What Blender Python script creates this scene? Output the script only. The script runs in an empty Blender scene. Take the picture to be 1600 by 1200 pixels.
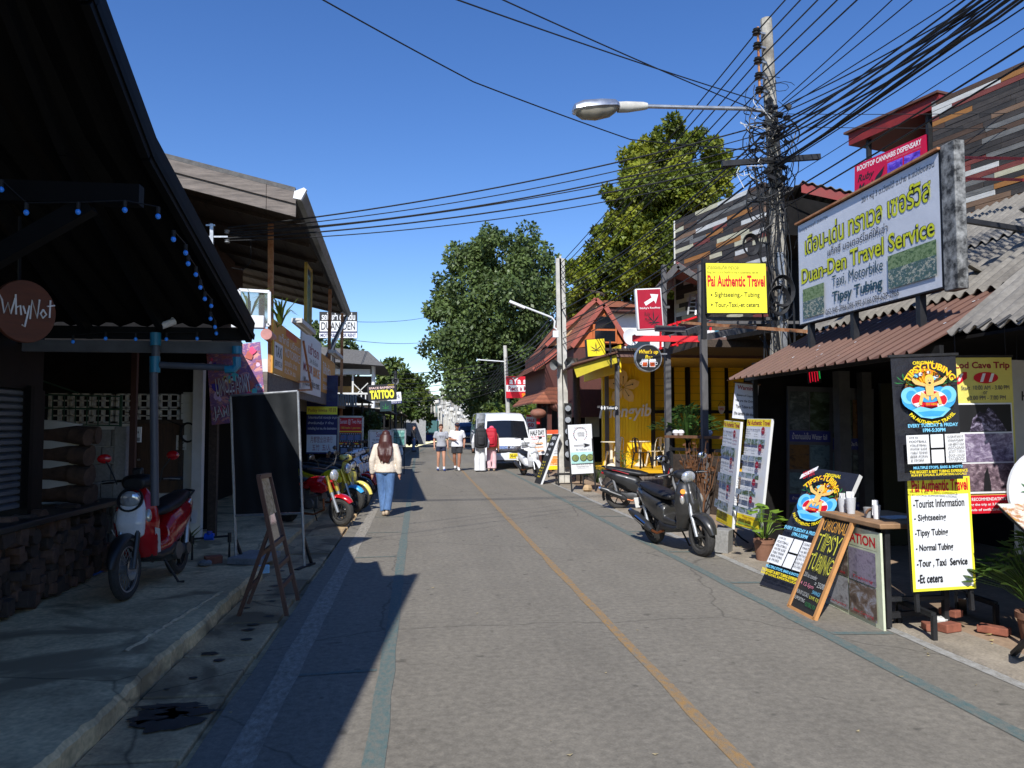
import bpy, bmesh, math, random
import numpy as np
from mathutils import Vector as V, Matrix, Euler
rnd = random.Random(7)
sc = bpy.context.scene
COL = sc.collection
R = math.radians
# ---------------------------------------------------------------- camera, sky, sun, exposure
FPX, CH = 1202.0, 1.7
TH = math.atan((800 - 655) / FPX)
PH = math.atan((665 - 600) / FPX)
cam = bpy.data.cameras.new('camera')
cam.sensor_width = 36; cam.lens = 36 * FPX / 1600; cam.clip_start = .05; cam.clip_end = 6000
camo = bpy.data.objects.new('camera', cam); COL.objects.link(camo)
camo.location = (0, 0, CH); camo.rotation_euler = (math.pi / 2 + PH, 0, -TH)
sc.camera = camo
SUNAZ, SUNEL = 18.5, 41.0          # the shadows run this far right of the street axis
world = bpy.data.worlds.new('World'); sc.world = world; world.use_nodes = True
nt = world.node_tree
sky = nt.nodes.new('ShaderNodeTexSky'); sky.sky_type = 'NISHITA'; sky.sun_disc = False
sky.sun_elevation = R(SUNEL); sky.sun_rotation = R(180 + SUNAZ); sky.altitude = 500
sky.air_density = 1.0; sky.dust_density = .1; sky.ozone_density = 3.0
bg = nt.nodes['Background']; bg.inputs['Strength'].default_value = .128
hs = nt.nodes.new('ShaderNodeHueSaturation'); hs.inputs['Saturation'].default_value = 1.24; hs.inputs['Hue'].default_value = .512; hs.inputs['Value'].default_value = 1.0
nt.links.new(sky.outputs[0], hs.inputs['Color']); nt.links.new(hs.outputs[0], bg.inputs[0])
sun = bpy.data.lights.new('sun', 'SUN'); sun.energy = 4.3; sun.angle = R(.5); sun.color = (1, .982, .945)
suno = bpy.data.objects.new('sun', sun); COL.objects.link(suno)
_sd = V((math.sin(R(SUNAZ)) * math.cos(R(SUNEL)), math.cos(R(SUNAZ)) * math.cos(R(SUNEL)), -math.sin(R(SUNEL))))
suno.rotation_euler = _sd.to_track_quat('-Z', 'Y').to_euler(); suno.location = (0, -20, 40)
sc.view_settings.view_transform = 'Standard'; sc.view_settings.look = 'None'
sc.view_settings.exposure = .36; sc.view_settings.gamma = 1
sc.cycles.max_bounces = 6; sc.cycles.use_denoising = True

# ---------------------------------------------------------------- where a point of the photograph lies
_F = V((math.sin(TH) * math.cos(PH), math.cos(TH) * math.cos(PH), math.sin(PH)))
_R = V((math.cos(TH), -math.sin(TH), 0)); _U = _R.cross(_F); _C = V((0, 0, CH))
def _ray(px, py): return _F + _R * ((px - 800) / FPX) + _U * ((600 - py) / FPX)
def PY(px, py, y): d = _ray(px, py); return _C + d * (y / d.y)
def PX(px, py, x): d = _ray(px, py); return _C + d * (x / d.x)
def PG(px, py, z=0.): d = _ray(px, py); return _C + d * ((z - CH) / d.z)

# ---------------------------------------------------------------- materials
def S(r, g, b, k=1.):
    f = lambda c: (c / 255 / 12.92 if c <= 10 else ((c / 255 + .055) / 1.055) ** 2.4) * k
    return (f(r), f(g), f(b))
def mat(name, c, rough=.75, var=.2, scale=5., bump=0., metal=0., c2=None, amt=.5, stretch=(1, 1, 1), coat=0., emit=0., spec=.5, trans=0., fine=0.):
    m = bpy.data.materials.new(name); m.use_nodes = True
    n, l = m.node_tree.nodes, m.node_tree.links
    b = n['Principled BSDF']
    tc = n.new('ShaderNodeTexCoord'); mp = n.new('ShaderNodeMapping'); mp.inputs['Scale'].default_value = stretch
    l.new(tc.outputs['Object'], mp.inputs[0])
    no = n.new('ShaderNodeTexNoise'); no.inputs['Scale'].default_value = scale; no.inputs['Detail'].default_value = 6; no.inputs['Roughness'].default_value = .65
    l.new(mp.outputs[0], no.inputs['Vector'])
    r = n.new('ShaderNodeValToRGB'); r.color_ramp.elements[0].position = max(0, amt - .2); r.color_ramp.elements[1].position = min(1, amt + .2)
    lo = [x * (1 - var) for x in c]; hi = [min(1, x * (1 + var)) for x in c] if c2 is None else c2
    if c2 is not None: lo = c
    r.color_ramp.elements[0].color = (*lo, 1); r.color_ramp.elements[1].color = (*hi, 1)
    l.new(no.outputs['Fac'], r.inputs[0])
    out = r.outputs[0]
    if fine:
        n2 = n.new('ShaderNodeTexNoise'); n2.inputs['Scale'].default_value = scale * 14; n2.inputs['Detail'].default_value = 3
        l.new(mp.outputs[0], n2.inputs['Vector'])
        mr = n.new('ShaderNodeMapRange'); mr.inputs[1].default_value = .3; mr.inputs[2].default_value = .7
        mr.inputs[3].default_value = 1 - fine; mr.inputs[4].default_value = 1 + fine; l.new(n2.outputs['Fac'], mr.inputs[0])
        mx = n.new('ShaderNodeVectorMath'); mx.operation = 'SCALE'; l.new(out, mx.inputs[0]); l.new(mr.outputs[0], mx.inputs['Scale'])
        out = mx.outputs[0]
    l.new(out, b.inputs['Base Color'])
    rr = n.new('ShaderNodeMapRange'); rr.inputs[3].default_value = max(0, rough - .1); rr.inputs[4].default_value = min(1, rough + .12)
    l.new(no.outputs['Fac'], rr.inputs[0]); l.new(rr.outputs[0], b.inputs['Roughness'])
    b.inputs['Metallic'].default_value = metal; b.inputs['Coat Weight'].default_value = coat
    b.inputs['Specular IOR Level'].default_value = spec
    if trans: b.inputs['Transmission Weight'].default_value = trans
    if bump:
        bp = n.new('ShaderNodeBump'); bp.inputs['Strength'].default_value = min(1, bump); bp.inputs['Distance'].default_value = .02
        l.new(no.outputs['Fac'], bp.inputs['Height']); l.new(bp.outputs[0], b.inputs['Normal'])
    if emit:
        b.inputs['Emission Color'].default_value = (*c, 1); b.inputs['Emission Strength'].default_value = emit
    return m
def leafmat(name, c, tr=.35):
    m = bpy.data.materials.new(name); m.use_nodes = True
    n, l = m.node_tree.nodes, m.node_tree.links
    b = n['Principled BSDF']; b.inputs['Roughness'].default_value = .45; b.inputs['Specular IOR Level'].default_value = .35
    g = n.new('ShaderNodeTexNoise'); g.inputs['Scale'].default_value = .8; tc = n.new('ShaderNodeTexCoord'); l.new(tc.outputs['Object'], g.inputs['Vector'])
    r = n.new('ShaderNodeValToRGB'); r.color_ramp.elements[0].color = (*[x * .7 for x in c], 1); r.color_ramp.elements[1].color = (*[x * 1.3 for x in c], 1)
    r.color_ramp.elements[0].position = .35; r.color_ramp.elements[1].position = .65
    l.new(g.outputs['Fac'], r.inputs[0]); l.new(r.outputs[0], b.inputs['Base Color'])
    t = n.new('ShaderNodeBsdfTranslucent'); l.new(r.outputs[0], t.inputs[0])
    mx = n.new('ShaderNodeMixShader'); mx.inputs[0].default_value = tr
    l.new(b.outputs[0], mx.inputs[1]); l.new(t.outputs[0], mx.inputs[2]); l.new(mx.outputs[0], n['Material Output'].inputs[0])
    return m
def photomat(name, cols, scale=9., seed=0.):
    """a printed picture: blotches of a few inks"""
    m = bpy.data.materials.new(name); m.use_nodes = True
    n, l = m.node_tree.nodes, m.node_tree.links
    b = n['Principled BSDF']; b.inputs['Roughness'].default_value = .5
    tc = n.new('ShaderNodeTexCoord'); mp = n.new('ShaderNodeMapping'); mp.inputs['Location'].default_value = (seed, seed * 2, seed * 3); mp.inputs['Scale'].default_value = (1, 1, 1.6)
    l.new(tc.outputs['Object'], mp.inputs[0])
    g = n.new('ShaderNodeTexNoise'); g.inputs['Scale'].default_value = scale; g.inputs['Detail'].default_value = 8; g.inputs['Roughness'].default_value = .7
    g.inputs['Distortion'].default_value = .6; l.new(mp.outputs[0], g.inputs['Vector'])
    r = n.new('ShaderNodeValToRGB'); e = r.color_ramp.elements
    k = len(cols)
    while len(e) < k: e.new(.5)
    for i, c in enumerate(cols): e[i].position = .32 + .36 * i / max(1, k - 1); e[i].color = (*c, 1)
    l.new(g.outputs['Fac'], r.inputs[0]); l.new(r.outputs[0], b.inputs['Base Color'])
    return m

# ---------------------------------------------------------------- objects
def tag(o, label=None, cat=None, group=None, kind=None):
    if label: o['label'] = label
    if cat: o['category'] = cat
    if group: o['group'] = group
    if kind: o['kind'] = kind
    return o
def thing(name, label, cat, loc=(0, 0, 0), rz=0., group=None, rot=None):
    o = bpy.data.objects.new(name, None); COL.objects.link(o); o.empty_display_size = .1
    o.location = loc; o.rotation_euler = rot if rot is not None else (0, 0, rz)
    return tag(o, label, cat, group)
def rootM(o):
    M = Matrix.LocRotScale(o.location, o.rotation_euler, o.scale)
    return rootM(o.parent) @ M if o.parent else M
def dup(root, loc=None, rz=None, label=None, group=None):
    r = root.copy(); COL.objects.link(r)
    if loc is not None: r.location = loc
    if rz is not None: r.rotation_euler = (0, 0, rz)
    if label: r['label'] = label
    if group: r['group'] = group
    for c in root.children:
        d = c.copy(); COL.objects.link(d); d.parent = r
        for g in c.children:
            e = g.copy(); COL.objects.link(e); e.parent = d
    return r
def frame(d):
    d = V(d).normalized()
    a = V((0, 0, 1)) if abs(d.z) < .95 else V((1, 0, 0))
    x = d.cross(a).normalized(); return x, x.cross(d).normalized()
class MB:
    def __init__(s): s.v = []; s.f = []; s.mi = []; s.ms = []; s.cur = 0
    def use(s, m):
        if m not in s.ms: s.ms.append(m)
        s.cur = s.ms.index(m); return s
    def add(s, vs, fs, M=None):
        k = len(s.v); s.v += [M @ V(v) if M is not None else V(v) for v in vs]
        s.f += [tuple(i + k for i in f) for f in fs]; s.mi += [s.cur] * len(fs); return s
    def box(s, lo, hi, M=None):
        x0, y0, z0 = lo; x1, y1, z1 = hi
        return s.add([(x0, y0, z0), (x1, y0, z0), (x1, y1, z0), (x0, y1, z0), (x0, y0, z1), (x1, y0, z1), (x1, y1, z1), (x0, y1, z1)],
                     [(0, 3, 2, 1), (4, 5, 6, 7), (0, 1, 5, 4), (1, 2, 6, 5), (2, 3, 7, 6), (3, 0, 4, 7)], M)
    def cbox(s, c, sz, rz=0., rx=0., ry=0.):
        M = Matrix.Translation(V(c)) @ Euler((rx, ry, rz)).to_matrix().to_4x4()
        h = [x / 2 for x in sz]; return s.box([-x for x in h], h, M)
    def bar(s, p, q, w, h=None):
        p, q = V(p), V(q); x, y = frame(q - p); h = h or w; x = x * (w / 2); y = y * (h / 2)
        vs = [p - x - y, p + x - y, p + x + y, p - x + y, q - x - y, q + x - y, q + x + y, q - x + y]
        return s.add(vs, [(0, 3, 2, 1), (4, 5, 6, 7), (0, 1, 5, 4), (1, 2, 6, 5), (2, 3, 7, 6), (3, 0, 4, 7)])
    def loft(s, rings, caps=True, closed=False, M=None):
        n = len(rings[0]); vs = [v for r in rings for v in r]; fs = []
        m = len(rings)
        for i in range(m if closed else m - 1):
            a, b = i * n, ((i + 1) % m) * n
            for j in range(n): k = (j + 1) % n; fs.append((a + j, a + k, b + k, b + j))
        if caps and not closed: fs += [tuple(range(n))[::-1], tuple((m - 1) * n + j for j in range(n))]
        return s.add(vs, fs, M)
    def tube(s, pts, r, n=8, caps=True, M=None):
        pts = [V(p) for p in pts]; rr = r if isinstance(r, (list, tuple)) else [r] * len(pts)
        rings = []; pv = None
        for i, p in enumerate(pts):
            d = (pts[min(i + 1, len(pts) - 1)] - pts[max(i - 1, 0)]).normalized()
            if pv is None: x, y = frame(d)
            else: x = (pv - d * pv.dot(d)).normalized(); y = x.cross(d).normalized()
            pv = x
            rings.append([p + x * (rr[i] * math.cos(2 * math.pi * j / n)) + y * (rr[i] * math.sin(2 * math.pi * j / n)) for j in range(n)])
        return s.loft(rings, caps, M=M)
    def lathe(s, prof, n=20, M=None, caps=True):
        return s.loft([[(r * math.cos(2 * math.pi * j / n), r * math.sin(2 * math.pi * j / n), z) for j in range(n)] for r, z in prof], caps, M=M)
    def cyl(s, p, q, r, n=12): return s.tube([p, q], r, n)
    def ell(s, c, r, nu=14, nv=9, M=None, rot=None):
        r = (r, r, r) if not isinstance(r, (tuple, list)) else r
        T = Matrix.Translation(V(c)) @ (Euler(rot).to_matrix().to_4x4() if rot else Matrix()) @ Matrix.Diagonal((*r, 1))
        if M is not None: T = M @ T
        rings = [[(math.sin(t) * math.cos(2 * math.pi * j / nu), math.sin(t) * math.sin(2 * math.pi * j / nu), -math.cos(t)) for j in range(nu)] for t in [max(.03, min(math.pi - .03, math.pi * i / (nv - 1))) for i in range(nv)]]
        return s.loft(rings, True, M=T)
    def poly(s, pts, y0, y1, M=None):      # outline in x,z pushed along y
        n = len(pts)
        return s.add([(x, y0, z) for x, z in pts] + [(x, y1, z) for x, z in pts],
                     [tuple(range(n)), tuple(range(2 * n - 1, n - 1, -1))] + [(i, i + n, (i + 1) % n + n, (i + 1) % n) for i in range(n)], M)
    def quad(s, a, b, c, d): return s.add([a, b, c, d], [(0, 1, 2, 3)])
    def grid(s, fn, nu, nv, M=None):
        vs = [fn(i / nu, j / nv) for j in range(nv + 1) for i in range(nu + 1)]
        return s.add(vs, [(j * (nu + 1) + i, j * (nu + 1) + i + 1, (j + 1) * (nu + 1) + i + 1, (j + 1) * (nu + 1) + i) for j in range(nv) for i in range(nu)], M)
    def mesh(s, name, inv=None):
        me = bpy.data.meshes.new(name)
        me.from_pydata([tuple(inv @ v) if inv is not None else tuple(v) for v in s.v], [], s.f)
        for m in s.ms: me.materials.append(m)
        if len(s.ms) > 1: me.polygons.foreach_set('material_index', s.mi)
        bm = bmesh.new(); bm.from_mesh(me); bmesh.ops.recalc_face_normals(bm, faces=bm.faces); bm.to_mesh(me); bm.free()
        return me
    def build(s, name, m=None, parent=None, smooth=35, world=False, bevel=0, remesh=0, sub=0, solid=0):
        if m is not None: s.use(m) if not s.ms else None
        me = s.mesh(name, rootM(parent).inverted() if (world and parent) else None)
        if m is not None and not len(me.materials): me.materials.append(m)
        return link(name, me, parent, smooth, bevel, remesh, sub, solid)
def link(name, me, parent=None, smooth=35, bevel=0, remesh=0, sub=0, solid=0):
    o = bpy.data.objects.new(name, me); COL.objects.link(o)
    if remesh or sub or solid:
        if remesh:
            q = o.modifiers.new('r', 'REMESH'); q.mode = 'VOXEL'; q.voxel_size = remesh; q.use_smooth_shade = True
            q = o.modifiers.new('s', 'SMOOTH'); q.iterations = 5; q.factor = .5
        if solid: q = o.modifiers.new('t', 'SOLIDIFY'); q.thickness = solid; q.offset = 0
        if sub: q = o.modifiers.new('u', 'SUBSURF'); q.levels = q.render_levels = sub
        dg = bpy.context.evaluated_depsgraph_get()
        m2 = bpy.data.meshes.new_from_object(o.evaluated_get(dg))
        o.modifiers.clear(); o.data = m2; bpy.data.meshes.remove(me); me = m2; me.name = name
    if smooth:
        me.polygons.foreach_set('use_smooth', [True] * len(me.polygons))
        if not (remesh or sub): me.set_sharp_from_angle(angle=R(smooth))
    if bevel: q = o.modifiers.new('b', 'BEVEL'); q.width = bevel; q.segments = 2; q.limit_method = 'ANGLE'; q.angle_limit = R(40)
    if parent: o.parent = parent
    return o
def solo(mb, name, m, label=None, cat=None, group=None, kind=None, origin=None, **k):
    if origin is not None:
        e = V(origin); mb.v = [v - e for v in mb.v]
    o = mb.build(name, m, **k)
    if origin is not None: o.location = origin
    return tag(o, label, cat, group, kind)

# ---------------------------------------------------------------- lettering
_tc = {}
def text_geo(t, bold=0., shear=0.):
    k = (t, bold, shear)
    if k not in _tc:
        cu = bpy.data.curves.new('t', 'FONT'); cu.body = t; cu.size = 1; cu.offset = bold; cu.shear = shear; cu.resolution_u = 3
        o = bpy.data.objects.new('t', cu); COL.objects.link(o)
        dg = bpy.context.evaluated_depsgraph_get()
        me = bpy.data.meshes.new_from_object(o.evaluated_get(dg))
        vs = [(v.co.x, v.co.y) for v in me.vertices]; fs = [tuple(p.vertices) for p in me.polygons]
        bpy.data.objects.remove(o); bpy.data.curves.remove(cu); bpy.data.meshes.remove(me)
        _tc[k] = (vs, fs)
    return _tc[k]
class Sign:
    """a flat board in its own frame: x to the right, z up, the face looks along -y"""
    def __init__(s, name, label, cat, bl, br, tl, group=None, t=.03, board=None, edge=0.):
        bl, br, tl = V(bl), V(br), V(tl)
        u = br - bl; s.w = u.length; u.normalize()
        v = tl - bl; v = v - u * v.dot(u); s.h = v.length; v.normalize()
        n = v.cross(u)                                   # +y local points away from the viewer
        M = Matrix((u, -u.cross(v), v)).transposed()
        s.root = thing(name, label, cat, bl, group=group, rot=M.to_euler())
        s.parts = {}; s.lay = 0; s.t = t
        if board is not None: MB().box((0, 0, 0), (s.w, t, s.h)).build('board', board, s.root, bevel=edge)
    def _mb(s, part, m):
        s.lay += 1
        k = (part, m.name, s.lay if part in ('photo', 'sticker') else 0)
        return s.parts.setdefault(k, (MB().use(m), part, m))[0]
    def y(s): return -.0012 * s.lay - .0006
    def rect(s, m, x0, z0, x1, z1, part='panel'):
        b = s._mb(part, m); w, h, y = s.w, s.h, s.y()
        b.add([(x0 * w, y, z0 * h), (x1 * w, y, z0 * h), (x1 * w, y, z1 * h), (x0 * w, y, z1 * h)], [(0, 1, 2, 3)]); return s
    def poly(s, m, pts, part='emblem', hole=None):
        b = s._mb(part, m); y = s.y()
        b.add([(x * s.w, y, z * s.h) for x, z in pts], [tuple(range(len(pts)))]); return s
    def ell(s, m, cx, cz, rx, rz=None, part='emblem', n=28, a0=0, a1=360, inner=0.):
        """radii as shares of the width (rz too, so that a circle stays round)"""
        rz = rz or rx; b = s._mb(part, m); y = s.y(); W, H = s.w, s.h
        A = [R(a0 + (a1 - a0) * i / n) for i in range(n + (a1 - a0 < 360))]
        P = [(cx * W + rx * W * math.cos(a), y, cz * H + rz * W * math.sin(a)) for a in A]
        if inner:
            Q = [(cx * W + rx * inner * W * math.cos(a), y, cz * H + rz * inner * W * math.sin(a)) for a in A]; k = len(P)
            b.add(P + Q, [(i, (i + 1) % k, k + (i + 1) % k, k + i) for i in range(k if a1 - a0 >= 360 else k - 1)])
        else: b.add(P, [tuple(range(len(P)))])
        return s
    def text(s, m, t, x0, z0, x1, z1, bold=0., shear=0., keep=False, part='lettering', rot=0., arc=None):
        """fit the words into the box given as shares of the board"""
        vs, fs = text_geo(t, bold, shear)
        if not vs: return s
        b = s._mb(part, m); y = s.y()
        a0, a1 = min(v[0] for v in vs), max(v[0] for v in vs); c0, c1 = min(v[1] for v in vs), max(v[1] for v in vs)
        X0, X1, Z0, Z1 = x0 * s.w, x1 * s.w, z0 * s.h, z1 * s.h
        sx, sz = (X1 - X0) / max(a1 - a0, 1e-4), (Z1 - Z0) / max(c1 - c0, 1e-4)
        if keep: sx = min(sx, sz * 1.15)
        cx, cz = (X0 + X1) / 2, (Z0 + Z1) / 2; out = []
        for p, q in vs:
            x, z = X0 + (p - a0) * sx, Z0 + (q - c0) * sz
            if arc:      # bend about a centre below (arc = (cx, cz, radius share of the width)), sign of the radius gives the side
                r = abs(arc[2]) * s.w; ang = (x - arc[0] * s.w) / r
                rr = r + (z - Z0) if arc[2] > 0 else r - (z - Z0)
                x = arc[0] * s.w + rr * math.sin(ang); z = arc[1] * s.h + (rr * math.cos(ang) if arc[2] > 0 else -rr * math.cos(ang))
            elif rot: dx, dz = x - cx, z - cz; x, z = cx + dx * math.cos(rot) - dz * math.sin(rot), cz + dx * math.sin(rot) + dz * math.cos(rot)
            out.append((x, y, z))
        b.add(out, fs); return s
    def lines(s, m, n, x0, z0, x1, z1, words=None, **k):
        """n short lines of small print"""
        for i in range(n):
            zt = z1 - (z1 - z0) * i / n; zb = zt - (z1 - z0) / n * .62
            t = words[i % len(words)] if words else 'rest of the small print'
            s.text(m, t, x0, zb, x1, zt, keep=True, **k)
        return s
    def done(s):
        for b, part, m in s.parts.values(): b.build(part, m, s.root, smooth=0)
        return s.root
def legs(sgn, m, pts, r=.012):
    for p, q in pts:
        MB().bar(p, q, r * 2).build('leg', m, sgn.root, world=True)

# ---------------------------------------------------------------- shared materials
BLACK = mat('black_paint', (.008, .008, .009), .7, .3)
NEARBLK = mat('interior_dark', (.012, .011, .011), .9, .4, spec=.2)  # near black; the darkness of unlit interiors is put into this colour
DARKMETAL = mat('dark_metal', (.03, .03, .032), .5, .3, 8, metal=.4)
STEEL = mat('galvanised_steel', (.42, .43, .44), .4, .2, 10, metal=.7)
CHROME = mat('chrome', (.75, .76, .78), .12, .05, 4, metal=1)
WHITE = mat('white_paint', (.74, .74, .73), .55, .06, 3)
DIRTYW = mat('dirty_white_paint', (.55, .54, .5), .8, .3, 3, c2=(.68, .67, .63), bump=.1)
PRINTW = mat('white_print', (.78, .78, .78), .45, .02, 2)
INK = mat('black_ink', (.012, .012, .014), .5, .1)
NAVY = mat('navy_ink', S(22, 28, 92), .5, .1)
RED = mat('red_ink', S(205, 18, 40), .5, .08)
DRED = mat('dark_red_ink', S(150, 16, 44), .5, .12)
YEL = mat('yellow_print', S(246, 236, 62), .5, .03, 2)
YELI = mat('yellow_ink', S(240, 215, 30), .5, .05)
ORANGEI = mat('orange_ink', S(240, 150, 30), .5, .1)
GREENI = mat('green_ink', S(40, 120, 60), .5, .2)
SKYI = mat('light_blue_ink', S(120, 200, 235), .5, .1)
RUBBER = mat('rubber', (.016, .016, .017), .8, .3, 20, bump=.15)
BPLASTIC = mat('black_plastic', (.013, .013, .014), .45, .3, 9)
GLASSD = mat('dark_glass', (.01, .012, .016), .06, .1, 3, spec=.8)
WOODD = mat('dark_old_wood', (.06, .042, .03), .8, .45, 3, bump=.2, stretch=(9, 1, 9))
WOODB = mat('brown_wood', (.16, .075, .035), .7, .35, 3, bump=.15, stretch=(8, 8, 1))
WOODG = mat('weathered_grey_wood', (.09, .075, .065), .85, .4, 3, bump=.3, stretch=(1, 9, 9), c2=(.24, .2, .17))
CONC = mat('concrete', (.2, .195, .185), .9, .3, 2.5, bump=.25, c2=(.32, .31, .29), fine=.15)
RUST = mat('rusty_steel', S(150, 82, 38), .85, .5, 7, c2=S(196, 150, 110), bump=.2)
BRICKM = mat('brick', S(160, 96, 74, .75), .9, .3, 12, bump=.3)
GREYP = mat('grey_painted_wood', S(88, 86, 86), .75, .25, 4, stretch=(4, 4, 1))
# ================================================================ SETTING: ground, road, gutter, pavements
def roadmat():
    m = mat('asphalt', S(134, 127, 114, .82), .88, .08, 1.3, bump=.1, fine=.18)
    n, l = m.node_tree.nodes, m.node_tree.links
    b = n['Principled BSDF']; src = b.inputs['Base Color'].links[0].from_socket
    tc = n.new('ShaderNodeTexCoord')
    # stone speckle
    vo = n.new('ShaderNodeTexVoronoi'); vo.inputs['Scale'].default_value = 95; l.new(tc.outputs['Object'], vo.inputs['Vector'])
    mr = n.new('ShaderNodeMapRange'); mr.inputs[1].default_value = 0; mr.inputs[2].default_value = 1; mr.inputs[3].default_value = .85; mr.inputs[4].default_value = 1.15
    l.new(vo.outputs['Color'], mr.inputs[0])
    v1 = n.new('ShaderNodeVectorMath'); v1.operation = 'SCALE'; l.new(src, v1.inputs[0]); l.new(mr.outputs[0], v1.inputs['Scale'])
    # long tyre-worn streaks
    mp = n.new('ShaderNodeMapping'); mp.inputs['Scale'].default_value = (1.1, .06, 1); l.new(tc.outputs['Object'], mp.inputs[0])
    ns = n.new('ShaderNodeTexNoise'); ns.inputs['Scale'].default_value = 1.6; ns.inputs['Detail'].default_value = 3; l.new(mp.outputs[0], ns.inputs['Vector'])
    m2 = n.new('ShaderNodeMapRange'); m2.inputs[1].default_value = .35; m2.inputs[2].default_value = .65; m2.inputs[3].default_value = .94; m2.inputs[4].default_value = 1.06
    l.new(ns.outputs['Fac'], m2.inputs[0])
    v2 = n.new('ShaderNodeVectorMath'); v2.operation = 'SCALE'; l.new(v1.outputs[0], v2.inputs[0]); l.new(m2.outputs[0], v2.inputs['Scale'])
    # cracks: thin crooked lines
    nd = n.new('ShaderNodeTexNoise'); nd.inputs['Scale'].default_value = 2.2; nd.inputs['Detail'].default_value = 5; l.new(tc.outputs['Object'], nd.inputs['Vector'])
    ad = n.new('ShaderNodeMixRGB'); ad.inputs[0].default_value = .22; l.new(tc.outputs['Object'], ad.inputs[1]); l.new(nd.outputs['Color'], ad.inputs[2])
    vc = n.new('ShaderNodeTexVoronoi'); vc.feature = 'DISTANCE_TO_EDGE'; vc.inputs['Scale'].default_value = .33; l.new(ad.outputs[0], vc.inputs['Vector'])
    m3 = n.new('ShaderNodeMapRange'); m3.inputs[1].default_value = .0; m3.inputs[2].default_value = .0045; m3.inputs[3].default_value = .58; m3.inputs[4].default_value = 1
    l.new(vc.outputs['Distance'], m3.inputs[0])
    v3 = n.new('ShaderNodeVectorMath'); v3.operation = 'SCALE'; l.new(v2.outputs[0], v3.inputs[0]); l.new(m3.outputs[0], v3.inputs['Scale'])
    # oil spots
    vs_ = n.new('ShaderNodeTexNoise'); vs_.inputs['Scale'].default_value = 5.5; vs_.inputs['Detail'].default_value = 2; l.new(tc.outputs['Object'], vs_.inputs['Vector'])
    m4 = n.new('ShaderNodeMapRange'); m4.inputs[1].default_value = .68; m4.inputs[2].default_value = .73; m4.inputs[3].default_value = 1; m4.inputs[4].default_value = .62
    l.new(vs_.outputs['Fac'], m4.inputs[0])
    v4 = n.new('ShaderNodeVectorMath'); v4.operation = 'SCALE'; l.new(v3.outputs[0], v4.inputs[0]); l.new(m4.outputs[0], v4.inputs['Scale'])
    l.new(v4.outputs[0], b.inputs['Base Color'])
    return m
ROADM = roadmat()
def wornpaint(name, c, hold=.5, base=S(134, 127, 114, .82)):
    m = mat(name, base, .85, .2, 26, c2=c, amt=1 - hold, fine=.25, stretch=(1, .5, 1)); return m
WLINE = wornpaint('worn_white_paint', S(168, 166, 160), .55)
TLINE = wornpaint('worn_teal_paint', S(84, 106, 104), .55)
YLINE = wornpaint('worn_yellow_paint', S(166, 124, 60), .47)
LLINE = wornpaint('worn_pale_paint', S(178, 170, 156), .44)
cv = lambda y: .0016 * max(0, y - 38) ** 2
def strip(x0, x1, y0, y1, z, n=1, jit=0.):
    b = MB(); n = max(1, int(n)); L = []
    for i in range(n + 1):
        y = y0 + (y1 - y0) * i / n
        L.append((V((x0 + cv(y) + rnd.uniform(-jit, jit), y, z)), V((x1 + cv(y) + rnd.uniform(-jit, jit), y, z))))
    for (a, c), (d, e) in zip(L, L[1:]): b.quad(a, c, e, d)
    return b
GROUNDM = mat('packed_earth', S(150, 132, 112, .75), .95, .3, .8, bump=.2, fine=.25)
solo(strip(-400, 400, -40, 2500, -.06), 'ground', GROUNDM, kind='structure', smooth=0)
solo(strip(-1.14, 3.98, -8, 110, 0, 236, .012), 'road', ROADM, kind='structure', smooth=0)
MK = []
def mark(b, m, nm): MK.append(solo(b, nm, m, kind='structure', smooth=0))
mark(strip(-.97, -.81, -4, 60, .004, 128, .008), LLINE, 'road_marking_white')
mark(strip(3.87, 3.97, -4, 36, .004, 80, .008), WLINE, 'road_marking_white')
mark(strip(-.27, -.16, -4, 60, .004, 128, .008), TLINE, 'road_marking_teal')
mark(strip(3.24, 3.35, -4, 36, .004, 80, .008), TLINE, 'road_marking_teal')
mark(strip(1.585, 1.665, -4, 100, .004, 208, .012), YLINE, 'road_marking_yellow')
b = MB()
for y in (6.0, 8.05, 10.1, 12.1, 14.2, 17): b.quad((3.36, y, .004), (3.86, y - .05, .004), (3.86, y + .03, .004), (3.36, y + .08, .004))
for y in (5.5, 10.2, 12.5, 14.6): b.quad((-.8, y - .05, .004), (-.28, y, .004), (-.28, y + .05, .004), (-.8, y, .004))
mark(b, TLINE, 'road_marking_teal')
# right kerb strip and pavement
KERBM = mat('worn_concrete', S(160, 148, 130, .85), .92, .28, 3.2, bump=.25, fine=.2)
def wavy_slab(x0, x1, y0, y1, zt, jit, m, nm, n=90, zb=-.06, side=1):
    b = MB(); rings = []
    for i in range(n + 1):
        y = y0 + (y1 - y0) * i / n; j = jit * (math.sin(y * 3.1) * .5 + rnd.uniform(-.6, .6)); j2 = jit * rnd.uniform(-.3, .3)
        e = x1 + j if side > 0 else x0 + j
        e2 = (e + .02 + abs(j2)) if side > 0 else e - .02 - abs(j2)
        rings.append([(x0, y, zt), (e, y, zt + rnd.uniform(-.004, .002)), (e2, y, zt - .03), (e2, y, zb), (x0, y, zb)] if side > 0 else
                     [(x1, y, zt), (e, y, zt + rnd.uniform(-.004, .002)), (e2, y, zt - .02), (e2, y, zb), (x1, y, zb)])
    return solo(b.loft(rings), nm, m, kind='structure', smooth=25)
wavy_slab(4.0, 4.42, -3, 40, .022, .012, KERBM, 'pavement', side=-1)
TANM = mat('tan_paving', S(168, 142, 116, .8), .9, .3, 1.7, bump=.2, fine=.15)
solo(MB().box((4.425, -6, -.05), (16, 60, .012)), 'pavement', TANM, kind='structure', smooth=0)
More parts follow.
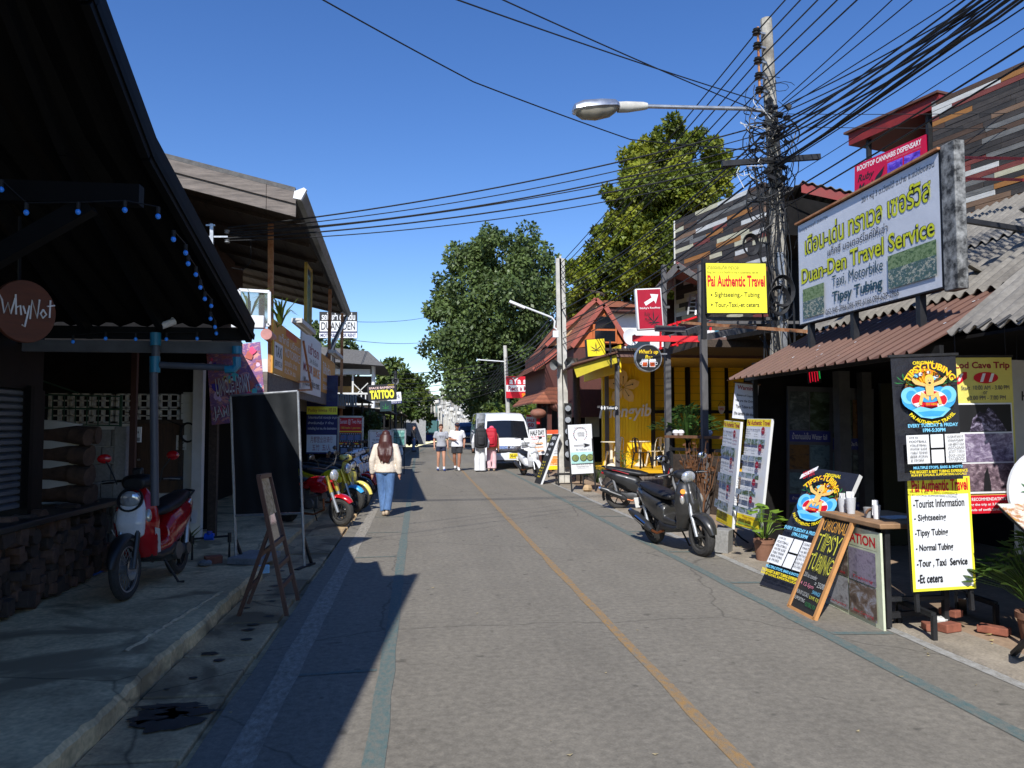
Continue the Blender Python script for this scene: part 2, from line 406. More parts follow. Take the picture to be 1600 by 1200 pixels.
# left: gutter with concrete covers, raised platform
def slabmat(nm, c, sc_=2., dark=(.02, .02, .021)):
    m = mat(nm, c, .9, .35, sc_, bump=.35, fine=.2); n, l = m.node_tree.nodes, m.node_tree.links
    b = n['Principled BSDF']; src = b.inputs['Base Color'].links[0].from_socket
    tc = n.new('ShaderNodeTexCoord'); no = n.new('ShaderNodeTexNoise'); no.inputs['Scale'].default_value = 1.15; no.inputs['Detail'].default_value = 7; no.inputs['Distortion'].default_value = .5
    l.new(tc.outputs['Object'], no.inputs['Vector'])
    r = n.new('ShaderNodeMapRange'); r.inputs[1].default_value = .53; r.inputs[2].default_value = .6; l.new(no.outputs['Fac'], r.inputs[0])
    mx = n.new('ShaderNodeMixRGB'); l.new(r.outputs[0], mx.inputs[0]); l.new(src, mx.inputs[1]); mx.inputs[2].default_value = (*[x * .45 for x in c], 1)
    vo = n.new('ShaderNodeTexVoronoi'); vo.feature = 'DISTANCE_TO_EDGE'; vo.inputs['Scale'].default_value = .55; ad = n.new('ShaderNodeMixRGB'); ad.inputs[0].default_value = .16
    l.new(tc.outputs['Object'], ad.inputs[1]); l.new(no.outputs['Color'], ad.inputs[2]); l.new(ad.outputs[0], vo.inputs['Vector'])
    cr = n.new('ShaderNodeMapRange'); cr.inputs[2].default_value = .006; cr.inputs[3].default_value = .45; cr.inputs[4].default_value = 1; l.new(vo.outputs['Distance'], cr.inputs[0])
    sv = n.new('ShaderNodeVectorMath'); sv.operation = 'SCALE'; l.new(mx.outputs[0], sv.inputs[0]); l.new(cr.outputs[0], sv.inputs['Scale'])
    l.new(sv.outputs[0], b.inputs['Base Color']); return m
PLATM = slabmat('stained_concrete', S(214, 188, 144, .98))
GUTM = slabmat('gutter_concrete', S(190, 162, 122, .9), 3.)
wavy_slab(-9, -1.76, -5, 9.05, .12, .022, PLATM, 'pavement', n=220)
solo(MB().box((-9, 9.06, -.06), (-1.9, 60, .02)), 'forecourt', PLATM, kind='structure', smooth=0)
b = MB(); y = -4.
while y < 40:
    L = rnd.choice((.86, .9, .95)); z = rnd.uniform(-.012, -.002)
    j = rnd.uniform(-.02, .02)
    b.box((-1.72, y + .012, -.12), (-1.2 + j, y + L - .012, z)); y += L
b.box((-1.90, -4, -.2), (-1.1, 40, -.045))
gut = solo(b, 'gutter', GUTM, kind='structure', smooth=0, bevel=.012)
b = MB()     # damp stain and broken edge beside the covers
for (x, y, rx, ry) in ((-1.42, 4.7, .2, .1), (-1.52, 4.85, .14, .12), (-1.36, 4.88, .16, .07), (-1.47, 4.99, .2, .05)):
    b.add([(x + rx * math.cos(a) * (1 + .22 * math.sin(3 * a + x * 40) + .14 * math.sin(7 * a + y * 30)) * rnd.uniform(.9, 1.08), y + ry * math.sin(a) * (1 + .2 * math.sin(4 * a + y * 50) + .12 * math.sin(9 * a)) * rnd.uniform(.9, 1.08), .0012) for a in [2 * math.pi * i / 64 for i in range(64)]], [tuple(range(64))])
for k in range(16):
    x, y, q = rnd.uniform(-1.62, -1.3), 5.3 + k * .27 + rnd.uniform(-.1, .1), rnd.uniform(.012, .05)
    b.add([(x + q * 1.5 * math.cos(a) * rnd.uniform(.6, 1.1), y + q * math.sin(a) * rnd.uniform(.6, 1.1), .0012) for a in [2 * math.pi * i / 12 for i in range(12)]], [tuple(range(12))])
solo(b, 'damp_patch', mat('damp', (.035, .031, .026), .55, .5, 9), kind='structure', smooth=0)

b = MB(); A_, B_ = PG(195, 1018, .12), PG(345, 925, .12); sd_ = V((.028, .006, 0)); L_ = []
for i in range(40):
    p = A_ + (B_ - A_) * (i / 39) + V((rnd.uniform(-.012, .012), 0, .0)); q = rnd.uniform(.5, 1.2); L_.append((p - sd_ * q + V((0, 0, .001)), p + V((0, 0, .012 * q)), p + sd_ * q + V((0, 0, .001))))
for a, c in zip(L_, L_[1:]): b.quad(a[0], a[1], c[1], c[0]); b.quad(a[1], a[2], c[2], c[1])
solo(b, 'mortar_ridge', mat('pale_mortar', S(205, 182, 145), .95, .3, 20, bump=.3), kind='structure', smooth=0)
# ================================================================ LEFT: dark bar building with a steep roof over the platform
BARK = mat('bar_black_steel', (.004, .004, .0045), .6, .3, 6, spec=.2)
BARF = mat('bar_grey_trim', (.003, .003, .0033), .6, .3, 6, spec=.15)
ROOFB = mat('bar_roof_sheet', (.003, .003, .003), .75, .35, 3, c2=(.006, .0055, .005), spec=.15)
bar = thing('bar_building', 'black bar building with steep sheet roof and closed roller shutter above a log counter', 'building', (-3.5, 4.5, .12))
# verge of the roof on the street side: far eave, bend, peak, near end
VG = [V((-1.485, 7.0, 2.58)), V((-1.70, 5.0, 3.50)), V((-1.76, 4.25, 4.06)), V((-2.02, 3.0, 5.45)), V((-2.05, -.8, 4.25)), V((-2.1, -5, 4.1))]
XL = -9.
def corr(a, c, nx, amp):         # corrugated sheet between the far edge (a: x0..x1 at a) and near edge
    return a
b = MB(); rings = []
NX = 130
for k, p in enumerate(VG):
    n_ = 1
    row = []
    for i in range(NX + 1):
        t = i / NX; x = p.x + (XL - p.x) * t
        row.append(V((x, p.y, p.z + .022 * math.sin((x - p.x) * 2 * math.pi / .2 + 1.2))))
    rings.append(row)
for a, c in zip(rings, rings[1:]):
    for i in range(NX): b.quad(a[i], a[i + 1], c[i + 1], c[i])
for v in list(b.v): pass
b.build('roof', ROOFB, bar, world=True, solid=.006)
b = MB()
for p, q in zip(VG, VG[1:]): b.bar(p + V((0, 0, -.06)), q + V((0, 0, -.06)), .05, .2)
b.build('barge_board', BARK, bar, world=True)
b = MB()
for p, q in zip(VG[:4], VG[1:4]): b.bar(p + V((.03, 0, -.10)), q + V((.03, 0, -.10)), .012, .05)
b.build('edge_trim', BARF, bar, world=True)
b = MB()
for i in range(9):
    x = -2.2 - i * .62
    for p, q in zip(VG[:4], VG[1:4]): b.bar(V((x, p.y, p.z - .09)), V((x, q.y, q.z - .09)), .05, .1)
b.build('rafter', BARK, bar, world=True)
MB().box((-9, 4.62, 2.98), (-1.62, 4.70, 3.10)).build('truss_beam', BARF, bar, world=True)
MB().bar((-1.9, 4.66, 2.98), (-3.1, 4.66, 2.2), .09, .1).build('brace', BARF, bar, world=True)
MB().box((-9, 6.93, 2.45), (-1.5, 7.01, 2.552)).build('eave_beam', BARK, bar, world=True)
MB().box((-3.35, 6.95, 2.33), (-1.55, 6.99, 2.43)).build('steel_channel', mat('dull_channel', (.1, .1, .1), .6, .3), bar, world=True)
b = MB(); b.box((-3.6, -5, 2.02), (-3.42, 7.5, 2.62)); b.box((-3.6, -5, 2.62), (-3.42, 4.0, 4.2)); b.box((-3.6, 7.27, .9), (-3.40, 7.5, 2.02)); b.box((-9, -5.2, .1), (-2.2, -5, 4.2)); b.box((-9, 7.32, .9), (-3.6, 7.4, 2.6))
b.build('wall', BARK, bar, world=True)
b = MB(); n = 17
for i in range(n):
    z0 = .98 + i * 1.04 / n; z1 = z0 + 1.04 / n
    b.loft([[(-3.47, yy, z0), (-3.445, yy, z0 + .012), (-3.445, yy, z1 - .02), (-3.47, yy, z1 - .004), (-3.49, yy, z1 - .004), (-3.49, yy, z0)] for yy in (2.0, 7.2)])
b.build('roller_shutter', mat('grey_shutter', S(98, 104, 112), .5, .2, 4, metal=.2), bar, world=True)
MB().box((-3.44, 7.2, .93), (-3.38, 7.265, 2.05)).build('shutter_rail', BARF, bar, world=True)
# log wall
LOGM = [mat('log_end_%s' % k, c, .9, .45, 9, bump=.5) for k, c in (('brown', (.085, .05, .034)), ('dark', (.05, .034, .026)), ('red', (.11, .06, .04)))]
lw = thing('log_wall', 'low wall of stacked dark log ends below the roller shutter', 'wall', (-3.45, 6, .12))
b = MB(); b.use(NEARBLK); b.box((-3.9, 1.5, .1), (-3.43, 8.95, .84))
y = 3.6
while y < 8.9:
    z = .12 + rnd.uniform(0, .05)
    while z < .84:
        r = rnd.uniform(.035, .085); z += r * .9
        b.use(rnd.choice(LOGM)); e = rnd.uniform(.0, .1)
        yy = min(8.88, y + rnd.uniform(-.04, .04))
        if rnd.random() < .35: b.cbox((-3.40 + e / 2, yy, min(z, .8)), (.12 + e, r * 2.1, r * 1.7), rx=rnd.uniform(-.3, .3), rz=rnd.uniform(-.15, .15))
        else: b.tube([(-3.5, yy, z), (-3.38 + e, yy + rnd.uniform(-.02, .02), z + rnd.uniform(-.01, .02))], r, 11)
        z += r * .85
    y += rnd.uniform(.09, .15)
b.build('log_face', None, lw, world=True, bevel=.006)
MB().box((-3.95, 1.5, .845), (-3.22, 9.0, .9)).build('counter_top', mat('counter_black', (.02, .019, .018), .45, .3, 5), lw, world=True, bevel=.01)
lp = thing('log_pillar', 'short pillar of long dark logs bedded in white mortar at the counter end', 'pillar', (-3.75, 8.6, .9))
b = MB()
for i, z in enumerate((1.0, 1.2, 1.4, 1.6)):
    r = .085 + rnd.uniform(-.01, .015)
    b.tube([(-4.2, 8.5, z), (-3.7, 8.5, z + .01), (-3.36 + rnd.uniform(-.05, .06), 8.5, z)], r, 12)
    b.tube([(-3.52, 8.4, z), (-3.36 + rnd.uniform(-.04, .04), 8.25 + .1, z - .02)], r * .95, 12)
b.build('log', LOGM[0], lp, world=True)
b = MB()
for z in (1.1, 1.3, 1.5, 1.71):
    b.loft([[(-4.2, 8.42, z - .06), (-4.2, 8.6, z - .06), (-4.2, 8.6, z + .06), (-4.2, 8.42, z + .06)], [(-3.75, 8.42, z - .045), (-3.75, 8.6, z - .045), (-3.75, 8.6, z + .045), (-3.75, 8.42, z + .045)], [(-3.5, 8.47, z - .006), (-3.5, 8.55, z - .006), (-3.5, 8.55, z + .006), (-3.5, 8.47, z + .006)]])
b.build('mortar', DIRTYW, lp, world=True)
MB().box((-4.02, 8.5, 1.77), (-3.93, 8.6, 2.2)).build('post', WHITE, lp, world=True)
# round hanging sign
so = thing('round_sign', 'round brown wooden sign with white hand lettering under the black roof', 'sign', PY(35, 487, 5.2), rot=(0, 0, R(58)))
r0 = .2; MB().bar((0, .05, 0), (-.45, .75, .05), .03).build('bracket', BARK, so); MB().bar((0, .04, .15), (0, .06, .62), .015).build('cord', BARK, so)
MB().lathe([(r0 * .98, 0), (r0, .008), (r0, .03), (r0 * .98, .036)], 40, Matrix.Rotation(math.pi / 2, 4, 'X')).build('disc', mat('sign_brown_wood', S(92, 48, 24), .6, .25, 4, stretch=(1, 6, 6)), so)
STR = {'W': [[(0, .6), (.1, 1), (.2, .75), (.3, .1), (.45, .65), (.58, .1), (.75, .95)]], 'h': [[(0, 1.15), (.05, .1)], [(.04, .45), (.22, .6), (.27, .1)]], 'y': [[(0, .6), (.12, .2)], [(.28, .65), (.1, -.5), (-.02, -.4)]],
       'N': [[(0, -.05), (.06, .95), (.32, .05), (.4, 1.05)]], 'o': [[(.12, .55), (0, .3), (.12, .08), (.27, .3), (.12, .55)]], 't': [[(.14, 1.1), (.12, .15)], [(0, .75), (.34, .85)]]}
b = MB()
for ch, ox in (('W', -.74), ('h', .02), ('y', .36), ('N', .68), ('o', 1.14), ('t', 1.44)):
    for st in STR[ch]: b.tube([((ox + x) * .145 - .075, -.041, z * .12 - .04) for x, z in st], .0055, 6)
b.build('lettering', WHITE, so)
# blue bulb strings
BULB = mat('blue_bulb', S(40, 120, 225), .25, .05, 3, emit=.1, coat=.5)
def string(label, pts, sag=0.):
    t = thing('string_lights', label, 'string lights', pts[0], group=None)
    MB().tube([V(p) + V((0, 0, .055)) for p in pts], .004, 5).build('wire', BLACK, t, world=True)
    for p in pts:
        o = MB().ell((0, 0, 0), (.015, .015, .017), 12, 8).build('bulb', BULB, t); o.location = rootM(t).inverted() @ V(p)
        MB().cyl((0, 0, .016), (0, 0, .055), .012, 8).build('socket', BLACK, o)
string('blue bulbs hanging below the black beam near the camera', [PY(x, y, 4.6) for x, y in ((2, 296), (41, 332), (122, 331), (195, 328), (247, 338))])
string('blue bulbs running down the roof edge in a slanting row', [PY(x, y, 4.8 + i * .22) for i, (x, y) in enumerate(((271, 374), (290, 395), (294, 412), (306, 429), (313, 449), (320, 467), (330, 478), (329, 498), (336, 511), (338, 521)))])
string('blue bulbs under the grey channel at the far eave', [PY(x, y, 6.9) for x, y in ((114, 534), (165, 529), (212, 530), (260, 530), (308, 529))])
# camera, pipes
c = PY(262, 507, 6.88)
t = thing('security_camera', 'small white security camera below the black eave', 'camera', c)
MB().tube([(-.035, -.05, -.02), (.05, .02, .03)], .03, 12).build('housing', WHITE, t); MB().cyl((-.037, -.052, -.021), (-.04, -.055, -.023), .024, 12).build('lens', BPLASTIC, t)
MB().tube([(.03, .0, .02), (.03, .03, .08)], .01, 6).build('bracket', WHITE, t)
PVC = mat('pvc_blue', S(34, 120, 150), .4, .1, 5); PVCG = mat('pvc_grey', S(78, 82, 90), .45, .15, 5)
t = thing('drain_pipe', 'grey drain pipe with blue fittings standing below the black eave', 'pipe', (-2.44, 6.85, .12))
g = lambda x, y: PY(x, y, 6.85)
MB().cyl(g(240, 571), g(242, 790), .034).build('pipe', PVCG, t, world=True); MB().cyl(g(244, 521), g(243, 560), .034).build('pipe', PVCG, t, world=True)
MB().cyl(g(250, 570), g(358, 575), .028).build('pipe', PVCG, t, world=True)
for f_ in (((243, 520), (243, 540), .045), ((242, 557), (242, 582), .043), ((370, 541), (370, 553), .042)): MB().cyl(g(*f_[0]), g(*f_[1]), f_[2]).build('fitting', PVC, t, world=True)
b = MB(); b.tube([g(352, 577), g(365, 577), g(370, 572), g(370, 558)], .036); b.build('fitting', PVC, t, world=True)
# back court: block wall, meter, vent-block wall, small door, posts
bw = thing('block_wall', 'bare grey concrete block wall behind the red scooter', 'wall', (-3.6, 9.2, .1))
b = MB()
for r in range(8):
    x = -3.95 + (r % 2) * .1
    while x < -3.42: b.box((x, 9.2 + rnd.uniform(-.006, .006), .1 + r * .195), (min(x + .39, -3.42), 9.3, .1 + r * .195 + .19)); x += .4
b.build('blocks', CONC, bw, world=True, bevel=.008)
MB().box((-3.415, 9.17, .1), (-3.28, 9.33, 1.69)).build('plaster_pier', CONC, bw, world=True, bevel=.01)
Sg = Sign('meter_box', 'white meter card box on the concrete pier', 'meter', PY(205, 691, 9.14), PY(220, 691, 9.14), PY(205, 667, 9.14), t=.02, board=PRINTW)
Sg.rect(mat('meter_grey', (.25, .26, .28), .4), .1, .06, .9, .3, 'display').text(INK, 'A 04', .2, .55, .8, .75, part='lettering'); Sg.done()
vw = thing('vent_block_wall', 'white vent block wall over white painted bricks at the back of the court', 'wall', (-4.2, 11.9, .03))
b = MB()
def vent(x0, z0, w, h):
    for (a, c, d, e) in ((0, 0, w, .02), (0, h - .02, w, h), (0, h / 2 - .01, w, h / 2 + .01), (0, 0, .03, h), (w / 2 - .015, 0, w / 2 + .015, h), (w - .03, 0, w, h)):
        b.box((x0 + a, 11.9, z0 + c), (x0 + d, 11.98, z0 + e))
for i in range(6):
    for k in range(2): vent(-5.35 + i * .3 + (.03 if i > 2 else 0), 1.74 + k * .22, .29, .21)
b.build('vent_blocks', DIRTYW, vw, world=True)
b = MB()
for r in range(10):
    x = -3.9 + (r % 2) * .1
    while x < -3.22: b.box((x, 11.9, .03 + r * .068), (min(x + .19, -3.22), 11.99, .03 + r * .068 + .062)); x += .2
for r in range(3):
    b.box((-3.5, 11.9, 1.74 + r * .145), (-3.22, 11.99, 1.74 + r * .145 + .139))
b.box((-5.4, 11.985, .03), (-3.2, 12.02, .74)); b.box((-3.5, 11.985, .7), (-3.2, 12.02, 2.2)); b.box((-5.4, 11.9, .7), (-4.15, 12.02, 1.73))
b.build('painted_brick', DIRTYW, vw, world=True)
MB().box((-3.3, 11.75, .03), (-3.15, 11.89, 2.62)).build('post', DIRTYW, vw, world=True, bevel=.01)
MB().box((-9, 12.03, 2.19), (-3.12, 12.12, 3.4)).build('dark_upper_wall', NEARBLK, vw, world=True)
dr = thing('low_door', 'dark brown low door in the white brick wall', 'door', (-3.8, 11.9, .7))
MB().box((-4.13, 11.93, .71), (-3.52, 11.97, 1.73)).build('door_leaf', mat('door_brown', (.07, .035, .02), .55, .4, 4, stretch=(8, 8, 1)), dr, world=True)
b = MB(); b.box((-4.19, 11.88, .7), (-4.13, 11.98, 1.79)); b.box((-3.52, 11.88, .7), (-3.47, 11.98, 1.79)); b.box((-4.13, 11.88, 1.73), (-3.52, 11.98, 1.79)); b.build('door_frame', WOODD, dr, world=True)
MB().cyl((-4.08, 11.93, 1.2), (-4.08, 11.88, 1.2), .015).build('handle', STEEL, dr, world=True)
Sg = Sign('no_smoking_sign', 'white no smoking sign on the low brown door', 'sign', PY(275, 703, 11.92), PY(291, 703, 11.92), PY(275, 680, 11.92), t=.006, board=PRINTW)
Sg.ell(INK, .5, .58, .3, inner=.78).rect(INK, .32, .55, .68, .6, 'emblem').poly(INK, [(.27, .7), (.32, .74), (.73, .46), (.68, .42)]).text(INK, 'NO SMOKING', .15, .1, .85, .2); Sg.done()
t = thing('hose_coil', 'black cable coil hanging on the white wall', 'cable', (-3.38, 11.86, 1.6))
b = MB()
for k in range(3): b.tube([(.1 * (1 + k * .05) * math.cos(a), -.01 * k, .13 * (1 + k * .06) * math.sin(a)) for a in [2 * math.pi * i / 24 for i in range(25)]], .008, 6)
b.build('coil', BLACK, t); MB().tube([(-.1, 0, .1), (-.4, .02, .22), (-.9, .02, .3)], .007, 6).build('lead', BLACK, t)
gr = thing('green_railing', 'thin green metal railing in front of the vent blocks', 'railing', (-4.4, 10.6, 1.3))
GRN = mat('dark_green_paint', (.02, .07, .045), .5)
b = MB()
for z in (1.72, 1.93, 2.1): b.bar((-4.85, 10.6, z), (-3.86, 10.6, z - .02), .02)
for i in range(8): b.bar((-4.85 + i * .14, 10.6, 1.7), (-4.85 + i * .14, 10.6, 2.09 - .004 * i), .012)
b.bar((-3.87, 10.6, .1), (-3.87, 10.6, 2.1), .03); b.bar((-4.85, 10.6, 2.28), (-4.4, 10.6, 2.12), .02); b.build('bars', GRN, gr, world=True)
tag(MB().box((-.03, -.03, 0), (.03, .03, 2.4)).build('brown_post', mat('oxide_red', (.06, .022, .016), .7), None), 'dark red steel post beside the grey drain pipe', 'post').location = (-3.15, 9.0, .12)
# court odds and ends
wm = thing('water_meter', 'black water pipe with a bright blue meter body on the forecourt', 'water meter', PG(330, 875, .02))
a = PG(300, 875, .02); c = PG(358, 872, .02)
b = MB(); b.tube([a, a + V((0, 0, .26)), c + V((0, 0, .28)), c], .016, 8); b.cyl(a + V((0, 0, .2)), a + V((0, 0, .3)), .024); b.cyl(c + V((0, 0, .2)), c + V((0, 0, .32)), .024); b.build('pipe', BPLASTIC, wm, world=True)
m_ = (a + c) / 2 + V((-.02, -.01, .28)); MB().cyl(m_ + V((-.055, 0, 0)), m_ + V((.055, 0, 0)), .045).build('meter_body', mat('meter_blue', S(20, 90, 215), .4), wm, world=True); MB().cyl(m_, m_ + V((0, 0, .07)), .036).build('dial', mat('meter_blue_dark', S(14, 60, 160), .4), wm, world=True)
def rubble(name, label, cat, pos, r, m, group=None, flat=.6, box=None):
    b = MB()
    if box: b.cbox((0, 0, box[2] / 2), box, rz=rnd.uniform(-.5, .5), rx=rnd.uniform(-.06, .06))
    else:
        b.ell((0, 0, r * flat * .8), (r, r * .8, r * flat), 9, 6); b.v = [v * rnd.uniform(.82, 1.1) for v in b.v]
    o = b.build(name, m, None, smooth=0 if box else 20, bevel=.008 if box else 0); o.location = pos; o.rotation_euler = (0, 0, rnd.uniform(0, 3))
    return tag(o, label, cat, group)
rubble('broken_brick', 'pale broken brick lying below the blue water meter', 'brick', PG(333, 880, .02), .09, BRICKM, box=(.2, .12, .09))
rubble('stone', 'flat grey stone under the pale broken brick', 'stone', PG(320, 884, .02), .11, CONC, flat=.35)
tag(rubble('concrete_slab', 'square loose concrete slab behind the wooden easel', 'slab', PG(398, 876, .02), .2, CONC, box=(.62, .42, .08)), None)
t = solo(MB().cbox((0, 0, .05), (.12, .07, .09), rz=.3), 'small_carton', mat('carton', S(150, 190, 215), .6, .3, 14), 'small blue and white carton lying by the easel', 'carton', bevel=.004); t.location = PG(412, 896, .02)
t = solo(MB().tube([PG(146, 898, .13), PG(165, 890, .13), PG(180, 886, .14), PG(200, 888, .13)], .012), 'blue_hose', mat('hose_blue', S(35, 95, 190), .5), 'short blue hose at the foot of the block wall', 'hose')
def spiky(name, label, pos, n, L, m, up=.9, pot=None):
    t = thing(name, label, 'plant', pos); b = MB()
    for i in range(n):
        a = rnd.uniform(0, 6.283); l_ = L * rnd.uniform(.6, 1.1); w = .018
        d = V((math.cos(a), math.sin(a), 0)); sd = V((-d.y, d.x, 0)) * w
        pts = [d * (l_ * .85 * q) * (.6 + .4 * q) + V((0, 0, l_ * up * (q * 1.5 - q * q * rnd.uniform(.75, 1.1)))) for q in (0, .33, .66, 1)]
        ws = (1, 1.1, .8, .05)
        vs = []
        for p, w_ in zip(pts, ws): vs += [p - sd * w_, p + sd * w_]
        b.add(vs, [(0, 1, 3, 2), (2, 3, 5, 4), (4, 5, 7, 6)])
    b.build('leaves', m, t, smooth=60); return t
spiky('spiky_plant', 'spiky grassy plant behind the red scooter', PG(283, 872, .02), 26, .55, leafmat('spiky_green', (.12, .17, .04)))
# street-art banner
bn = Sign('graffiti_banner', 'graffiti banner with white outlined letters hanging under the wooden house', 'banner', PY(331, 664, 11.4), PY(416, 655, 11.2), PY(331, 543, 11.4), t=.006, board=photomat('graffiti', [S(120, 50, 80), S(190, 120, 110), S(120, 90, 150), S(240, 170, 150), S(90, 70, 160)], 5))
pk = [mat('spray_%d' % i, c, .6) for i, c in enumerate((S(200, 110, 96), S(236, 200, 236), S(90, 200, 200), S(236, 216, 90), S(246, 90, 130), S(84, 70, 190)))]
for i in range(26):
    x, z, r = rnd.uniform(.04, .96), rnd.uniform(.04, .96), rnd.uniform(.03, .09)
    a = rnd.uniform(0, 6); bn.poly(rnd.choice(pk), [(x + r * math.cos(a + q) * rnd.uniform(.5, 1.2), z + r * .8 * math.sin(a + q) * rnd.uniform(.5, 1.2)) for q in [k * .785 for k in range(8)]], 'spray_paint')
for k, (t_, z0, z1, x0, x1) in enumerate((('UNCLE ARMY', .36, .6, .14, .8), ('JAM TEES', .05, .24, .06, .74))):
    bn.text(PRINTW, t_, x0, z0, x1, z1, bold=.05, part='lettering', rot=.05); bn.text(mat('letter_plum%d' % k, S(130, 70, 84), .6), t_, x0, z0, x1, z1, bold=-.004, part='lettering', rot=.05)
for k in range(8):
    a = k * .785; bn.poly(SKYI, [(.93 + .015 * math.cos(a), .42 + .012 * math.sin(a)), (.93 + .055 * math.cos(a + .25), .42 + .04 * math.sin(a + .25)), (.93 + .055 * math.cos(a - .25), .42 + .04 * math.sin(a - .25))])
bn.done()
# banner stand with blank black sheet
st = Sign('blank_banner_stand', 'tall steel frame with a blank black sheet beside the street', 'banner stand', PY(366, 806, 9.9), PY(472, 802, 9.62), PY(369, 618, 9.9), t=.005)
b = MB(); W_, H_ = st.w, st.h
b.grid(lambda u, v: (.02 + u * (W_ - .04), .008 * math.sin(u * 9 + v * 4) * math.sin(v * 7) + .006 * math.sin(u * 23 + 3 * v), .02 + v * (H_ - .03)), 26, 36)
b.build('sheet', mat('black_vinyl', (.017, .019, .021), .4, .25, 3), st.root)
b = MB(); r = .017
for x in (0, W_): b.tube([(x, .01, -.62 if x == 0 else -.66), (x, .01, H_)], r, 8)
b.tube([(0, .01, H_), (W_, .01, H_)], r, 8); b.tube([(0, .01, 0), (W_, .01, 0)], r * .85, 8)
b.build('frame', STEEL, st.root)
for x in (0, W_):
    MB().box((x - .03, -.2, -.66), (x + .03, .25, -.63)).build('foot', DARKMETAL, st.root); MB().bar((x, .02, -.3), (x, .2, -.64), .03).build('strut', DARKMETAL, st.root)
st.done()
# wooden easel
ez = thing('wooden_easel', 'brown wooden folding easel with a framed glass menu on the gutter edge', 'easel', (-1.4, 7.45, -.003))
A0, A1 = PG(448, 962), PG(466, 938); T0, T1 = PY(404, 745, A0.y), PY(421, 742, A1.y)
B0, B1 = PG(373, 962), PG(388, 943)
EZM = mat('easel_brown', (.12, .055, .035), .6, .3, 4, stretch=(6, 6, 1))
lp_ = lambda p, q, t: p + (q - p) * t
MB().bar(A0, T0, .035).build('leg', EZM, ez, world=True); MB().bar(A1, T1, .035).build('leg', EZM, ez, world=True)
h0, h1 = lp_(A0, T0, .62), lp_(A1, T1, .62)
MB().bar(B0, h0, .03).build('leg', EZM, ez, world=True); MB().bar(B1, h1, .03).build('leg', EZM, ez, world=True)
MB().bar(T0, T1, .04).build('rail', EZM, ez, world=True)
for t_ in (.2, .34, .5): MB().bar(lp_(A0, T0, t_), lp_(A1, T1, t_), .02, .045).build('rail', EZM, ez, world=True)
for t_ in (.3, .7): MB().bar(lp_(B0, h0, t_), lp_(B1, h1, t_), .02, .04).build('rail', EZM, ez, world=True)
q0, q1, q2, q3 = lp_(A0, T0, .51), lp_(A1, T1, .51), lp_(A1, T1, .985), lp_(A0, T0, .985); k = V((-.006, 0, -.004))
o = MB().quad(q0 + k, q1 + k, q2 + k, q3 + k).build('glass', mat('picture_glass', (.1, .1, .1), .05, .2, 5, spec=.9), ez, world=True, smooth=0)
e = V((.002, 0, .0)); f0, f1 = lp_(q0, q3, .42), lp_(q1, q2, .42)
MB().quad(lp_(f0, f1, .15) + e, lp_(f0, f1, .85) + e, lp_(q3, q2, .85) + e, lp_(q3, q2, .15) + e).build('menu_print', photomat('menu_photo', [S(60, 50, 40), S(170, 150, 110), S(210, 200, 180)], 12), ez, world=True, smooth=0)

ck = thing('court_shade_sheet', 'black sheet added over the back court beside the bar to shade it', 'canopy', (-4, 9, .02))  # added roof sheet, shaped to keep the sun off the court
MB().loft([[(-9, 7.03, 2.40), (-1.62, 7.03, 2.40), (-1.62, 7.03, 2.42), (-9, 7.03, 2.42)], [(-9, 12.0, 2.95), (-2.75, 12.0, 2.95), (-2.75, 12.0, 2.97), (-9, 12.0, 2.97)]]).build('sheet', ROOFB, ck, world=True)
b = MB(); [b.box((-9, y, 2.53), (-2.2, y + .05, 2.6)) for y in (9.0,)]; b.build('beam', BARK, ck, world=True)
MB().box((-9.2, 7.5, 0), (-9.0, 12, 2.8)).build('wall', NEARBLK, ck, world=True)

b = MB()
for i in range(110):
    y = 3.5 + 30 * rnd.random() ** 1.6; x = rnd.choice((rnd.uniform(-.9, 3.9), rnd.uniform(3.0, 3.95), rnd.uniform(-1.7, -.8))); r = rnd.uniform(.006, .022); a = rnd.uniform(0, 6)
    b.add([(x + r * math.cos(a), y + r * math.sin(a), .009), (x + r * .5 * math.cos(a + 1.8), y + r * .5 * math.sin(a + 1.8), .006), (x - r * math.cos(a), y - r * math.sin(a), .012), (x + r * .5 * math.cos(a - 1.8), y + r * .5 * math.sin(a - 1.8), .006)], [(0, 1, 2, 3)])
solo(b, 'road_litter', mat('dry_scrap', S(150, 136, 104), .9, .5, 40), 'tiny dry leaf scraps and grit scattered over the road', 'litter', kind='stuff', smooth=0)
# ================================================================ LEFT: wooden house with sign boards on its deck
wh = thing('wooden_house', 'old grey wooden house with overhanging roof and open upper deck on the left', 'house', (-3.2, 12, .02))
E0, E1 = V((-1.92, 12, 5.30)), V((-2.36, 25, 5.30))
SL = .235
def wr(x_off, y, dz=0.):                      # point of the roof plane, x_off metres in from the eave
    t = (y - 12) / 13; e = E0 + (E1 - E0) * t
    return V((e.x - x_off, y, e.z + SL * x_off + dz))
TILE = mat('old_roof_tile', (.11, .105, .1), .9, .35, 4, bump=.3, stretch=(3, 10, 3))
b = MB(); b.loft([[wr(0, 12), wr(7, 12), wr(7, 12, .07), wr(0, 12, .07)], [wr(0, 25), wr(7, 25), wr(7, 25, .07), wr(0, 25, .07)]])
b.build('roof', TILE, wh, world=True)
SOFF = mat('soffit_wood', (.045, .033, .024), .85, .4, 2.5, stretch=(8, 1, 8), bump=.1)
b = MB()
for i in range(22): b.loft([[wr(a, y, -.012), wr(c, y, -.012), wr(c, y, -.03), wr(a, y, -.03)] for y in (12.05, 24.9) for a, c in ((.12 + i * .3, .12 + i * .3 + .285),)])
b.build('soffit', SOFF, wh, world=True)
b = MB()
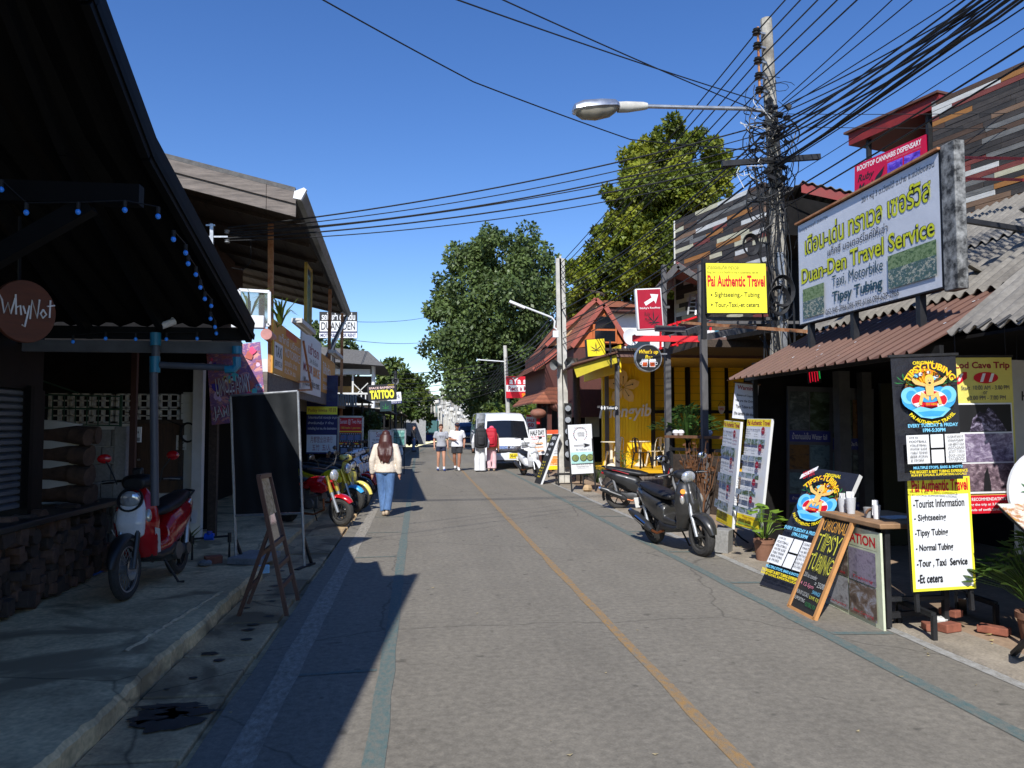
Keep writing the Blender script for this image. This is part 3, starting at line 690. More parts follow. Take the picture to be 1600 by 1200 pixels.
for j in range(9): b.bar(wr(.15, 12.4 + j * 1.55, -.06), wr(6.5, 12.4 + j * 1.55, -.06), .06, .08)
b.build('rafter', WOODD, wh, world=True)
b = MB()
def lapped(b, x0, x1, z0, z1, y): b.loft([[wr(x0, y, z0), wr(x0, y - .035, z0), wr(x0, y - .02, z1), wr(x0, y, z1)], [wr(x1, y, z0), wr(x1, y - .035, z0), wr(x1, y - .02, z1), wr(x1, y, z1)]])
for x0, x1 in ((-.02, .42), (.425, 3.1), (3.105, 7)):
    lapped(b, x0, x1, -.2, -.015, 11.97); lapped(b, x0, x1, -.4, -.17, 11.99)
b.build('fascia_board', WOODG, wh, world=True, bevel=.004)
b = MB()
def gut_ring(p): return [p + V(q) for q in ((0, 0, -.02), (.14, 0, 0), (.17, 0, .03), (.165, 0, .05), (.135, 0, .03), (.0, 0, .0))]
def gutter(b, y0, y1): b.loft([[(V((wr(0, y).x, y, 5.30)) + V(q)) for q in ((0, 0, -.1), (.1, 0, -.13), (.17, 0, .0), (.16, 0, .01), (.1, 0, -.11), (.01, 0, -.08))] for y in (y0, y1)])
k = 0
while k < 26: gutter(b, 12 + k * .5, 12 + k * .5 + .49); k += 1
b.build('gutter', mat('gutter_zinc', (.2, .2, .2), .5, .3, 5, metal=.5), wh, world=True)
MB().loft([[V((-1.92, y, 5.3)) + V(q) for q in ((-.02, 0, -.12), (.1, 0, -.14), (.18, 0, .02), (.14, 0, .05), (0, 0, -.01))] for y in (11.93, 12.02)]).build('gutter_end_cap', WHITE, wh, world=True)
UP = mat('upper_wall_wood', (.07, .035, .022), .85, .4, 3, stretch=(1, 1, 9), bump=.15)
b = MB()
for i in range(18): b.box((-4.75 - .0 * i, 12.3, 2.5 + i * .19), (-4.68, 21, 2.5 + i * .19 + .185))
b.box((-7, 12.3, 2.5), (-4.75, 12.38, 6.3))
b.build('upper_wall', UP, wh, world=True)
MB().box((-6, 12.15, 2.36), (-2.36, 24.5, 2.5)).build('deck', WOODD, wh, world=True)
b = MB(); b.box((-2.38, 12.1, 2.22), (-2.30, 24.5, 2.52)); b.box((-3.2, 12.06, 2.2), (-2.3, 12.14, 2.52)); b.box((-2.9, 12.2, 2.05), (-2.8, 24.4, 2.34)); b.build('deck_beam', WOODG, wh, world=True)
b = MB(); b.box((-4.6, 13.2, .02), (-4.5, 24.5, 2.36)); b.box((-6, 13.1, .02), (-3.3, 13.2, 2.36)); b.build('lower_wall', NEARBLK, wh, world=True)
def post(p, q, m, w=.09): MB().bar(p, q, w).build('post', m, wh, world=True)
post(PY(423, 600, 14.5), PY(423, 348, 14.5), RUST); post((-2.42, 12.35, 2.5), (-2.42, 12.35, 2.0), WOODD, .12)
post(V((-2.36, 20.6, .02)), V((-2.36, 20.6, 5.3)), RUST, .08); post(V((-2.4, 24.3, 0)), V((-2.4, 24.3, 5.2)), RUST, .08)
post(V((-3.1, 12.2, .02)), V((-3.1, 12.2, 2.4)), WOODD, .12)
fr = MB(); a = PY(484, 520, 17); c = PY(484, 432, 17)
for dy in (0, .75): fr.bar((-2.42, 16.7 + dy, a.z - .9), (-2.42, 16.7 + dy, c.z + .25), .06)
fr.bar((-2.42, 16.7, c.z + .2), (-2.42, 17.45, c.z + .2), .06); fr.build('window_frame', mat('yellow_frame', S(190, 160, 70), .6, .2), wh, world=True)
MB().box((-2.43, 16.73, a.z - .9), (-2.41, 17.42, c.z + .2)).build('window_pane', mat('pane', (.1, .12, .15), .1, .2, 3, spec=.8), wh, world=True)
MB().bar(PY(497, 587, 22), PY(541, 495, 24.6), .09).build('brace', STEEL, wh, world=True)
b = MB()                                       # glass end of the railing in a white frame
r_ = [PY(374, 453, 12.1), PY(421, 456, 12.1), PY(421, 508, 12.1), PY(374, 508, 12.1)]
for p, q in zip(r_, r_[1:] + r_[:1]): b.bar(p, q, .045)
b.build('railing_frame', WHITE, wh, world=True)
gm = mat('thin_glass', (.5, .52, .5), .05, .05, 3, trans=.85, spec=.5)
MB().quad(*[p + V((0, .01, 0)) for p in r_]).build('railing_glass', gm, wh, world=True, smooth=0)
MB().box((r_[3].x - .1, 12.0, r_[3].z - .05), (r_[3].x + .38, 12.15, r_[3].z + .14)).build('flower_box', WHITE, wh, world=True, bevel=.01)
b = MB(); b.tube([PY(416, 522, 12.0), PY(416, 522, 12.0) + V((-.02, .5, 0))], .085, 16); b.build('vent_pipe', mat('pink_pvc', S(200, 140, 130), .5), wh, world=True)
b = MB()                                       # insulator rack on the wall
c = PY(331, 350, 12.5)
b.bar(c, PY(331, 382, 12.5), .05); [b.lathe([(.02, -.03), (.045, -.02), (.03, 0), (.045, .02), (.02, .03)], 10, Matrix.Translation(PY(355, yy, 12.5))) for yy in (362, 377)]; b.bar(PY(322, 352, 12.5), PY(336, 352, 12.5), .025); b.bar(PY(322, 370, 12.5), PY(356, 370, 12.5), .025)
b.build('insulator_rack', STEEL, wh, world=True)
MB().tube([PY(392, 362, 13), PY(392, 398, 13), PY(391, 410, 13), PY(380, 422, 13), PY(362, 418, 13)], .006, 5).build('lead', BLACK, wh, world=True)
LFL = leafmat('deck_plant_green', (.14, .2, .035))
for k, (px, py, y, n, L) in enumerate(((392, 502, 12.45, 16, .62), (438, 512, 13.2, 20, .6), (430, 515, 12.6, 12, .3))):
    spiky('deck_plant', ('broad leaved plant behind the glass railing panel', 'tall upright leafy plant beside the rusty post', 'low trailing plant spilling over the first orange board')[k], PY(px, py, y), n, L, LFL, up=1.25 if k < 2 else .5)
# the boards on the deck edge
OR_ = mat('orange_board', S(214, 150, 60), .55, .08, 2)
def deckboard(label, xa, y0, y1, x1, z0a, z0b, z1a, z1b, board):
    return Sign('deck_sign_board', label, 'sign board', (xa, y0, z0a), (x1, y1, z0b), (xa, y0, z1a), t=.03, board=board)
s = deckboard('orange board with a white taxi panel, nearest on the deck edge', -2.26, 12.25, 15.2, -2.28, 2.52, 2.52, 3.36, 3.36, OR_)
s.rect(YEL, 0, 0, .012, 1, 'edge').rect(PRINTW, .04, .1, .3, .6).text(INK, 'TAXI', .07, .33, .27, .54, bold=.02).text(INK, 'SERVICE 24', .06, .15, .28, .26).rect(mat('faded_red', S(200, 90, 60), .6), .4, .84, .8, .98).text(PRINTW, 'แท็กซี่ บริการ', .16, .65, .95, .83).text(PRINTW, 'MOTORBIKE', .36, .42, .94, .6)
s.text(PRINTW, 'รถเช่า ปาย', .36, .24, .82, .38).text(PRINTW, 'ทัวร์ 24 ชม.', .36, .08, .78, .2).done()
s = deckboard('tall white board between the two orange deck boards', -2.27, 15.25, 18.4, -2.29, 2.36, 2.36, 3.62, 3.62, PRINTW)
s.text(DRED, 'เช่ารถ', .3, .66, .85, .86, bold=.02).text(INK, '24 ชั่วโมง', .36, .52, .8, .61).text(DRED, 'MOTOR', .08, .34, .5, .48, bold=.02).text(ORANGEI, 'BIKE', .55, .32, .9, .48, bold=.02).text(INK, 'Motorbike rent', .1, .12, .9, .26).done()
s = deckboard('small orange board at the far end of the deck', -2.28, 18.45, 21.6, -2.31, 2.5, 2.5, 3.4, 3.4, OR_)
s.text(PRINTW, 'ให้เช่า', .08, .5, .6, .82, bold=.02).text(PRINTW, 'รถจักรยานยนต์', .1, .3, .95, .42).text(PRINTW, 'BIKE 100', .1, .08, .9, .22).done()
t = thing('leaning_frame', 'rusty triangular bracket frame leaning against the white deck board', 'frame', (-2.2, 15.6, 2.3))
p0, p1, p2 = PX(474, 533, -2.2), PX(487, 609, -2.16), PX(467, 596, -2.2)
for a, c in ((p0, p1), (p2, PX(484, 597, -2.17)), (PX(466, 610, -2.18), p1)): MB().bar(a, c, .035).build('bar', RUST, t, world=True)
FL = thing('tube_lamp', 'white tube lamp housing above the first orange board', 'lamp', (-2.1, 14.4, 3.5)); MB().box((-.09, -.9, -.03), (.09, .9, .05)).build('housing', DIRTYW, FL); MB().tube([(.0, -.85, -.045), (0, .85, -.045)], .018, 8).build('tube', WHITE, FL)
dup(FL, (-2.12, 20.0, 3.5), label='white tube lamp housing above the far orange board')
# black and white rental sign on a pole
YS = 30.
s = Sign('rental_sign', 'black and white rental sign on a thin pole beyond the wooden house', 'sign', PY(499, 528, YS), PY(558, 528, YS), PY(499, 487, YS), t=.15, board=INK)
s.rect(PRINTW, .01, .25, .99, .64).rect(NAVY, .0, .2, 1, .235, 'band').text(PRINTW, 'รถให้เช่า ดวงเด่น', .06, .68, .95, .97, bold=.03).text(INK, 'DUAN DEN', .05, .3, .95, .6, bold=.015).rect(PRINTW, 0, .0, 1, .19).text(NAVY, 'MOTORBIKE FOR RENT', .03, .03, .97, .165, bold=.03)
s.done(); MB().cyl(PY(521, 530, YS + .1), PY(521, 672, YS + .1), .07).build('pole', DARKMETAL, s.root, world=True)
# canopies of the shops beyond, with their stock in the dark
CAN = mat('canopy_sheet', (.05, .052, .055), .6, .35, 3)
def canopy(label, y0, y1, xf, xb, zf, zb, front=.0, m=CAN, ry=None):
    t = thing('shop_canopy', label, 'canopy', ((xf + xb) / 2, y0, .02))
    b = MB(); n = int((y1 - y0) / .1); rows = [[], []]
    for i in range(n + 1):
        y = y0 + (y1 - y0) * i / n; w = .02 * math.sin(i * math.pi / 1.5)
        rows[0].append(V((xf, y, zf + w))); rows[1].append(V((xb, y, zb + w)))
    for i in range(n): b.quad(rows[0][i], rows[0][i + 1], rows[1][i + 1], rows[1][i])
    b.build('sheet', m, t, world=True, solid=.01)
    if front: 
        b = MB(); n = int((xf - xb) / .07)
        for i in range(n): x = xb + (xf - xb) * i / n; b.box((x, y0 - .02, zf - front + (zb - zf) * (1 - i / n)), (x + .05, y0 + .02, zf + .02 + (zb - zf) * (1 - i / n)))
        b.build('front_apron', mat('apron_grey', S(120, 130, 135), .6, .2), t, world=True)
    for y in np.linspace(y0 + .3, y1 - .2, 3): MB().cyl((xf - .15, y, .02), (xf - .15, y, zf), .035).build('post', DARKMETAL, t, world=True)
    MB().box((xb - .1, y0, .02), (xb, y1, zb)).build('back_wall', NEARBLK, t, world=True)
    return t
canopy('dark sheet canopy with a grey corrugated apron behind the parked bikes', 22.3, 30, -1.75, -5.2, 2.55, 2.75, .32)
canopy('long low black canopy over the shops below the yellow lettered sign', 30.1, 44, -1.2, -5.4, 2.3, 2.7)
canopy('far faded canopy before the blue market tent', 44.2, 58, -.85, -5, 2.35, 2.9, 0, mat('canopy_brown', (.1, .075, .05), .8, .3))
MB().box((-6, 24.6, .02), (-3.4, 24.7, 2.4)).build('lower_wall', NEARBLK, wh, world=True)
# boards under the canopies
def board(name, label, cat, px0, py0, px1, py1, y, base, frame_m=None, t=.03, foot=0.):
    s = Sign(name, label, cat, PY(px0, py1, y), PY(px1, py1, y), PY(px0, py0, y), t=t, board=base)
    if frame_m:
        b = MB(); w, h, e = s.w, s.h, .02
        for a, c in (((0, 0), (w, 0)), ((w, 0), (w, h)), ((w, h), (0, h)), ((0, h), (0, 0))): b.bar((a[0], .0, a[1]), (c[0], .0, c[1]), e * 1.6, t + .02)
        b.build('frame', frame_m, s.root)
    z = s.root.location.z
    if foot:
        for x in (.06 * s.w, .94 * s.w): MB().bar((x, t + .01, .3), (x, t + .05, -z + .02), .03).build('leg', DARKMETAL, s.root)
    return s
NIGHT = photomat('night_photo', [S(12, 20, 50), S(20, 40, 90), S(60, 70, 90)], 3)
s = board('tour_board', 'dark blue tour board with a yellow band behind the red bike', 'board', 478, 586, 526, 709, 19.6, NAVY, foot=1)
s.rect(NIGHT, .02, .66, .98, .98, 'photo').rect(YEL, 0, .5, 1, .6).text(DRED, 'Paday Invite 项目', .05, .52, .95, .58).lines(PRINTW, 3, .05, .27, .98, .48, ['โปรแกรมทัวร์ ดอยปุย สนุก', 'สำหรับกลุ่ม 7 ท่าน', 'including hot tea, the destination']).rect(PRINTW, .02, .02, .98, .24).text(DRED, '月都营业目骑行', .14, .14, .86, .22).text(DRED, '五竹  五/人', .2, .04, .8, .12).done()
s = board('sunset_tour_board', 'red sunset tour board with film strip pictures behind the bikes', 'board', 528, 651, 566, 722, 20.8, DRED, STEEL, foot=1)
s.rect(RED, .03, .03, .97, .97).text(PRINTW, 'Sunset @ Two Hut', .06, .82, .94, .95, keep=True).text(YELI, '100 baht / person', .1, .72, .9, .78).rect(YELI, .03, .66, .97, .685, 'band').rect(INK, .05, .44, .95, .64, 'film').rect(YELI, .03, .395, .97, .42, 'band').rect(INK, .05, .04, .95, .38, 'film')
for i in range(3): s.rect(photomat('film_%d' % i, [S(150, 90, 50), S(90, 120, 170), S(60, 50, 40)], 6, i), .08 + i * .29, .48, .34 + i * .29, .6, 'photo')
s.rect(photomat('film_big', [S(40, 60, 120), S(150, 160, 180), S(40, 30, 25)], 4), .1, .11, .9, .31, 'photo')
for i in range(10): 
    for z in (.455, .615): s.rect(PRINTW, .08 + i * .088, z, .12 + i * .088, z + .015, 'perforation')
for i in range(6):
    for z in (.05, .335): s.rect(PRINTW, .1 + i * .14, z, .17 + i * .14, z + .035, 'perforation')
s.done()
s = board('white_tour_board', 'white tour board with red lettering behind the walking woman', 'board', 576, 673, 613, 722, 22, PRINTW, STEEL, foot=1)
s.text(DRED, 'Sunset', .3, .8, .75, .96).text(INK, 'via the Canyon', .15, .66, .8, .75).text(INK, 'Tour in Pai', .12, .55, .7, .63).text(DRED, '@ pai', .1, .36, .55, .52).rect(photomat('dusk_photo', [S(60, 110, 160), S(150, 190, 210), S(70, 90, 90)], 4), .04, .03, .96, .3, 'photo').done()
s = board('photo_board', 'framed board of small green photographs beyond the woman', 'board', 612, 671, 633, 697, 27, INK, STEEL, foot=1)
for i in range(3):
    for j in range(2): s.rect(photomat('snap_%d%d' % (i, j), [S(30, 60, 60), S(90, 150, 140), S(190, 220, 210)], 5, i + 3 * j), .05 + i * .31, .06 + j * .46, .34 + i * .31, .48 + j * .46, 'photo')
s.done()
# white statue dog
dg_ = thing('dog_statue', 'small white dog statue by the photo board', 'statue', PG(626, 711, .02))
b = MB(); b.tube([(0, 0, .0), (0, 0, .2), (0, -.02, .36), (0, -.04, .45)], [.13, .15, .11, .07], 10); b.ell((0, -.07, .53), (.1, .12, .1)); b.ell((0, -.17, .5), (.05, .06, .045)); [b.ell((x, -.03, .55), (.03, .05, .08)) for x in (-.1, .1)]; [b.tube([(x, -.12, .28), (x, -.15, .0)], .04, 8) for x in (-.07, .07)]
b.build('body', PRINTW, dg_, remesh=.025)
# white house beyond
hw = thing('white_house', 'white two storey house with grey tile roof and porch behind the lettered signs', 'house', (-5, 37, .02))
b = MB(); b.box((-9, 38, .02), (-4.0, 43, 4.9)); b.box((-4.55, 36.6, 2.0), (-4.1, 38, 4.35)); b.box((-4.1, 36.6, 4.1), (-2.3, 37, 4.35)); b.box((-4.55, 36.6, 2), (-4.1, 36.9, 4.5)); b.build('wall', mat('house_white', (.62, .62, .6), .8, .1, 2), hw, world=True)
b = MB(); b.loft([[(-6, 35.8, 4.75), (-1.6, 35.8, 4.45), (-1.6, 43, 4.45), (-6, 43, 4.75)], [(-6, 36.6, 5.5), (-2.4, 36.6, 5.2), (-2.4, 42.4, 5.2), (-6, 42.4, 5.5)]]); b.build('roof', TILE, hw, world=True)
b = MB()
for i in range(9): b.bar((-3.9 + i * .2, 36.65, 2.7), (-3.9 + i * .2, 36.65, 3.2), .05)
b.bar((-4.1, 36.65, 3.2), (-2.2, 36.65, 3.2), .08); b.bar((-4.1, 36.65, 2.7), (-2.2, 36.65, 2.7), .08); b.bar((-3.1, 36.7, 2.4), (-3.1, 36.7, 4.2), .08); b.bar((-3.1, 36.7, 3.7), (-2.5, 36.7, 3.1), .04); b.bar((-2.4, 36.7, 3.7), (-3.0, 36.7, 3.1), .04); b.build('porch_rail', DIRTYW, hw, world=True)
MB().cyl((-2.15, 36.7, .02), (-2.15, 36.7, 4.5), .09).build('column', WHITE, hw, world=True)
MB().box((-4.05, 37.9, 2.1), (-2.2, 38, 4.1)).build('porch_opening', WOODD, hw, world=True)
MB().box((-3.9, 37.8, 2.7), (-2.9, 37.88, 3.6)).build('curtain', mat('bamboo', S(180, 140, 80), .8, .3, 4, stretch=(8, 1, 1)), hw, world=True)
MB().box((-4.6, 36.6, .02), (-2.1, 42, 2.05)).build('ground_floor', NEARBLK, hw, world=True)
# signs hanging on the left
s = Sign('lettered_sign', 'black sign with big yellow TATTOO lettering above the long canopy', 'sign', PY(575, 627, 31), PY(620, 624, 31), PY(575, 602, 31), t=.12, board=INK)
s.text(YEL, 'TATTOO', .08, .1, .92, .66, bold=.06).text(mat('pale_letter', S(235, 200, 190)), 'SPACE BAMBOO', .06, .72, .94, .86, bold=.02).text(YELI, 'STUDIO', .72, .9, .93, .97).done()
s = Sign('blue_white_sign', 'small white sign with a blue foot below the yellow lettered sign', 'sign', PY(606, 632, 33), PY(628, 630, 33), PY(606, 614, 33), t=.08, board=PRINTW); s.rect(NAVY, 0, 0, 1, .22).text(PRINTW, 'MASSAGE SPA', .06, .05, .94, .17).text(NAVY, 'SPA', .5, .4, .9, .8).done()
LEAF5 = lambda cx, cz, r, n=7: sum([[(cx + .09 * r * math.cos(a - .42), cz + .09 * r * math.sin(a - .42)), (cx + l * .55 * r * math.cos(a - .13), cz + l * .55 * r * math.sin(a - .13)), (cx + l * r * math.cos(a), cz + l * r * math.sin(a)), (cx + l * .55 * r * math.cos(a + .13), cz + l * .55 * r * math.sin(a + .13))] for a, l in [(R(q), ll) for q, ll in ((-28, .55), (-2, .8), (38, .95), (90, 1.08), (142, .95), (182, .8), (208, .55))]], []) + [(cx - .03 * r, cz - .1 * r), (cx - .015 * r, cz - .5 * r), (cx + .015 * r, cz - .5 * r), (cx + .03 * r, cz - .1 * r)]
s = Sign('leaf_sign', 'dark sign with a green leaf hanging under the yellow lettered sign', 'sign', PY(594, 643, 29), PY(612, 642, 29), PY(594, 627, 29), t=.08, board=mat('sign_teal', S(24, 50, 58), .5)); s.poly(GREENI, LEAF5(.5, .3, .45)).done()
# far left street life: stalls, shelf, tent
def stall(label, px, py, y, w, m, h=2.2, d=1.6, nm='market_stall'):
    t = thing(nm, label, 'stall', PG(px, py, 0)); t.location.z = 0
    MB().box((-w / 2, -d / 2, .75), (w / 2, d / 2, .8)).build('counter', WOODB, t)
    MB().box((-w / 2, -d / 2 + .05, .1), (w / 2, -d / 2 + .1, .75)).build('front', m, t)
    for x in (-w / 2, w / 2):
        for yy in (-d / 2, d / 2): MB().bar((x, yy, 0), (x, yy, h), .05).build('leg', DARKMETAL, t)
    MB().loft([[(-w / 2 - .2, -d / 2 - .2, h), (w / 2 + .2, -d / 2 - .2, h), (w / 2 + .2, d / 2 + .2, h), (-w / 2 - .2, d / 2 + .2, h)], [(-.1, -.1, h + .6), (.1, -.1, h + .6), (.1, .1, h + .6), (-.1, .1, h + .6)]]).build('canopy', m, t)
    return t
stall('dark blue peaked market tent at the bend of the far street', 671, 690, 62, 1.7, mat('tent_blue', S(40, 60, 130), .7), 2.25)
stall('brown food stall with a pale counter in front of the blue tent', 645, 692, 52, 1.5, mat('stall_brown', S(120, 85, 50), .8), 2.1)
t = thing('wooden_rack', 'wooden slatted display rack beside the far left food stall', 'rack', PG(657, 694, 0)); t.location.z = 0
b = MB(); [b.bar((x, 0, 0), (x, 0, 1.55), .07) for x in (-.4, .4)]; b.build('post', WOODB, t)
for i in range(7): MB().cbox((0, -.05, .25 + i * .2), (.86, .22, .04), rx=.3).build('shelf', mat('pale_wood', S(200, 150, 100), .7) if i == 0 else bpy.data.materials['pale_wood'], t)
def tilemat(nm, c, c2):
    m = mat(nm, c, .8, .3, 6, c2=c2, fine=.25); n, l = m.node_tree.nodes, m.node_tree.links; b = n['Principled BSDF']; src = b.inputs['Base Color'].links[0].from_socket
    tc = n.new('ShaderNodeTexCoord'); w = n.new('ShaderNodeTexWave'); w.bands_direction = 'Z'; w.wave_profile = 'SAW'; w.inputs['Scale'].default_value = 1.9; w.inputs['Distortion'].default_value = .6; w.inputs['Detail Scale'].default_value = 4; l.new(tc.outputs['Object'], w.inputs['Vector'])
    w2 = n.new('ShaderNodeTexWave'); w2.bands_direction = 'Y'; w2.inputs['Scale'].default_value = 1.6; l.new(tc.outputs['Object'], w2.inputs['Vector'])
    mu = n.new('ShaderNodeMath'); mu.operation = 'MULTIPLY'; l.new(w.outputs['Fac'], mu.inputs[0]); l.new(w2.outputs['Fac'], mu.inputs[1])
    mr = n.new('ShaderNodeMapRange'); mr.inputs[3].default_value = .62; mr.inputs[4].default_value = 1.2; l.new(w.outputs['Fac'], mr.inputs[0]); sv = n.new('ShaderNodeVectorMath'); sv.operation = 'SCALE'; l.new(src, sv.inputs[0]); l.new(mr.outputs[0], sv.inputs['Scale']); l.new(sv.outputs[0], b.inputs['Base Color'])
    bp = n.new('ShaderNodeBump'); bp.inputs['Strength'].default_value = .8; bp.inputs['Distance'].default_value = .04; l.new(mu.outputs[0], bp.inputs['Height']); l.new(bp.outputs[0], b.inputs['Normal']); return m
# ================================================================ RIGHT: travel shop with brown awning and grey fibre-cement roof
shop = thing('travel_shop', 'dark open travel shop under a brown sheet awning and grey corrugated roof', 'shop', (5.6, 6, .02))
BROWN = mat('brown_sheet', S(98, 66, 51), .5, .18, 3, bump=.05)
def sheet(b, y0, y1, lo, hi, amp, wl, box=False, seg=4):
    """corrugated sheet: ribs run from lo=(x,z) up to hi=(x,z), wave along y"""
    n = int((y1 - y0) / wl * seg); A, B = [], []
    for i in range(n + 1):
        y = y0 + (y1 - y0) * i / n; ph = (y / wl) % 1
        w = amp * (1 if ph < .22 else 0) if box else amp * math.sin(ph * 2 * math.pi)
        A.append(V((lo[0], y, lo[1] + w))); B.append(V((hi[0], y, hi[1] + w)))
    for i in range(n): b.quad(A[i], A[i + 1], B[i + 1], B[i])
b = MB(); sheet(b, 6.35, 10.5, (4.35, 2.34), (5.75, 3.08), .03, .2, True, 10)
b.build('awning', BROWN, shop, world=True, solid=.004, smooth=0)
b = MB()
for k in range(60):          # bird droppings and flaking spots
    t_ = rnd.random() ** .7; y = rnd.uniform(6.5, 10.4); r = rnd.uniform(.006, .02); x, z = 4.38 + t_ * 1.3, 2.36 + t_ * .69
    if (y / .2) % 1 < .24: z += .03
    b.add([(x + r * math.cos(a) * .9, y + r * math.sin(a) * rnd.uniform(.6, 1.5), z + r * math.cos(a) * .53 + .004) for a in [k_ * .785 for k_ in range(8)]], [tuple(range(8))])
b.build('dropping_spots', PRINTW, shop, world=True, smooth=0)
MB().box((4.62, 6.35, 2.34), (4.66, 10.5, 2.42)).build('awning_beam', DARKMETAL, shop, world=True)
for y in (10.35,): MB().bar((4.7, y, .02), (4.7, y, 2.42), .06).build('post', DARKMETAL, shop, world=True)
ASB = mat('fibre_cement', S(108, 103, 96, .8), .95, .35, 2.2, bump=.35, c2=S(156, 150, 140, .8), fine=.15)
b = MB(); sheet(b, .5, 5.86, (4.33, 2.46), (5.9, 3.68), .028, .177, seg=8); b.build('roof', ASB, shop, world=True, solid=.008)
b = MB(); sheet(b, .5, 10.9, (5.62, 3.06), (6.75, 3.9), .028, .177, seg=8); sheet(b, .5, 10.9, (6.66, 3.88), (7.9, 4.76), .028, .177, seg=8); b.build('roof', ASB, shop, world=True, solid=.008)
b = MB()
for i in range(26): b.tube([(4.3, .6 + i * .203, 2.455), (4.42, .6 + i * .203, 2.53)], .012, 6)
b.build('roof_hook', DARKMETAL, shop, world=True)
b = MB()
for (x, y, z) in ((6.0, 7.6, 3.36), (7.0, 8.0, 4.14), (6.1, 6.6, 3.44)): b.cbox((x, y, z + .03), (.2, .12, .03), rz=rnd.uniform(0, 3), ry=-.6)
b.build('broken_sheet_piece', ASB, shop, world=True)
b = MB(); b.box((8.0, .5, 0), (8.1, 10.9, 4.7)); b.box((6.1, 10.75, 0), (8.1, 10.85, 3.6)); b.box((4.5, .5, 2.45), (8, .6, 4)); b.box((4.75, 10.45, .0), (6.1, 10.55, 2.6)); b.build('wall', NEARBLK, shop, world=True)
MB().box((5.0, .6, 2.5), (8, 10.4, 2.53)).build('ceiling', NEARBLK, shop, world=True)
b = MB(); b.box((5.7, 9.9, .02), (5.86, 10.06, 2.45)); b.bar((6.25, 10.2, 0), (6.25, 10.2, 2.45), .14); b.build('post', mat('shop_post', (.1, .098, .095), .7, .3), shop, world=True)
tag(MB().box((6.5, 10.2, .02), (6.9, 10.25, 2.3)).build('folding_door', mat('door_olive', (.03, .028, .012), .6, .2), shop, world=True))
# dark wall of tour photographs
WX = photomat
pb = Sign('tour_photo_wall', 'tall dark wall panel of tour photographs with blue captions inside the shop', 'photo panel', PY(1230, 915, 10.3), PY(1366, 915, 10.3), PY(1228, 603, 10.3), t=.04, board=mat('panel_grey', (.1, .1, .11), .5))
pics = [photomat('tour_pic_%d' % i, c, 5, i * 3.1) for i, c in enumerate(([S(25, 34, 34), S(75, 84, 84), S(130, 138, 138)], [S(16, 34, 20), S(50, 66, 40), S(100, 118, 108)], [S(50, 34, 16), S(120, 82, 38), S(42, 42, 42)], [S(50, 76, 92), S(100, 126, 134), S(34, 42, 42)]))]  # picture inks set dark, with the deep shade of the shop included
rows = [(.78, .98, 2), (.72, .775, 0), (.58, .71, 2), (.46, .57, 1), (.415, .455, 0), (.24, .41, 3), (.17, .235, 0), (.03, .165, 1)]
cap = ['น้ำตกแม่เย็น Water fall', 'ถ้ำลอด  Lod Cave  洞穴', 'ปายแคนยอน Canyon', 'โบโกโซ่ Boon Kho Ku So Bridge', 'จุดชมวิว Thai Lai View Point', 'ทะเลหมอก Sea of fog']
k = 0
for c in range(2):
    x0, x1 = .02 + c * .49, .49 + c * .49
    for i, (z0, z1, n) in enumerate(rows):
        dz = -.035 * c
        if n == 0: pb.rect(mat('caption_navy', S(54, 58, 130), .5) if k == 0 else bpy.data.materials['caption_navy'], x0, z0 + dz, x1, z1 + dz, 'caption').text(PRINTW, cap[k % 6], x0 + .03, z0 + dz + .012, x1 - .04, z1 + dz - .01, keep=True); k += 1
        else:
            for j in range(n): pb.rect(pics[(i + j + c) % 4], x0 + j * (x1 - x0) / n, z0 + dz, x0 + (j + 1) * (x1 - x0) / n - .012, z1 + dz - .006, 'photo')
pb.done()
s = Sign('neon_sign', 'small red and green neon lamp sign hanging in the dark shop', 'sign', PY(1264, 600, 9), PY(1284, 598, 9), PY(1264, 578, 9), t=.02, board=BLACK); NR = mat('neon_red', S(235, 30, 60), .4, emit=.5); [s.rect(NR, .08 + i * .2, .1 + .05 * (i % 2), .16 + i * .2, .92, 'neon_tube') for i in range(4)]; s.rect(mat('neon_green', S(40, 200, 90), .4, emit=.35), .84, .3, .93, .85, 'neon_tube').rect(NR, .08, .82, .76, .92, 'neon_tube').done()

# ================================================================ RIGHT: the yellow cafe with patio, and the rooftop bar over it
YW = mat('yellow_boards', S(255, 208, 26), .6, .1, 3, stretch=(1, 1, .2))
YF = mat('yellow_floor', S(226, 172, 18, .95), .5, .12, 3)
cafe = thing('yellow_cafe', 'bright yellow cafe with open patio, grey posts and flower emblem', 'cafe', (7, 21, .02))
MB().box((5.2, 20.2, .02), (5.3, 25, .42)).build('base', WOODG, cafe, world=True)
b = MB(); i = 0
while 5.3 + i * .11 < 9: b.box((5.3 + i * .11, 20.3, .02), (5.3 + i * .11 + .1, 20.36, .40 + rnd.uniform(-.01, .01))); i += 1
b.build('base_board', WOODG, cafe, world=True)
MB().box((5.2, 20.2, .42), (11, 25, .5)).build('floor', YF, cafe, world=True)
b = MB(); i = 0
while 5.55 + i * .1 < 7.05: b.box((5.55 + i * .1, 22.9, .5), (5.55 + i * .1 + .094, 22.96, 3.6)); i += 1
b.box((5.55, 22.965, .5), (7.05, 23.1, 3.6)); b.build('wall', YW, cafe, world=True)
MB().box((5.42, 20.4, 3.15), (5.46, 25, 3.9)).build('side_board', YW, cafe, world=True)
b = MB()      # inner yellow panels behind dark frames
for x, w in ((7.5, .5), (8.25, .35), (8.75, .55), (9.45, .5), (10.1, .5)):
    for z in range(13): b.box((x, 24.2, .6 + z * .24), (x + w, 24.26, .6 + z * .24 + .23))
b.build('inner_panel', YW, cafe, world=True)
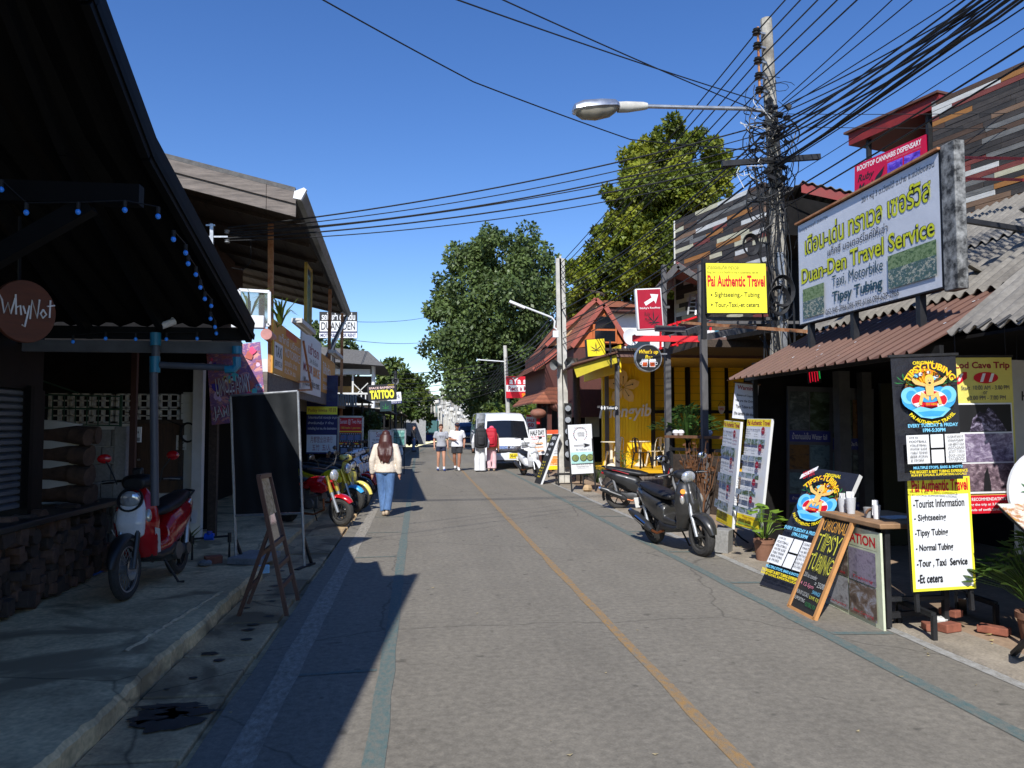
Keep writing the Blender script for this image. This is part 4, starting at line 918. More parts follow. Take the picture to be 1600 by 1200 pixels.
b = MB(); b.box((7.05, 24.3, .5), (11.5, 24.4, 4)); b.box((7.05, 22.96, .5), (7.2, 25, 3.6)); b.box((11.4, 13, 0), (11.5, 25, 4)); b.build('inner_wall', BLACK, cafe, world=True)
b = MB(); b.box((7.2, 24.12, 2.1), (11, 24.19, 2.2)); [b.bar((x, 24.15, .5), (x, 24.15, 3.8), .09) for x in (8.1, 8.7, 9.4)]; b.build('inner_frame', BLACK, cafe, world=True)
for y, x in ((22.7, 5.62), (20.4, 5.34), ): MB().bar((x, y, .45), (x, y, 3.66), .105).build('post', GREYP, cafe, world=True)
FASC = mat('brown_fascia', S(112, 84, 76), .6, .2, 4)
MB().box((5.1, 20.3, 3.56), (10.4, 20.4, 3.72)).build('fascia', FASC, cafe, world=True)
MB().box((5.2, 20.42, 3.6), (11, 25.2, 3.66)).build('patio_ceiling', mat('ceiling_ochre', (.42, .3, .08), .8, .2), cafe, world=True)
MB().box((5.0, 20.2, 3.72), (11, 25.2, 3.78)).build('deck', WOODD, cafe, world=True)
p = [PY(x, y, 20.15) for x, y in ((896, 574), (963, 554), (964, 567), (931, 578), (901, 590))]
MB().poly([(v.x, v.z) for v in p], 20.12, 20.16).build('gable_board', mat('mustard_board', S(196, 178, 40), .6, .12), cafe, world=True)
b = MB(); b.loft([[PY(893, 571, 20) + V((0, 0, .0)), PY(965, 551, 20), PY(965, 551, 20) + V((0, 0, .05)), PY(893, 571, 20) + V((0, 0, .05))], [PY(893, 571, 20) + V((.4, 4.5, 0)), PY(965, 551, 20) + V((.4, 4.5, .3)), PY(965, 551, 20) + V((.4, 4.5, .35)), PY(893, 571, 20) + V((.4, 4.5, .05))]]); b.build('side_roof', BROWN, cafe, world=True)
# flower emblem and lettering on the yellow wall
WOODL = mat('pale_plywood', S(246, 212, 150), .6, .12, 3)
fl = thing('flower_emblem', 'large pale wooden five petalled flower on the yellow wall', 'emblem', PY(973, 605, 22.85))
for k in range(5):
    a = math.pi / 2 + k * 2 * math.pi / 5; M = Matrix.Rotation(-(a - math.pi / 2), 4, 'Y')
    MB().poly([(0, .03), (.1, .14), (.165, .3), (.1, .47), (.0, .54), (-.12, .42), (-.15, .28), (-.09, .13)], -.03, 0, M).build('petal', WOODL, fl, smooth=0)
    b = MB(); b.tube([M @ V((.0, -.04, .08)), M @ V((.01, -.04, .30))], .006, 5); b.ell(M @ V((.012, -.04, .31)), (.02, .008, .02), 8, 6); b.build('stamen', BLACK, fl)
s = Sign('cafe_name_lettering', 'pale script lettering low on the yellow wall under the flower', 'lettering', PY(934, 660, 22.86), PY(1020, 656, 22.86), PY(934, 634, 22.86))
s.text(PRINTW, 'Thongyib', 0, 0, .98, 1.0, bold=.02, shear=.25); r_ = s.done()
s = Sign('toilet_sign', 'small black toilet sign with white figures and arrow on a patio post', 'sign', PY(938, 641, 20.2), PY(966, 641, 20.2), PY(938, 634, 20.2), t=.02, board=BLACK)
for x in (.08, .24): s.ell(PRINTW, x, .82, .035).poly(PRINTW, [(x - .05, .68), (x + .05, .68), (x + .06, .35), (x + .02, .35), (x + .02, .05), (x - .02, .05), (x - .02, .35), (x - .06, .35)])
s.text(PRINTW, 'Toilet', .34, .25, .76, .8, bold=.02).ell(PRINTW, .88, .5, .08).poly(INK, [(.83, .45), (.89, .45), (.89, .3), (.94, .5), (.89, .7), (.89, .58), (.83, .58)]).done()
# patio furniture
CW, CB = mat('cream_metal', S(232, 224, 200), .35, .08), mat('black_metal', (.015, .015, .017), .35, .2)
def cafe_chair(name, label, m):
    t = thing(name, label, 'chair')
    MB().box((-.18, -.18, .43), (.18, .18, .45)).build('seat', m, t, bevel=.012)
    for x in (-1, 1):
        for y in (-1, 1): MB().bar((x * .15, y * .15, .44), (x * .21, y * .21, 0), .045, .02).build('leg', m, t)
    MB().tube([(-.17, .17, .44), (-.16, .21, .7), (-.12, .235, .83), (0, .245, .86), (.12, .235, .83), (.16, .21, .7), (.17, .17, .44)], .013, 7).build('back_hoop', m, t)
    MB().loft([[(-.05, .18, .45), (.05, .18, .45), (.05, .19, .45), (-.05, .19, .45)], [(-.045, .235, .84), (.045, .235, .84), (.045, .245, .84), (-.045, .245, .84)]]).build('back_splat', m, t)
    return t
c0 = cafe_chair('metal_chair', 'cream metal chair nearest the left patio post', CW); c0.location = (5.75, 22.3, .5); c0.rotation_euler = (0, 0, R(-60)); c0['group'] = 'metal chairs on the patio'
c1 = cafe_chair('metal_chair', 'black metal chair between the two cream tables', CB); c1.location = (6.25, 21.2, .5); c1.rotation_euler = (0, 0, R(110)); c1['group'] = 'metal chairs on the patio'
dup(c0, (7.0, 22.3, .5), R(200), 'cream metal chair behind the black chair', 'metal chairs on the patio')
def ped_table(label, loc):
    t = thing('pedestal_table', label, 'table', loc)
    MB().lathe([(.3, .715), (.31, .72), (.31, .735), (.3, .74)], 24).build('table_top', CW, t); MB().lathe([(.2, 0), (.17, .03), (.06, .12), (.04, .35), (.05, .6), (.09, .715)], 16).build('pedestal', CW, t); return t
ped_table('cream pedestal table beside the left cream chair', (5.55, 21.9, .5)); ped_table('cream pedestal table behind the black chair', (6.55, 22.4, .5))
# rooftop bar: big posts and beams in front of the cafe, upper wooden storey
rb = thing('rooftop_bar', 'dark wooden rooftop bar with red railings and a steep gable over the cafe', 'building', (7, 17, .02))
XP = lambda px, y: PY(px, 600, y).x
for px, y, top in ((1043, 15.6, 3.7), (1100, 14.2, 3.55)): MB().bar((XP(px, y), y, .02), (XP(px, y), y, top), .115).build('post', GREYP, rb, world=True)
for px, y in ((1039, 17.5), (1096, 17.4)): MB().bar((XP(px, y), y, 3.7), (XP(px, y), y, 5.5), .1).build('post', GREYP, rb, world=True)
RAIL = mat('red_rail_paint', S(226, 20, 34), .45, .08)
a, c = PY(988, 529, 15.5), PY(1096, 530, 15.0)
MB().bar(a, c, .1, .12).build('red_beam', RAIL, rb, world=True)
MB().bar(PY(1024, 513, 15.4), PY(1070, 515, 15.4), .1, .12).build('beam', GREYP, rb, world=True); MB().bar(PY(1045, 529, 15.2), PY(1128, 500, 17.5), .09, .12).build('beam', GREYP, rb, world=True)
MB().bar(PY(1095, 528, 14.2), PY(1178, 512, 16), .12, .12).build('beam', GREYP, rb, world=True); MB().bar(PY(1066, 504, 14.3), PY(1262, 518, 10.6), .05).build('pipe', RUST, rb, world=True)
MB().bar(PY(1120, 504, 13.2), PY(1262, 504, 12.4), .05).build('beam', GREYP, rb, world=True)
b = MB()
def rail(p, q, w=.045): b.bar(p, q, w)
for (x0, y0, x1, y1) in ((1030, 545, 1095, 527), (1040, 510, 1092, 494), (1032, 512, 1032, 545), (1094, 490, 1094, 530), (1058, 502, 1058, 541), (1110, 497, 1110, 528), (1139, 500, 1139, 530), (1150, 529, 1193, 520), (1148, 498, 1168, 491), (1148, 498, 1148, 530), (1130, 531, 1141, 530)): rail(PY(x0, y0, 18.2), PY(x1, y1, 18.2))
b.build('red_railing', RAIL, rb, world=True)
b = MB(); b.box((6.7, 18, 3.80), (11, 18.3, 3.86)); b.build('terrace_edge', FASC, rb, world=True)
MB().box((6.7, 18, 3.62), (11, 20.2, 3.8)).build('terrace', WOODD, rb, world=True)
b = MB(); b.box((6.75, 20.5, 3.8), (8.4, 20.6, 5.2)); b.box((7.6, 18.8, 3.8), (7.7, 20.5, 5.6)); b.build('upper_wall', mat('upper_dark_red_wood', (.05, .022, .02), .8, .4, 4, stretch=(1, 1, 10)), rb, world=True)
pk_, el, er = PY(1058, 412, 18), PY(1019, 458, 18), PY(1112, 446, 18)
PINK = mat('faded_red_roof', S(166, 100, 96, .85), .7, .25, 6, stretch=(6, 1, 1))
b = MB(); dv = V((1.2, 4, .1))
for e in (el, er): b.loft([[pk_, e, e + V((0, 0, .06)), pk_ + V((0, 0, .06))], [pk_ + dv, e + dv, e + dv + V((0, 0, .06)), pk_ + dv + V((0, 0, .06))]])
b.build('gable_roof', PINK, rb, world=True)
b = MB(); b.bar(pk_ - V((0, .03, .05)), el - V((0, .03, .05)), .05, .14); b.bar(pk_ - V((0, .03, .05)), er - V((0, .03, .05)), .05, .14); b.build('barge_board', GREYP, rb, world=True)
b = MB(); L0, L1 = PY(1075, 492, 18.6), PY(1079, 460, 18.8); w_ = V((.2, 0, 0))
b.bar(L0, L1, .04); b.bar(L0 + w_, L1 + w_ * .8, .04); [b.bar(L0 + (L1 - L0) * t_, L0 + w_ + (L1 - L0) * t_, .03) for t_ in (.2, .4, .6, .8, 1)]
tag(b.build('step_ladder', STEEL, None), 'grey step ladder leaning under the rooftop gable', 'ladder')
for i, px in enumerate((1107, 1113, 1120, 1132, 1141)):
    t = MB().lathe([(.05, 0), (.065, .01), (.07, .16), (.06, .17)], 10).build('white_cup' if i != 2 else 'blue_cup', PRINTW if i != 2 else PVC, None); q = PY(px, 541, 18.1); t.location = (q.x, q.y, 3.861); tag(t, 'blue cup on the rooftop terrace edge' if i == 2 else 'white pot standing on the rooftop terrace edge', 'pot', 'pots on the terrace edge' if i != 2 else None)
# mosaic plank wall behind
mz = thing('plank_mosaic_building', 'tall building clad in a patchwork of coloured old planks', 'building', (8, 16, 0))
P0 = PY(1055, 345, 20); d_ = V((math.sin(R(15)), -math.cos(R(15)), 0)); n_ = V((-math.cos(R(15)), -math.sin(R(15)), 0))
PL = [mat('plank_%s' % k, c, .75, .3, 5, bump=.2, stretch=(1, 1, 6), c2=c2) for k, c, c2 in (('charcoal', (.022, .02, .02), (.05, .045, .043)), ('dark', (.035, .03, .028), (.07, .06, .055)), ('brown', (.06, .035, .024), (.1, .06, .04)), ('white', (.45, .45, .43), (.68, .68, .66)), ('cream', (.4, .38, .26), (.6, .57, .42)), ('orange', (.28, .12, .03), (.38, .17, .05)), ('red', (.14, .03, .026), (.22, .06, .05)), ('tan', (.16, .1, .06), (.24, .15, .1)), ('grey', (.1, .1, .1), (.2, .2, .19)))]
wts = [26, 22, 8, 7, 6, 6, 6, 4, 9]
ph_ = .115; zt = P0.z
def planks(P, L_, zt, H0, ph_=.115):
    b = MB(); r = 0
    while zt - (r + 1) * ph_ > H0:
        z1 = zt - r * ph_; z0 = z1 - ph_ + .006; u = -rnd.uniform(0, .5)
        while u < L_:
            L = rnd.uniform(.35, 1.35); a0 = max(0, u); e = min(L_, u + L - .008); u += L
            if e - a0 < .03: continue
            b.use(rnd.choices(PL, wts)[0]); o_ = n_ * rnd.uniform(.0, .012)
            q0, q1 = V((P.x, P.y, 0)) + d_ * a0 + o_, V((P.x, P.y, 0)) + d_ * e + o_; k_ = n_ * -.03
            b.loft([[q0 + V((0, 0, z0)), q1 + V((0, 0, z0)), q1 + V((0, 0, z1)), q0 + V((0, 0, z1))], [q0 + k_ + V((0, 0, z0)), q1 + k_ + V((0, 0, z0)), q1 + k_ + V((0, 0, z1)), q0 + k_ + V((0, 0, z1))]])
        r += 1
    b.build('plank_cladding', None, mz, world=True, smooth=0)
planks(P0, 3.6, zt, 4.0)
P2 = PY(1456, 160, 11.0); planks(P2, 4.5, P2.z, 3.9, .08)
Q = lambda u, off, z: V((P0.x, P0.y, z)) + d_ * u - n_ * off
b = MB(); b.loft([[Q(0, .04, 3.8), Q(3.6, .04, 3.8), Q(3.6, 2.5, 3.8), Q(0, 2.5, 3.8)], [Q(0, .04, zt - .02), Q(3.6, .04, zt - .02), Q(3.6, 2.5, zt - .02), Q(0, 2.5, zt - .02)]])
Q2 = lambda u, off, z: V((P2.x, P2.y, z)) + d_ * u - n_ * off
b.loft([[Q2(0, .04, 0), Q2(4.5, .04, 0), Q2(4.5, 4, 0), Q2(0, 4, 0)], [Q2(0, .04, P2.z - .02), Q2(4.5, .04, P2.z - .02), Q2(4.5, 4, P2.z - .02), Q2(0, 4, P2.z - .02)]]); b.build('wall', NEARBLK, mz, world=True)
MB().bar(Q(-.03, 0, zt), Q(-.03, 0, 4), .05).build('corner_trim', DIRTYW, mz, world=True)
# red turret with its own roof in front of the plank wall
tu = thing('red_roof_terrace', 'small terrace under a flat dark red roof beside the plank wall', 'terrace', (8, 12.5, 0))
RF = mat('red_fascia', S(128, 34, 32), .6, .2, 4)
T0 = PY(1326, 226, 13.2); T0 = V((T0.x, T0.y, 0)); zr = PY(1326, 226, 13.2).z
QT = lambda u, o, z: T0 + d_ * u - n_ * o + V((0, 0, z))
def slab(u0, u1, o0, o1, z0, z1, dz=0.): return MB().loft([[QT(u0, o0, z0), QT(u1, o0, z0 + dz), QT(u1, o1, z0 + dz), QT(u0, o1, z0)], [QT(u0, o0, z1), QT(u1, o0, z1 + dz), QT(u1, o1, z1 + dz), QT(u0, o1, z1)]])
slab(0, 1.9, 0, 1.6, zr - .02, zr + .2).build('roof', RF, tu, world=True); slab(-.06, 1.92, -.06, 1.65, zr + .2, zr + .24).build('roof_sheet', BROWN, tu, world=True)
slab(.3, 1.9, .1, 1.6, zr - 1.5, zr - 1.42).build('floor', NEARBLK, tu, world=True); slab(.2, 1.9, 1.5, 1.6, zr - 1.5, zr - .02).build('back_wall', NEARBLK, tu, world=True); slab(1.85, 1.9, .1, 1.5, zr - 1.5, zr - .02).build('side_wall', NEARBLK, tu, world=True)
for u in (.35, 1.6): MB().bar(QT(u, .12, zr - 2), QT(u, .12, zr), .07).build('post', DARKMETAL, tu, world=True)
s = Sign('rooftop_sign', 'red sign with white capitals and purple photos below the dark red roof', 'sign', PY(1335, 306, 12.7), PY(1447, 262, 11.25), PY(1337, 258, 12.7), t=.04, board=mat('crimson_sign', S(188, 14, 60), .45, .12, 2))
s.text(PRINTW, 'ROOFTOP CANNABIS DISPENSARY', .04, .76, .94, .93, bold=.02).text(mat('dim_rose', S(210, 120, 140)), 'BAR & RESTAURANT LOUNGE', .48, .66, .94, .71)
s.text(INK, 'Ruby', .05, .32, .3, .62, bold=.02, shear=.3).text(INK, 'Mush', .06, .04, .3, .3, bold=.02, shear=.3).poly(INK, [(.27, .1), (.33, .35), (.45, .58), (.42, .35), (.33, .12)])
for x0 in (.49, .72): s.rect(photomat('purple_%d' % int(x0 * 100), [S(30, 14, 90), S(90, 60, 190), S(160, 130, 230)], 6, x0), x0, .1, x0 + .21, .6, 'photo')
s.done()
sr = thing('red_edged_roof', 'low corrugated roof with a dark red fascia behind the white billboard', 'roof', (7, 13.5, 0))
a, c = PY(1252, 286, 13.8), PY(1345, 306, 13.4); e = PY(1224, 306, 14.2); up = V((0, 0, .13)); bk = V((1.0, 2.6, .1))
MB().loft([[a, c, c - up * 1.4, a - up * 1.4], [a + V((.02, .05, 0)), c + V((.02, .05, 0)), c + V((.02, .05, -.18)), a + V((.02, .05, -.18))]]).build('fascia', RF, sr, world=True)
b = MB(); A = []
for i in range(61):
    t_ = i / 60; w = .02 * math.sin(t_ * 60 * 2 * math.pi / 7); p = (e + (a - e) * (t_ / .25) if t_ < .25 else a + (c - a) * ((t_ - .25) / .75)) + V((0, -.05, .02 + w)); A.append(p)
for p, q in zip(A, A[1:]): b.quad(p, q, q + bk, p + bk)
b.build('sheet', ASB, sr, world=True, solid=.01)
MB().loft([[e - up, a - up * 2.2, c - up * 2.2, c - up * 6, e - up * 6], [p + bk for p in (e - up, a - up * 2.2, c - up * 2.2, c - up * 6, e - up * 6)]]).build('wall', NEARBLK, sr, world=True)
# dark gable right behind the grey roof
sg = thing('dark_gable', 'dark gable with a faded pink edge above the grey corrugated roof', 'roof', (8.6, 9.5, 4))
g0, g1, g2 = PY(1500, 305, 10.8), PY(1532, 256, 10.8), PY(1612, 282, 10.6)
MB().loft([[g0, g2 - V((0, 0, .5)), g1], [g0 + V((0, .05, 0)), g2 + V((0, .05, -.5)), g1 + V((0, .05, 0))]]).build('gable_wall', WOODD, sg, world=True)
b = MB(); b.bar(g0 - V((0, .05, 0)), g1 - V((0, .05, 0)), .06, .1); b.bar(g1 - V((0, .05, 0)), g2 - V((0, .05, 0)), .06, .1); b.build('barge_board', GREYP, sg, world=True)
MB().bar(g1 + V((.05, -.08, .06)), g2 + V((.05, -.08, .06)), .05, .09).build('pink_edge', PINK, sg, world=True)
b = MB(); [b.bar(PY(1500, y0, 9.9), PY(1600, y0 + 2, 8.5), .035) for y0 in (246, 279)]; b.build('red_bar', RF, sg, world=True)
# ================================================================ RIGHT: red tiled timber house with three stepped gables
rh = thing('tiled_timber_house', 'red tiled timber house with three stepped gables and arched attic window', 'house', (6.5, 28, 0))
RT = tilemat('red_roof_tile', S(138, 78, 54, .85), S(176, 108, 78, .85)); RT2 = mat('tan_gable', S(186, 150, 110, .9), .8, .2, 5, stretch=(8, 1, 1)); ORW = mat('orange_timber', S(190, 100, 46), .6, .2, 4, stretch=(9, 1, 1)); DRW = mat('dark_red_timber', S(84, 44, 36), .7, .3, 5, stretch=(9, 9, 1))
def gable(pk, el, er, y, dep, nm='roof', face=RT2, ridge_up=0.):
    p, e, r2 = PY(*pk, y), PY(*el, y), PY(*er, y); dv = V((0, dep, ridge_up)); u = V((0, 0, .07))
    b = MB()
    for q in (e, r2): b.loft([[p + u, q + u, q, p], [p + u + dv, q + u + dv, q + dv, p + dv]])
    b.build(nm, RT, rh, world=True)
    bb = MB(); [bb.bar(p + V((0, -.04, .02)), q + V((0, -.04, .02)), .06, .16) for q in (e, r2)]; bb.build('barge_board', mat('barge_red', S(160, 82, 66), .6, .2) if 'barge_red' not in bpy.data.materials else bpy.data.materials['barge_red'], rh, world=True)
    MB().poly([(p.x, p.z - .05), (r2.x - .1, r2.z), (e.x + .1, e.z)], y + .1, y + .14).build('gable_wall', face, rh, world=True); return p, e, r2
gable((943, 476), (893, 543), (980, 536), 26, 4, face=ORW)
gable((931, 468), (853, 541), (985, 520), 29.5, 3.2)
gable((918, 460), (846, 552), (985, 520), 32.5, 4)
gable((938, 500), (833, 579), (980, 540), 28.5, 6)
aw = MB(); c = PY(945, 516, 25.98)
MB().box((c.x - .42, 25.95, c.z - .45), (c.x + .42, 26.02, c.z + .2)).build('window_frame', ORW, rh, world=True)
b = MB(); b.box((c.x - .36, 25.93, c.z - .38), (c.x + .36, 25.96, c.z - .02)); b.poly([(c.x + .36 * math.cos(q), c.z + .06 + .42 * math.sin(q)) for q in [math.pi * i / 12 for i in range(13)]], 25.93, 25.96); b.build('window_pane', GLASSD, rh, world=True)
b = MB(); b.box((4.7, 28.5, 2.7), (9, 34, 4.6)); b.box((5.3, 26.1, 2.0), (9, 28.5, 4.4)); b.build('timber_wall', DRW, rh, world=True)
p = [PY(*q, 27.5) for q in ((832, 628), (853, 604), (912, 604), (912, 628))]
MB().loft([[p[0], p[1] + V((.2, .6, 0)), p[2] + V((.2, .6, 0)), p[3]], [p[0] + V((0, .0, -.06)), p[1] + V((.2, .6, -.06)), p[2] + V((.2, .6, -.06)), p[3] + V((0, 0, -.06))]]).build('skirt_roof', RT, rh, world=True)
MB().loft([[p[0], p[1] + V((.2, .6, 0)), p[1] + V((.2, 6.6, 0)), p[0] + V((0, 6, 0))], [p[0] - V((0, 0, .06)), p[1] + V((.2, .6, -.06)), p[1] + V((.2, 6.6, -.06)), p[0] + V((0, 6, -.06))]]).build('skirt_roof', RT, rh, world=True)
MB().box((5.4, 29, .02), (9, 34, 2.7)).build('ground_floor', NEARBLK, rh, world=True)  # solid near-black box in place of the shaded interior
for px, y in ((842, 28.2), (858, 28), (902, 26.4)): MB().bar((XP(px, y), y, .02), (XP(px, y), y, 2.7), .16).build('post', DRW, rh, world=True)
MB().bar(PY(848, 635, 27.9), PY(862, 620, 27.9), .1).build('brace', DRW, rh, world=True)
MB().box((5.9, 27.0, 1.3), (6.4, 27.06, 2.2)).build('shutter', mat('pale_shutter', S(200, 196, 170), .6), rh, world=True)
# plain white house wall behind with brown eave
ww = thing('white_back_house', 'white plastered house wall with a brown eave behind the satellite dish', 'house', (8.5, 31, 0))
MB().box((7.2, 29, 0), (12, 36, 6.05)).build('wall', WHITE, ww, world=True); MB().box((7.0, 28.4, 6.05), (12.5, 36, 6.2)).build('eave', DRW, ww, world=True); MB().loft([[(7.0, 28.3, 6.2), (12.5, 28.3, 6.2), (12.5, 36, 6.2), (7, 36, 6.2)], [(7.6, 31, 6.9), (12.5, 31, 6.9), (12.5, 34, 6.9), (7.6, 34, 6.9)]]).build('roof', RT, ww, world=True)
MB().box((7.95, 28.95, 3.6), (8.9, 28.99, 5.2)).build('window', GLASSD, ww, world=True)
q = PY(985, 527, 23.2); sd_ = thing('satellite_dish', 'white satellite dish above the yellow cafe roof', 'dish', q, rot=(R(84), 0, R(12)))
MB().lathe([(.0, -.0), (.15, .012), (.24, .035), (.27, .05), (.265, .055), (.15, .02), (0.001, .008)], 28, caps=False).build('bowl', PRINTW, sd_); MB().tube([(0, -.24, .04), (0, -.16, .22), (0, -.02, .26)], .012, 6).build('arm', STEEL, sd_); MB().cyl((0, 0, .22), (0, 0, .29), .03).build('feed_horn', BPLASTIC, sd_); MB().tube([(0, 0, -.02), (0, -.1, -.1), (0, -.42, -.12)], .02, 6).build('mast', STEEL, sd_)
# ================================================================ RIGHT: signs and street furniture
TW = mat('sign_white_vinyl', (.66, .67, .71), .38, .07, 2.2, bump=.35)
YG = mat('lime_letter', S(214, 216, 24), .5, .05); TEAL = mat('teal_ink', S(30, 70, 84), .5, .1)
CROWD = photomat('river_crowd_photo', [S(40, 60, 70), S(90, 110, 90), S(30, 80, 90), S(200, 195, 170), S(70, 90, 70)], 22); GRASS = photomat('river_bank_photo', [S(34, 56, 30), S(84, 112, 60), S(140, 158, 110), S(60, 84, 50)], 18)
PEEL = mat('peeling_paint', (.02, .02, .02), .8, .3, 9, c2=(.5, .5, .48), amt=.6, bump=.2)
s = Sign('travel_billboard', 'large white billboard with yellow Thai and English lettering above the brown awning', 'billboard', (5.0, 9.62, 3.02), (5.0, 6.78, 3.02), (5.0, 9.62, 4.37), t=.09, board=BLACK)
s.rect(TW, .008, .012, .992, .988)
s.text(INK, 'ใบอนุญาตเลขที่ 23/01754', .02, .905, .27, .955).text(INK, '20/1 หมู่ 3 ต.เวียงใต้ อ.ปาย จ.แม่ฮ่องสอน', .53, .885, .97, .955)
for m, bo in ((INK, .05), (YG, .012)):
    s.text(m, 'เดือน-เด่น ทราเวล เซอร์วิส', .07, .665, .95, .875, bold=bo).text(m, 'Duan-Den Travel Service', .035, .395, .965, .545, bold=bo)
s.text(INK, 'แท็กซี่ มอเตอร์ไซค์ให้เช่า', .27, .567, .70, .645).text(TEAL, 'Taxi, Motorbike', .3, .255, .665, .37).text(TEAL, 'Tipsy Tubing', .3, .105, .66, .225, bold=.025).text(INK, '062-945-3966,096-992-6166,094-629-2966', .245, .025, .76, .085)
for (x0, z0, x1, z1) in ((.05, .055, .235, .34), (.70, .1, .975, .365)):
    s.rect(GRASS, x0, (z0 + z1) / 2, x1, z1, 'photo').rect(CROWD, x0, z0, x1, (z0 + z1) / 2 + .02, 'photo')
s.done()
b = MB(); b.box((4.99, 6.57, 2.98), (5.1, 6.77, 4.40)); b.build('end_post', PEEL, s.root, world=True, bevel=.01)
for y in (7.2, 8.4, 9.4): MB().bar((5.05, y, 2.6), (5.05, y, 3.05), .07).build('stay', DARKMETAL, s.root, world=True)
for y in (7.3, 9.2): MB().bar((5.1, y, 3.9), (6.4, y, 3.75), .05).build('stay', DARKMETAL, s.root, world=True)
b = MB(); b.box((4.96, 6.77, 4.372), (5.1, 9.62, 4.395)); b.build('rusty_top_edge', RUST, s.root, world=True)
s = Sign('yellow_travel_sign', 'bright yellow sign with a red heading beside the concrete pole', 'sign', PY(1104, 490, 11.6), PY(1200, 490, 11.6), PY(1104, 410, 11.6), t=.06, board=BLACK)
s.rect(YEL, .012, .015, .988, .985).text(INK, 'ปายออเธนทิค ทราเวล', .03, .865, .54, .945).text(INK, 'ที่อยู่ 20/1 ม.3 ต.เวียงใต้ อ.ปาย จ.แม่ฮ่องสอน 58130', .03, .775, .86, .83).text(RED, 'Pai Authentic Travel', .03, .525, .965, .75, bold=.03)
s.text(INK, 'Sightseeing,- Tubing', .14, .3, .87, .42).text(INK, 'Tour,-Taxi,-et cetera', .14, .115, .86, .22)
for z in (.365, .175): s.poly(INK, [(.07, z - .025), (.105, z), (.07, z + .025), (.08, z)])
s.done(); MB().bar(PY(1100, 530, 11.7), PY(1100, 405, 11.7), .07).build('post', BLACK, s.root, world=True); MB().bar(PY(1100, 498, 11.7), PY(1215, 498, 11.9), .05).build('bracket', GREYP, s.root, world=True)
s = Sign('arrow_sign', 'crimson light box with white arrow and black leaf on a patio post', 'sign', PY(997, 516, 15.5), PY(1038, 514, 15.5), PY(997, 451, 15.5), t=.12, board=WHITE, edge=.02)
s.rect(mat('crimson_panel', S(168, 14, 44), .45, .1), .06, .03, .95, .97).poly(PRINTW, [(.3, .66), (.6, .77), (.55, .86), (.86, .84), (.74, .62), (.68, .7), (.36, .58)]).text(PRINTW, "Sticky's Rooftop", .12, .49, .9, .55, bold=.02).poly(INK, LEAF5(.62, .17, .3)).text(INK, 'Ruby', .28, .3, .5, .42, shear=.2).text(INK, 'Mush', .28, .2, .5, .29, shear=.2).done()
MB().bar(PY(1038, 480, 15.55), PY(1046, 480, 15.55), .05).build('bracket', GREYP, s.root, world=True)
c = PY(1012, 560, 15.4); t = thing('round_bar_sign', 'round black bar sign with yellow lettering and two beer mugs', 'sign', c)
rr = .27; Mx = Matrix.Rotation(math.pi / 2, 4, 'X')
MB().lathe([(rr, -.06), (rr, .06)], 36, Mx).build('disc', BLACK, t); MB().lathe([(rr + .012, -.05), (rr + .02, 0), (rr + .012, .075), (rr - .005, .075), (rr - .005, -.05)], 36, Mx, caps=False).build('rim', STEEL, t)
s = Sign('x', None, None, (-rr, -.062, -rr), (rr, -.062, -rr), (-rr, -.062, rr)); s.root.parent = t
s.text(DRED, "What's up", .12, .63, .88, .83, bold=.05, shear=.2).text(YELI, "What's up", .12, .63, .88, .83, bold=.015, shear=.2).text(DRED, 'Bar', .36, .46, .66, .62, bold=.05, shear=.2).text(YELI, 'Bar', .36, .46, .66, .62, bold=.015, shear=.2)
MUG = mat('beer_amber', S(196, 84, 40), .4, .3, 30)
for k in (-1, 1):
    cx = .5 + k * .15; s.poly(PRINTW, [(cx - .12, .16), (cx + .1, .16), (cx + .13, .42), (cx - .14, .42)]).poly(MUG, [(cx - .09, .18), (cx + .08, .18), (cx + .1, .34), (cx - .11, .34)]).ell(PRINTW, cx + k * .14, .3, .06, inner=.6)
    for q in (-.08, 0, .08): s.ell(PRINTW, cx + q, .42, .05)
for b_, part, m in s.parts.values(): b_.build(part, m, t, smooth=0).location = (-rr, -.062, -rr)
bpy.data.objects.remove(s.root)
MB().bar((.2, .03, .1), (.42, .03, .1), .03).build('bracket', STEEL, t)
s = Sign('leaf_light_box', 'small yellow light box with black leaf above the mustard gable board', 'sign', PY(918, 558, 20.05), PY(947, 556, 20.05), PY(918, 530, 20.05), t=.2, board=BLACK)
s.rect(YELI, .03, .03, .97, .97).poly(INK, LEAF5(.5, .36, .42)).done(); MB().bar(PY(955, 575, 20.1), PY(953, 532, 20.1), .04).build('post', DARKMETAL, s.root, world=True)
s = Sign('open_sign', 'half round white open sign hanging on the cafe door', 'sign', PY(1122, 647, 23.9), PY(1133, 647, 23.9), PY(1122, 634, 23.9), t=.01)
s.poly(PRINTW, [(.5 + .5 * math.cos(a), .95 + .95 * math.sin(a)) for a in [math.pi + math.pi * i / 14 for i in range(15)]], 'board').text(RED, 'OPEN', .2, .45, .8, .75, bold=.02).done(); b = MB(); b.tube([PY(1122, 634, 23.9), PY(1127, 626, 23.9), PY(1133, 634, 23.9)], .008, 5); b.build('cord', BLACK, s.root, world=True)
s = Sign('warning_banner', 'white cloth banner headed Warning in red, hung from the awning corner', 'banner', PY(1144, 653, 10.4), PY(1181, 657, 10.35), PY(1147, 598, 10.4), t=.004, board=TW)
s.text(DRED, 'Warning!', .1, .79, .9, .95, bold=.03).text(INK, 'Beware of Copycats', .12, .62, .86, .7, bold=.02).text(INK, 'We are the Original', .06, .46, .94, .55, bold=.02).text(INK, 'Tipsy Tubing in PAI', .1, .28, .9, .39, bold=.02).text(INK, '(the cannabis slim shady)', .05, .08, .95, .2, bold=.02).done()
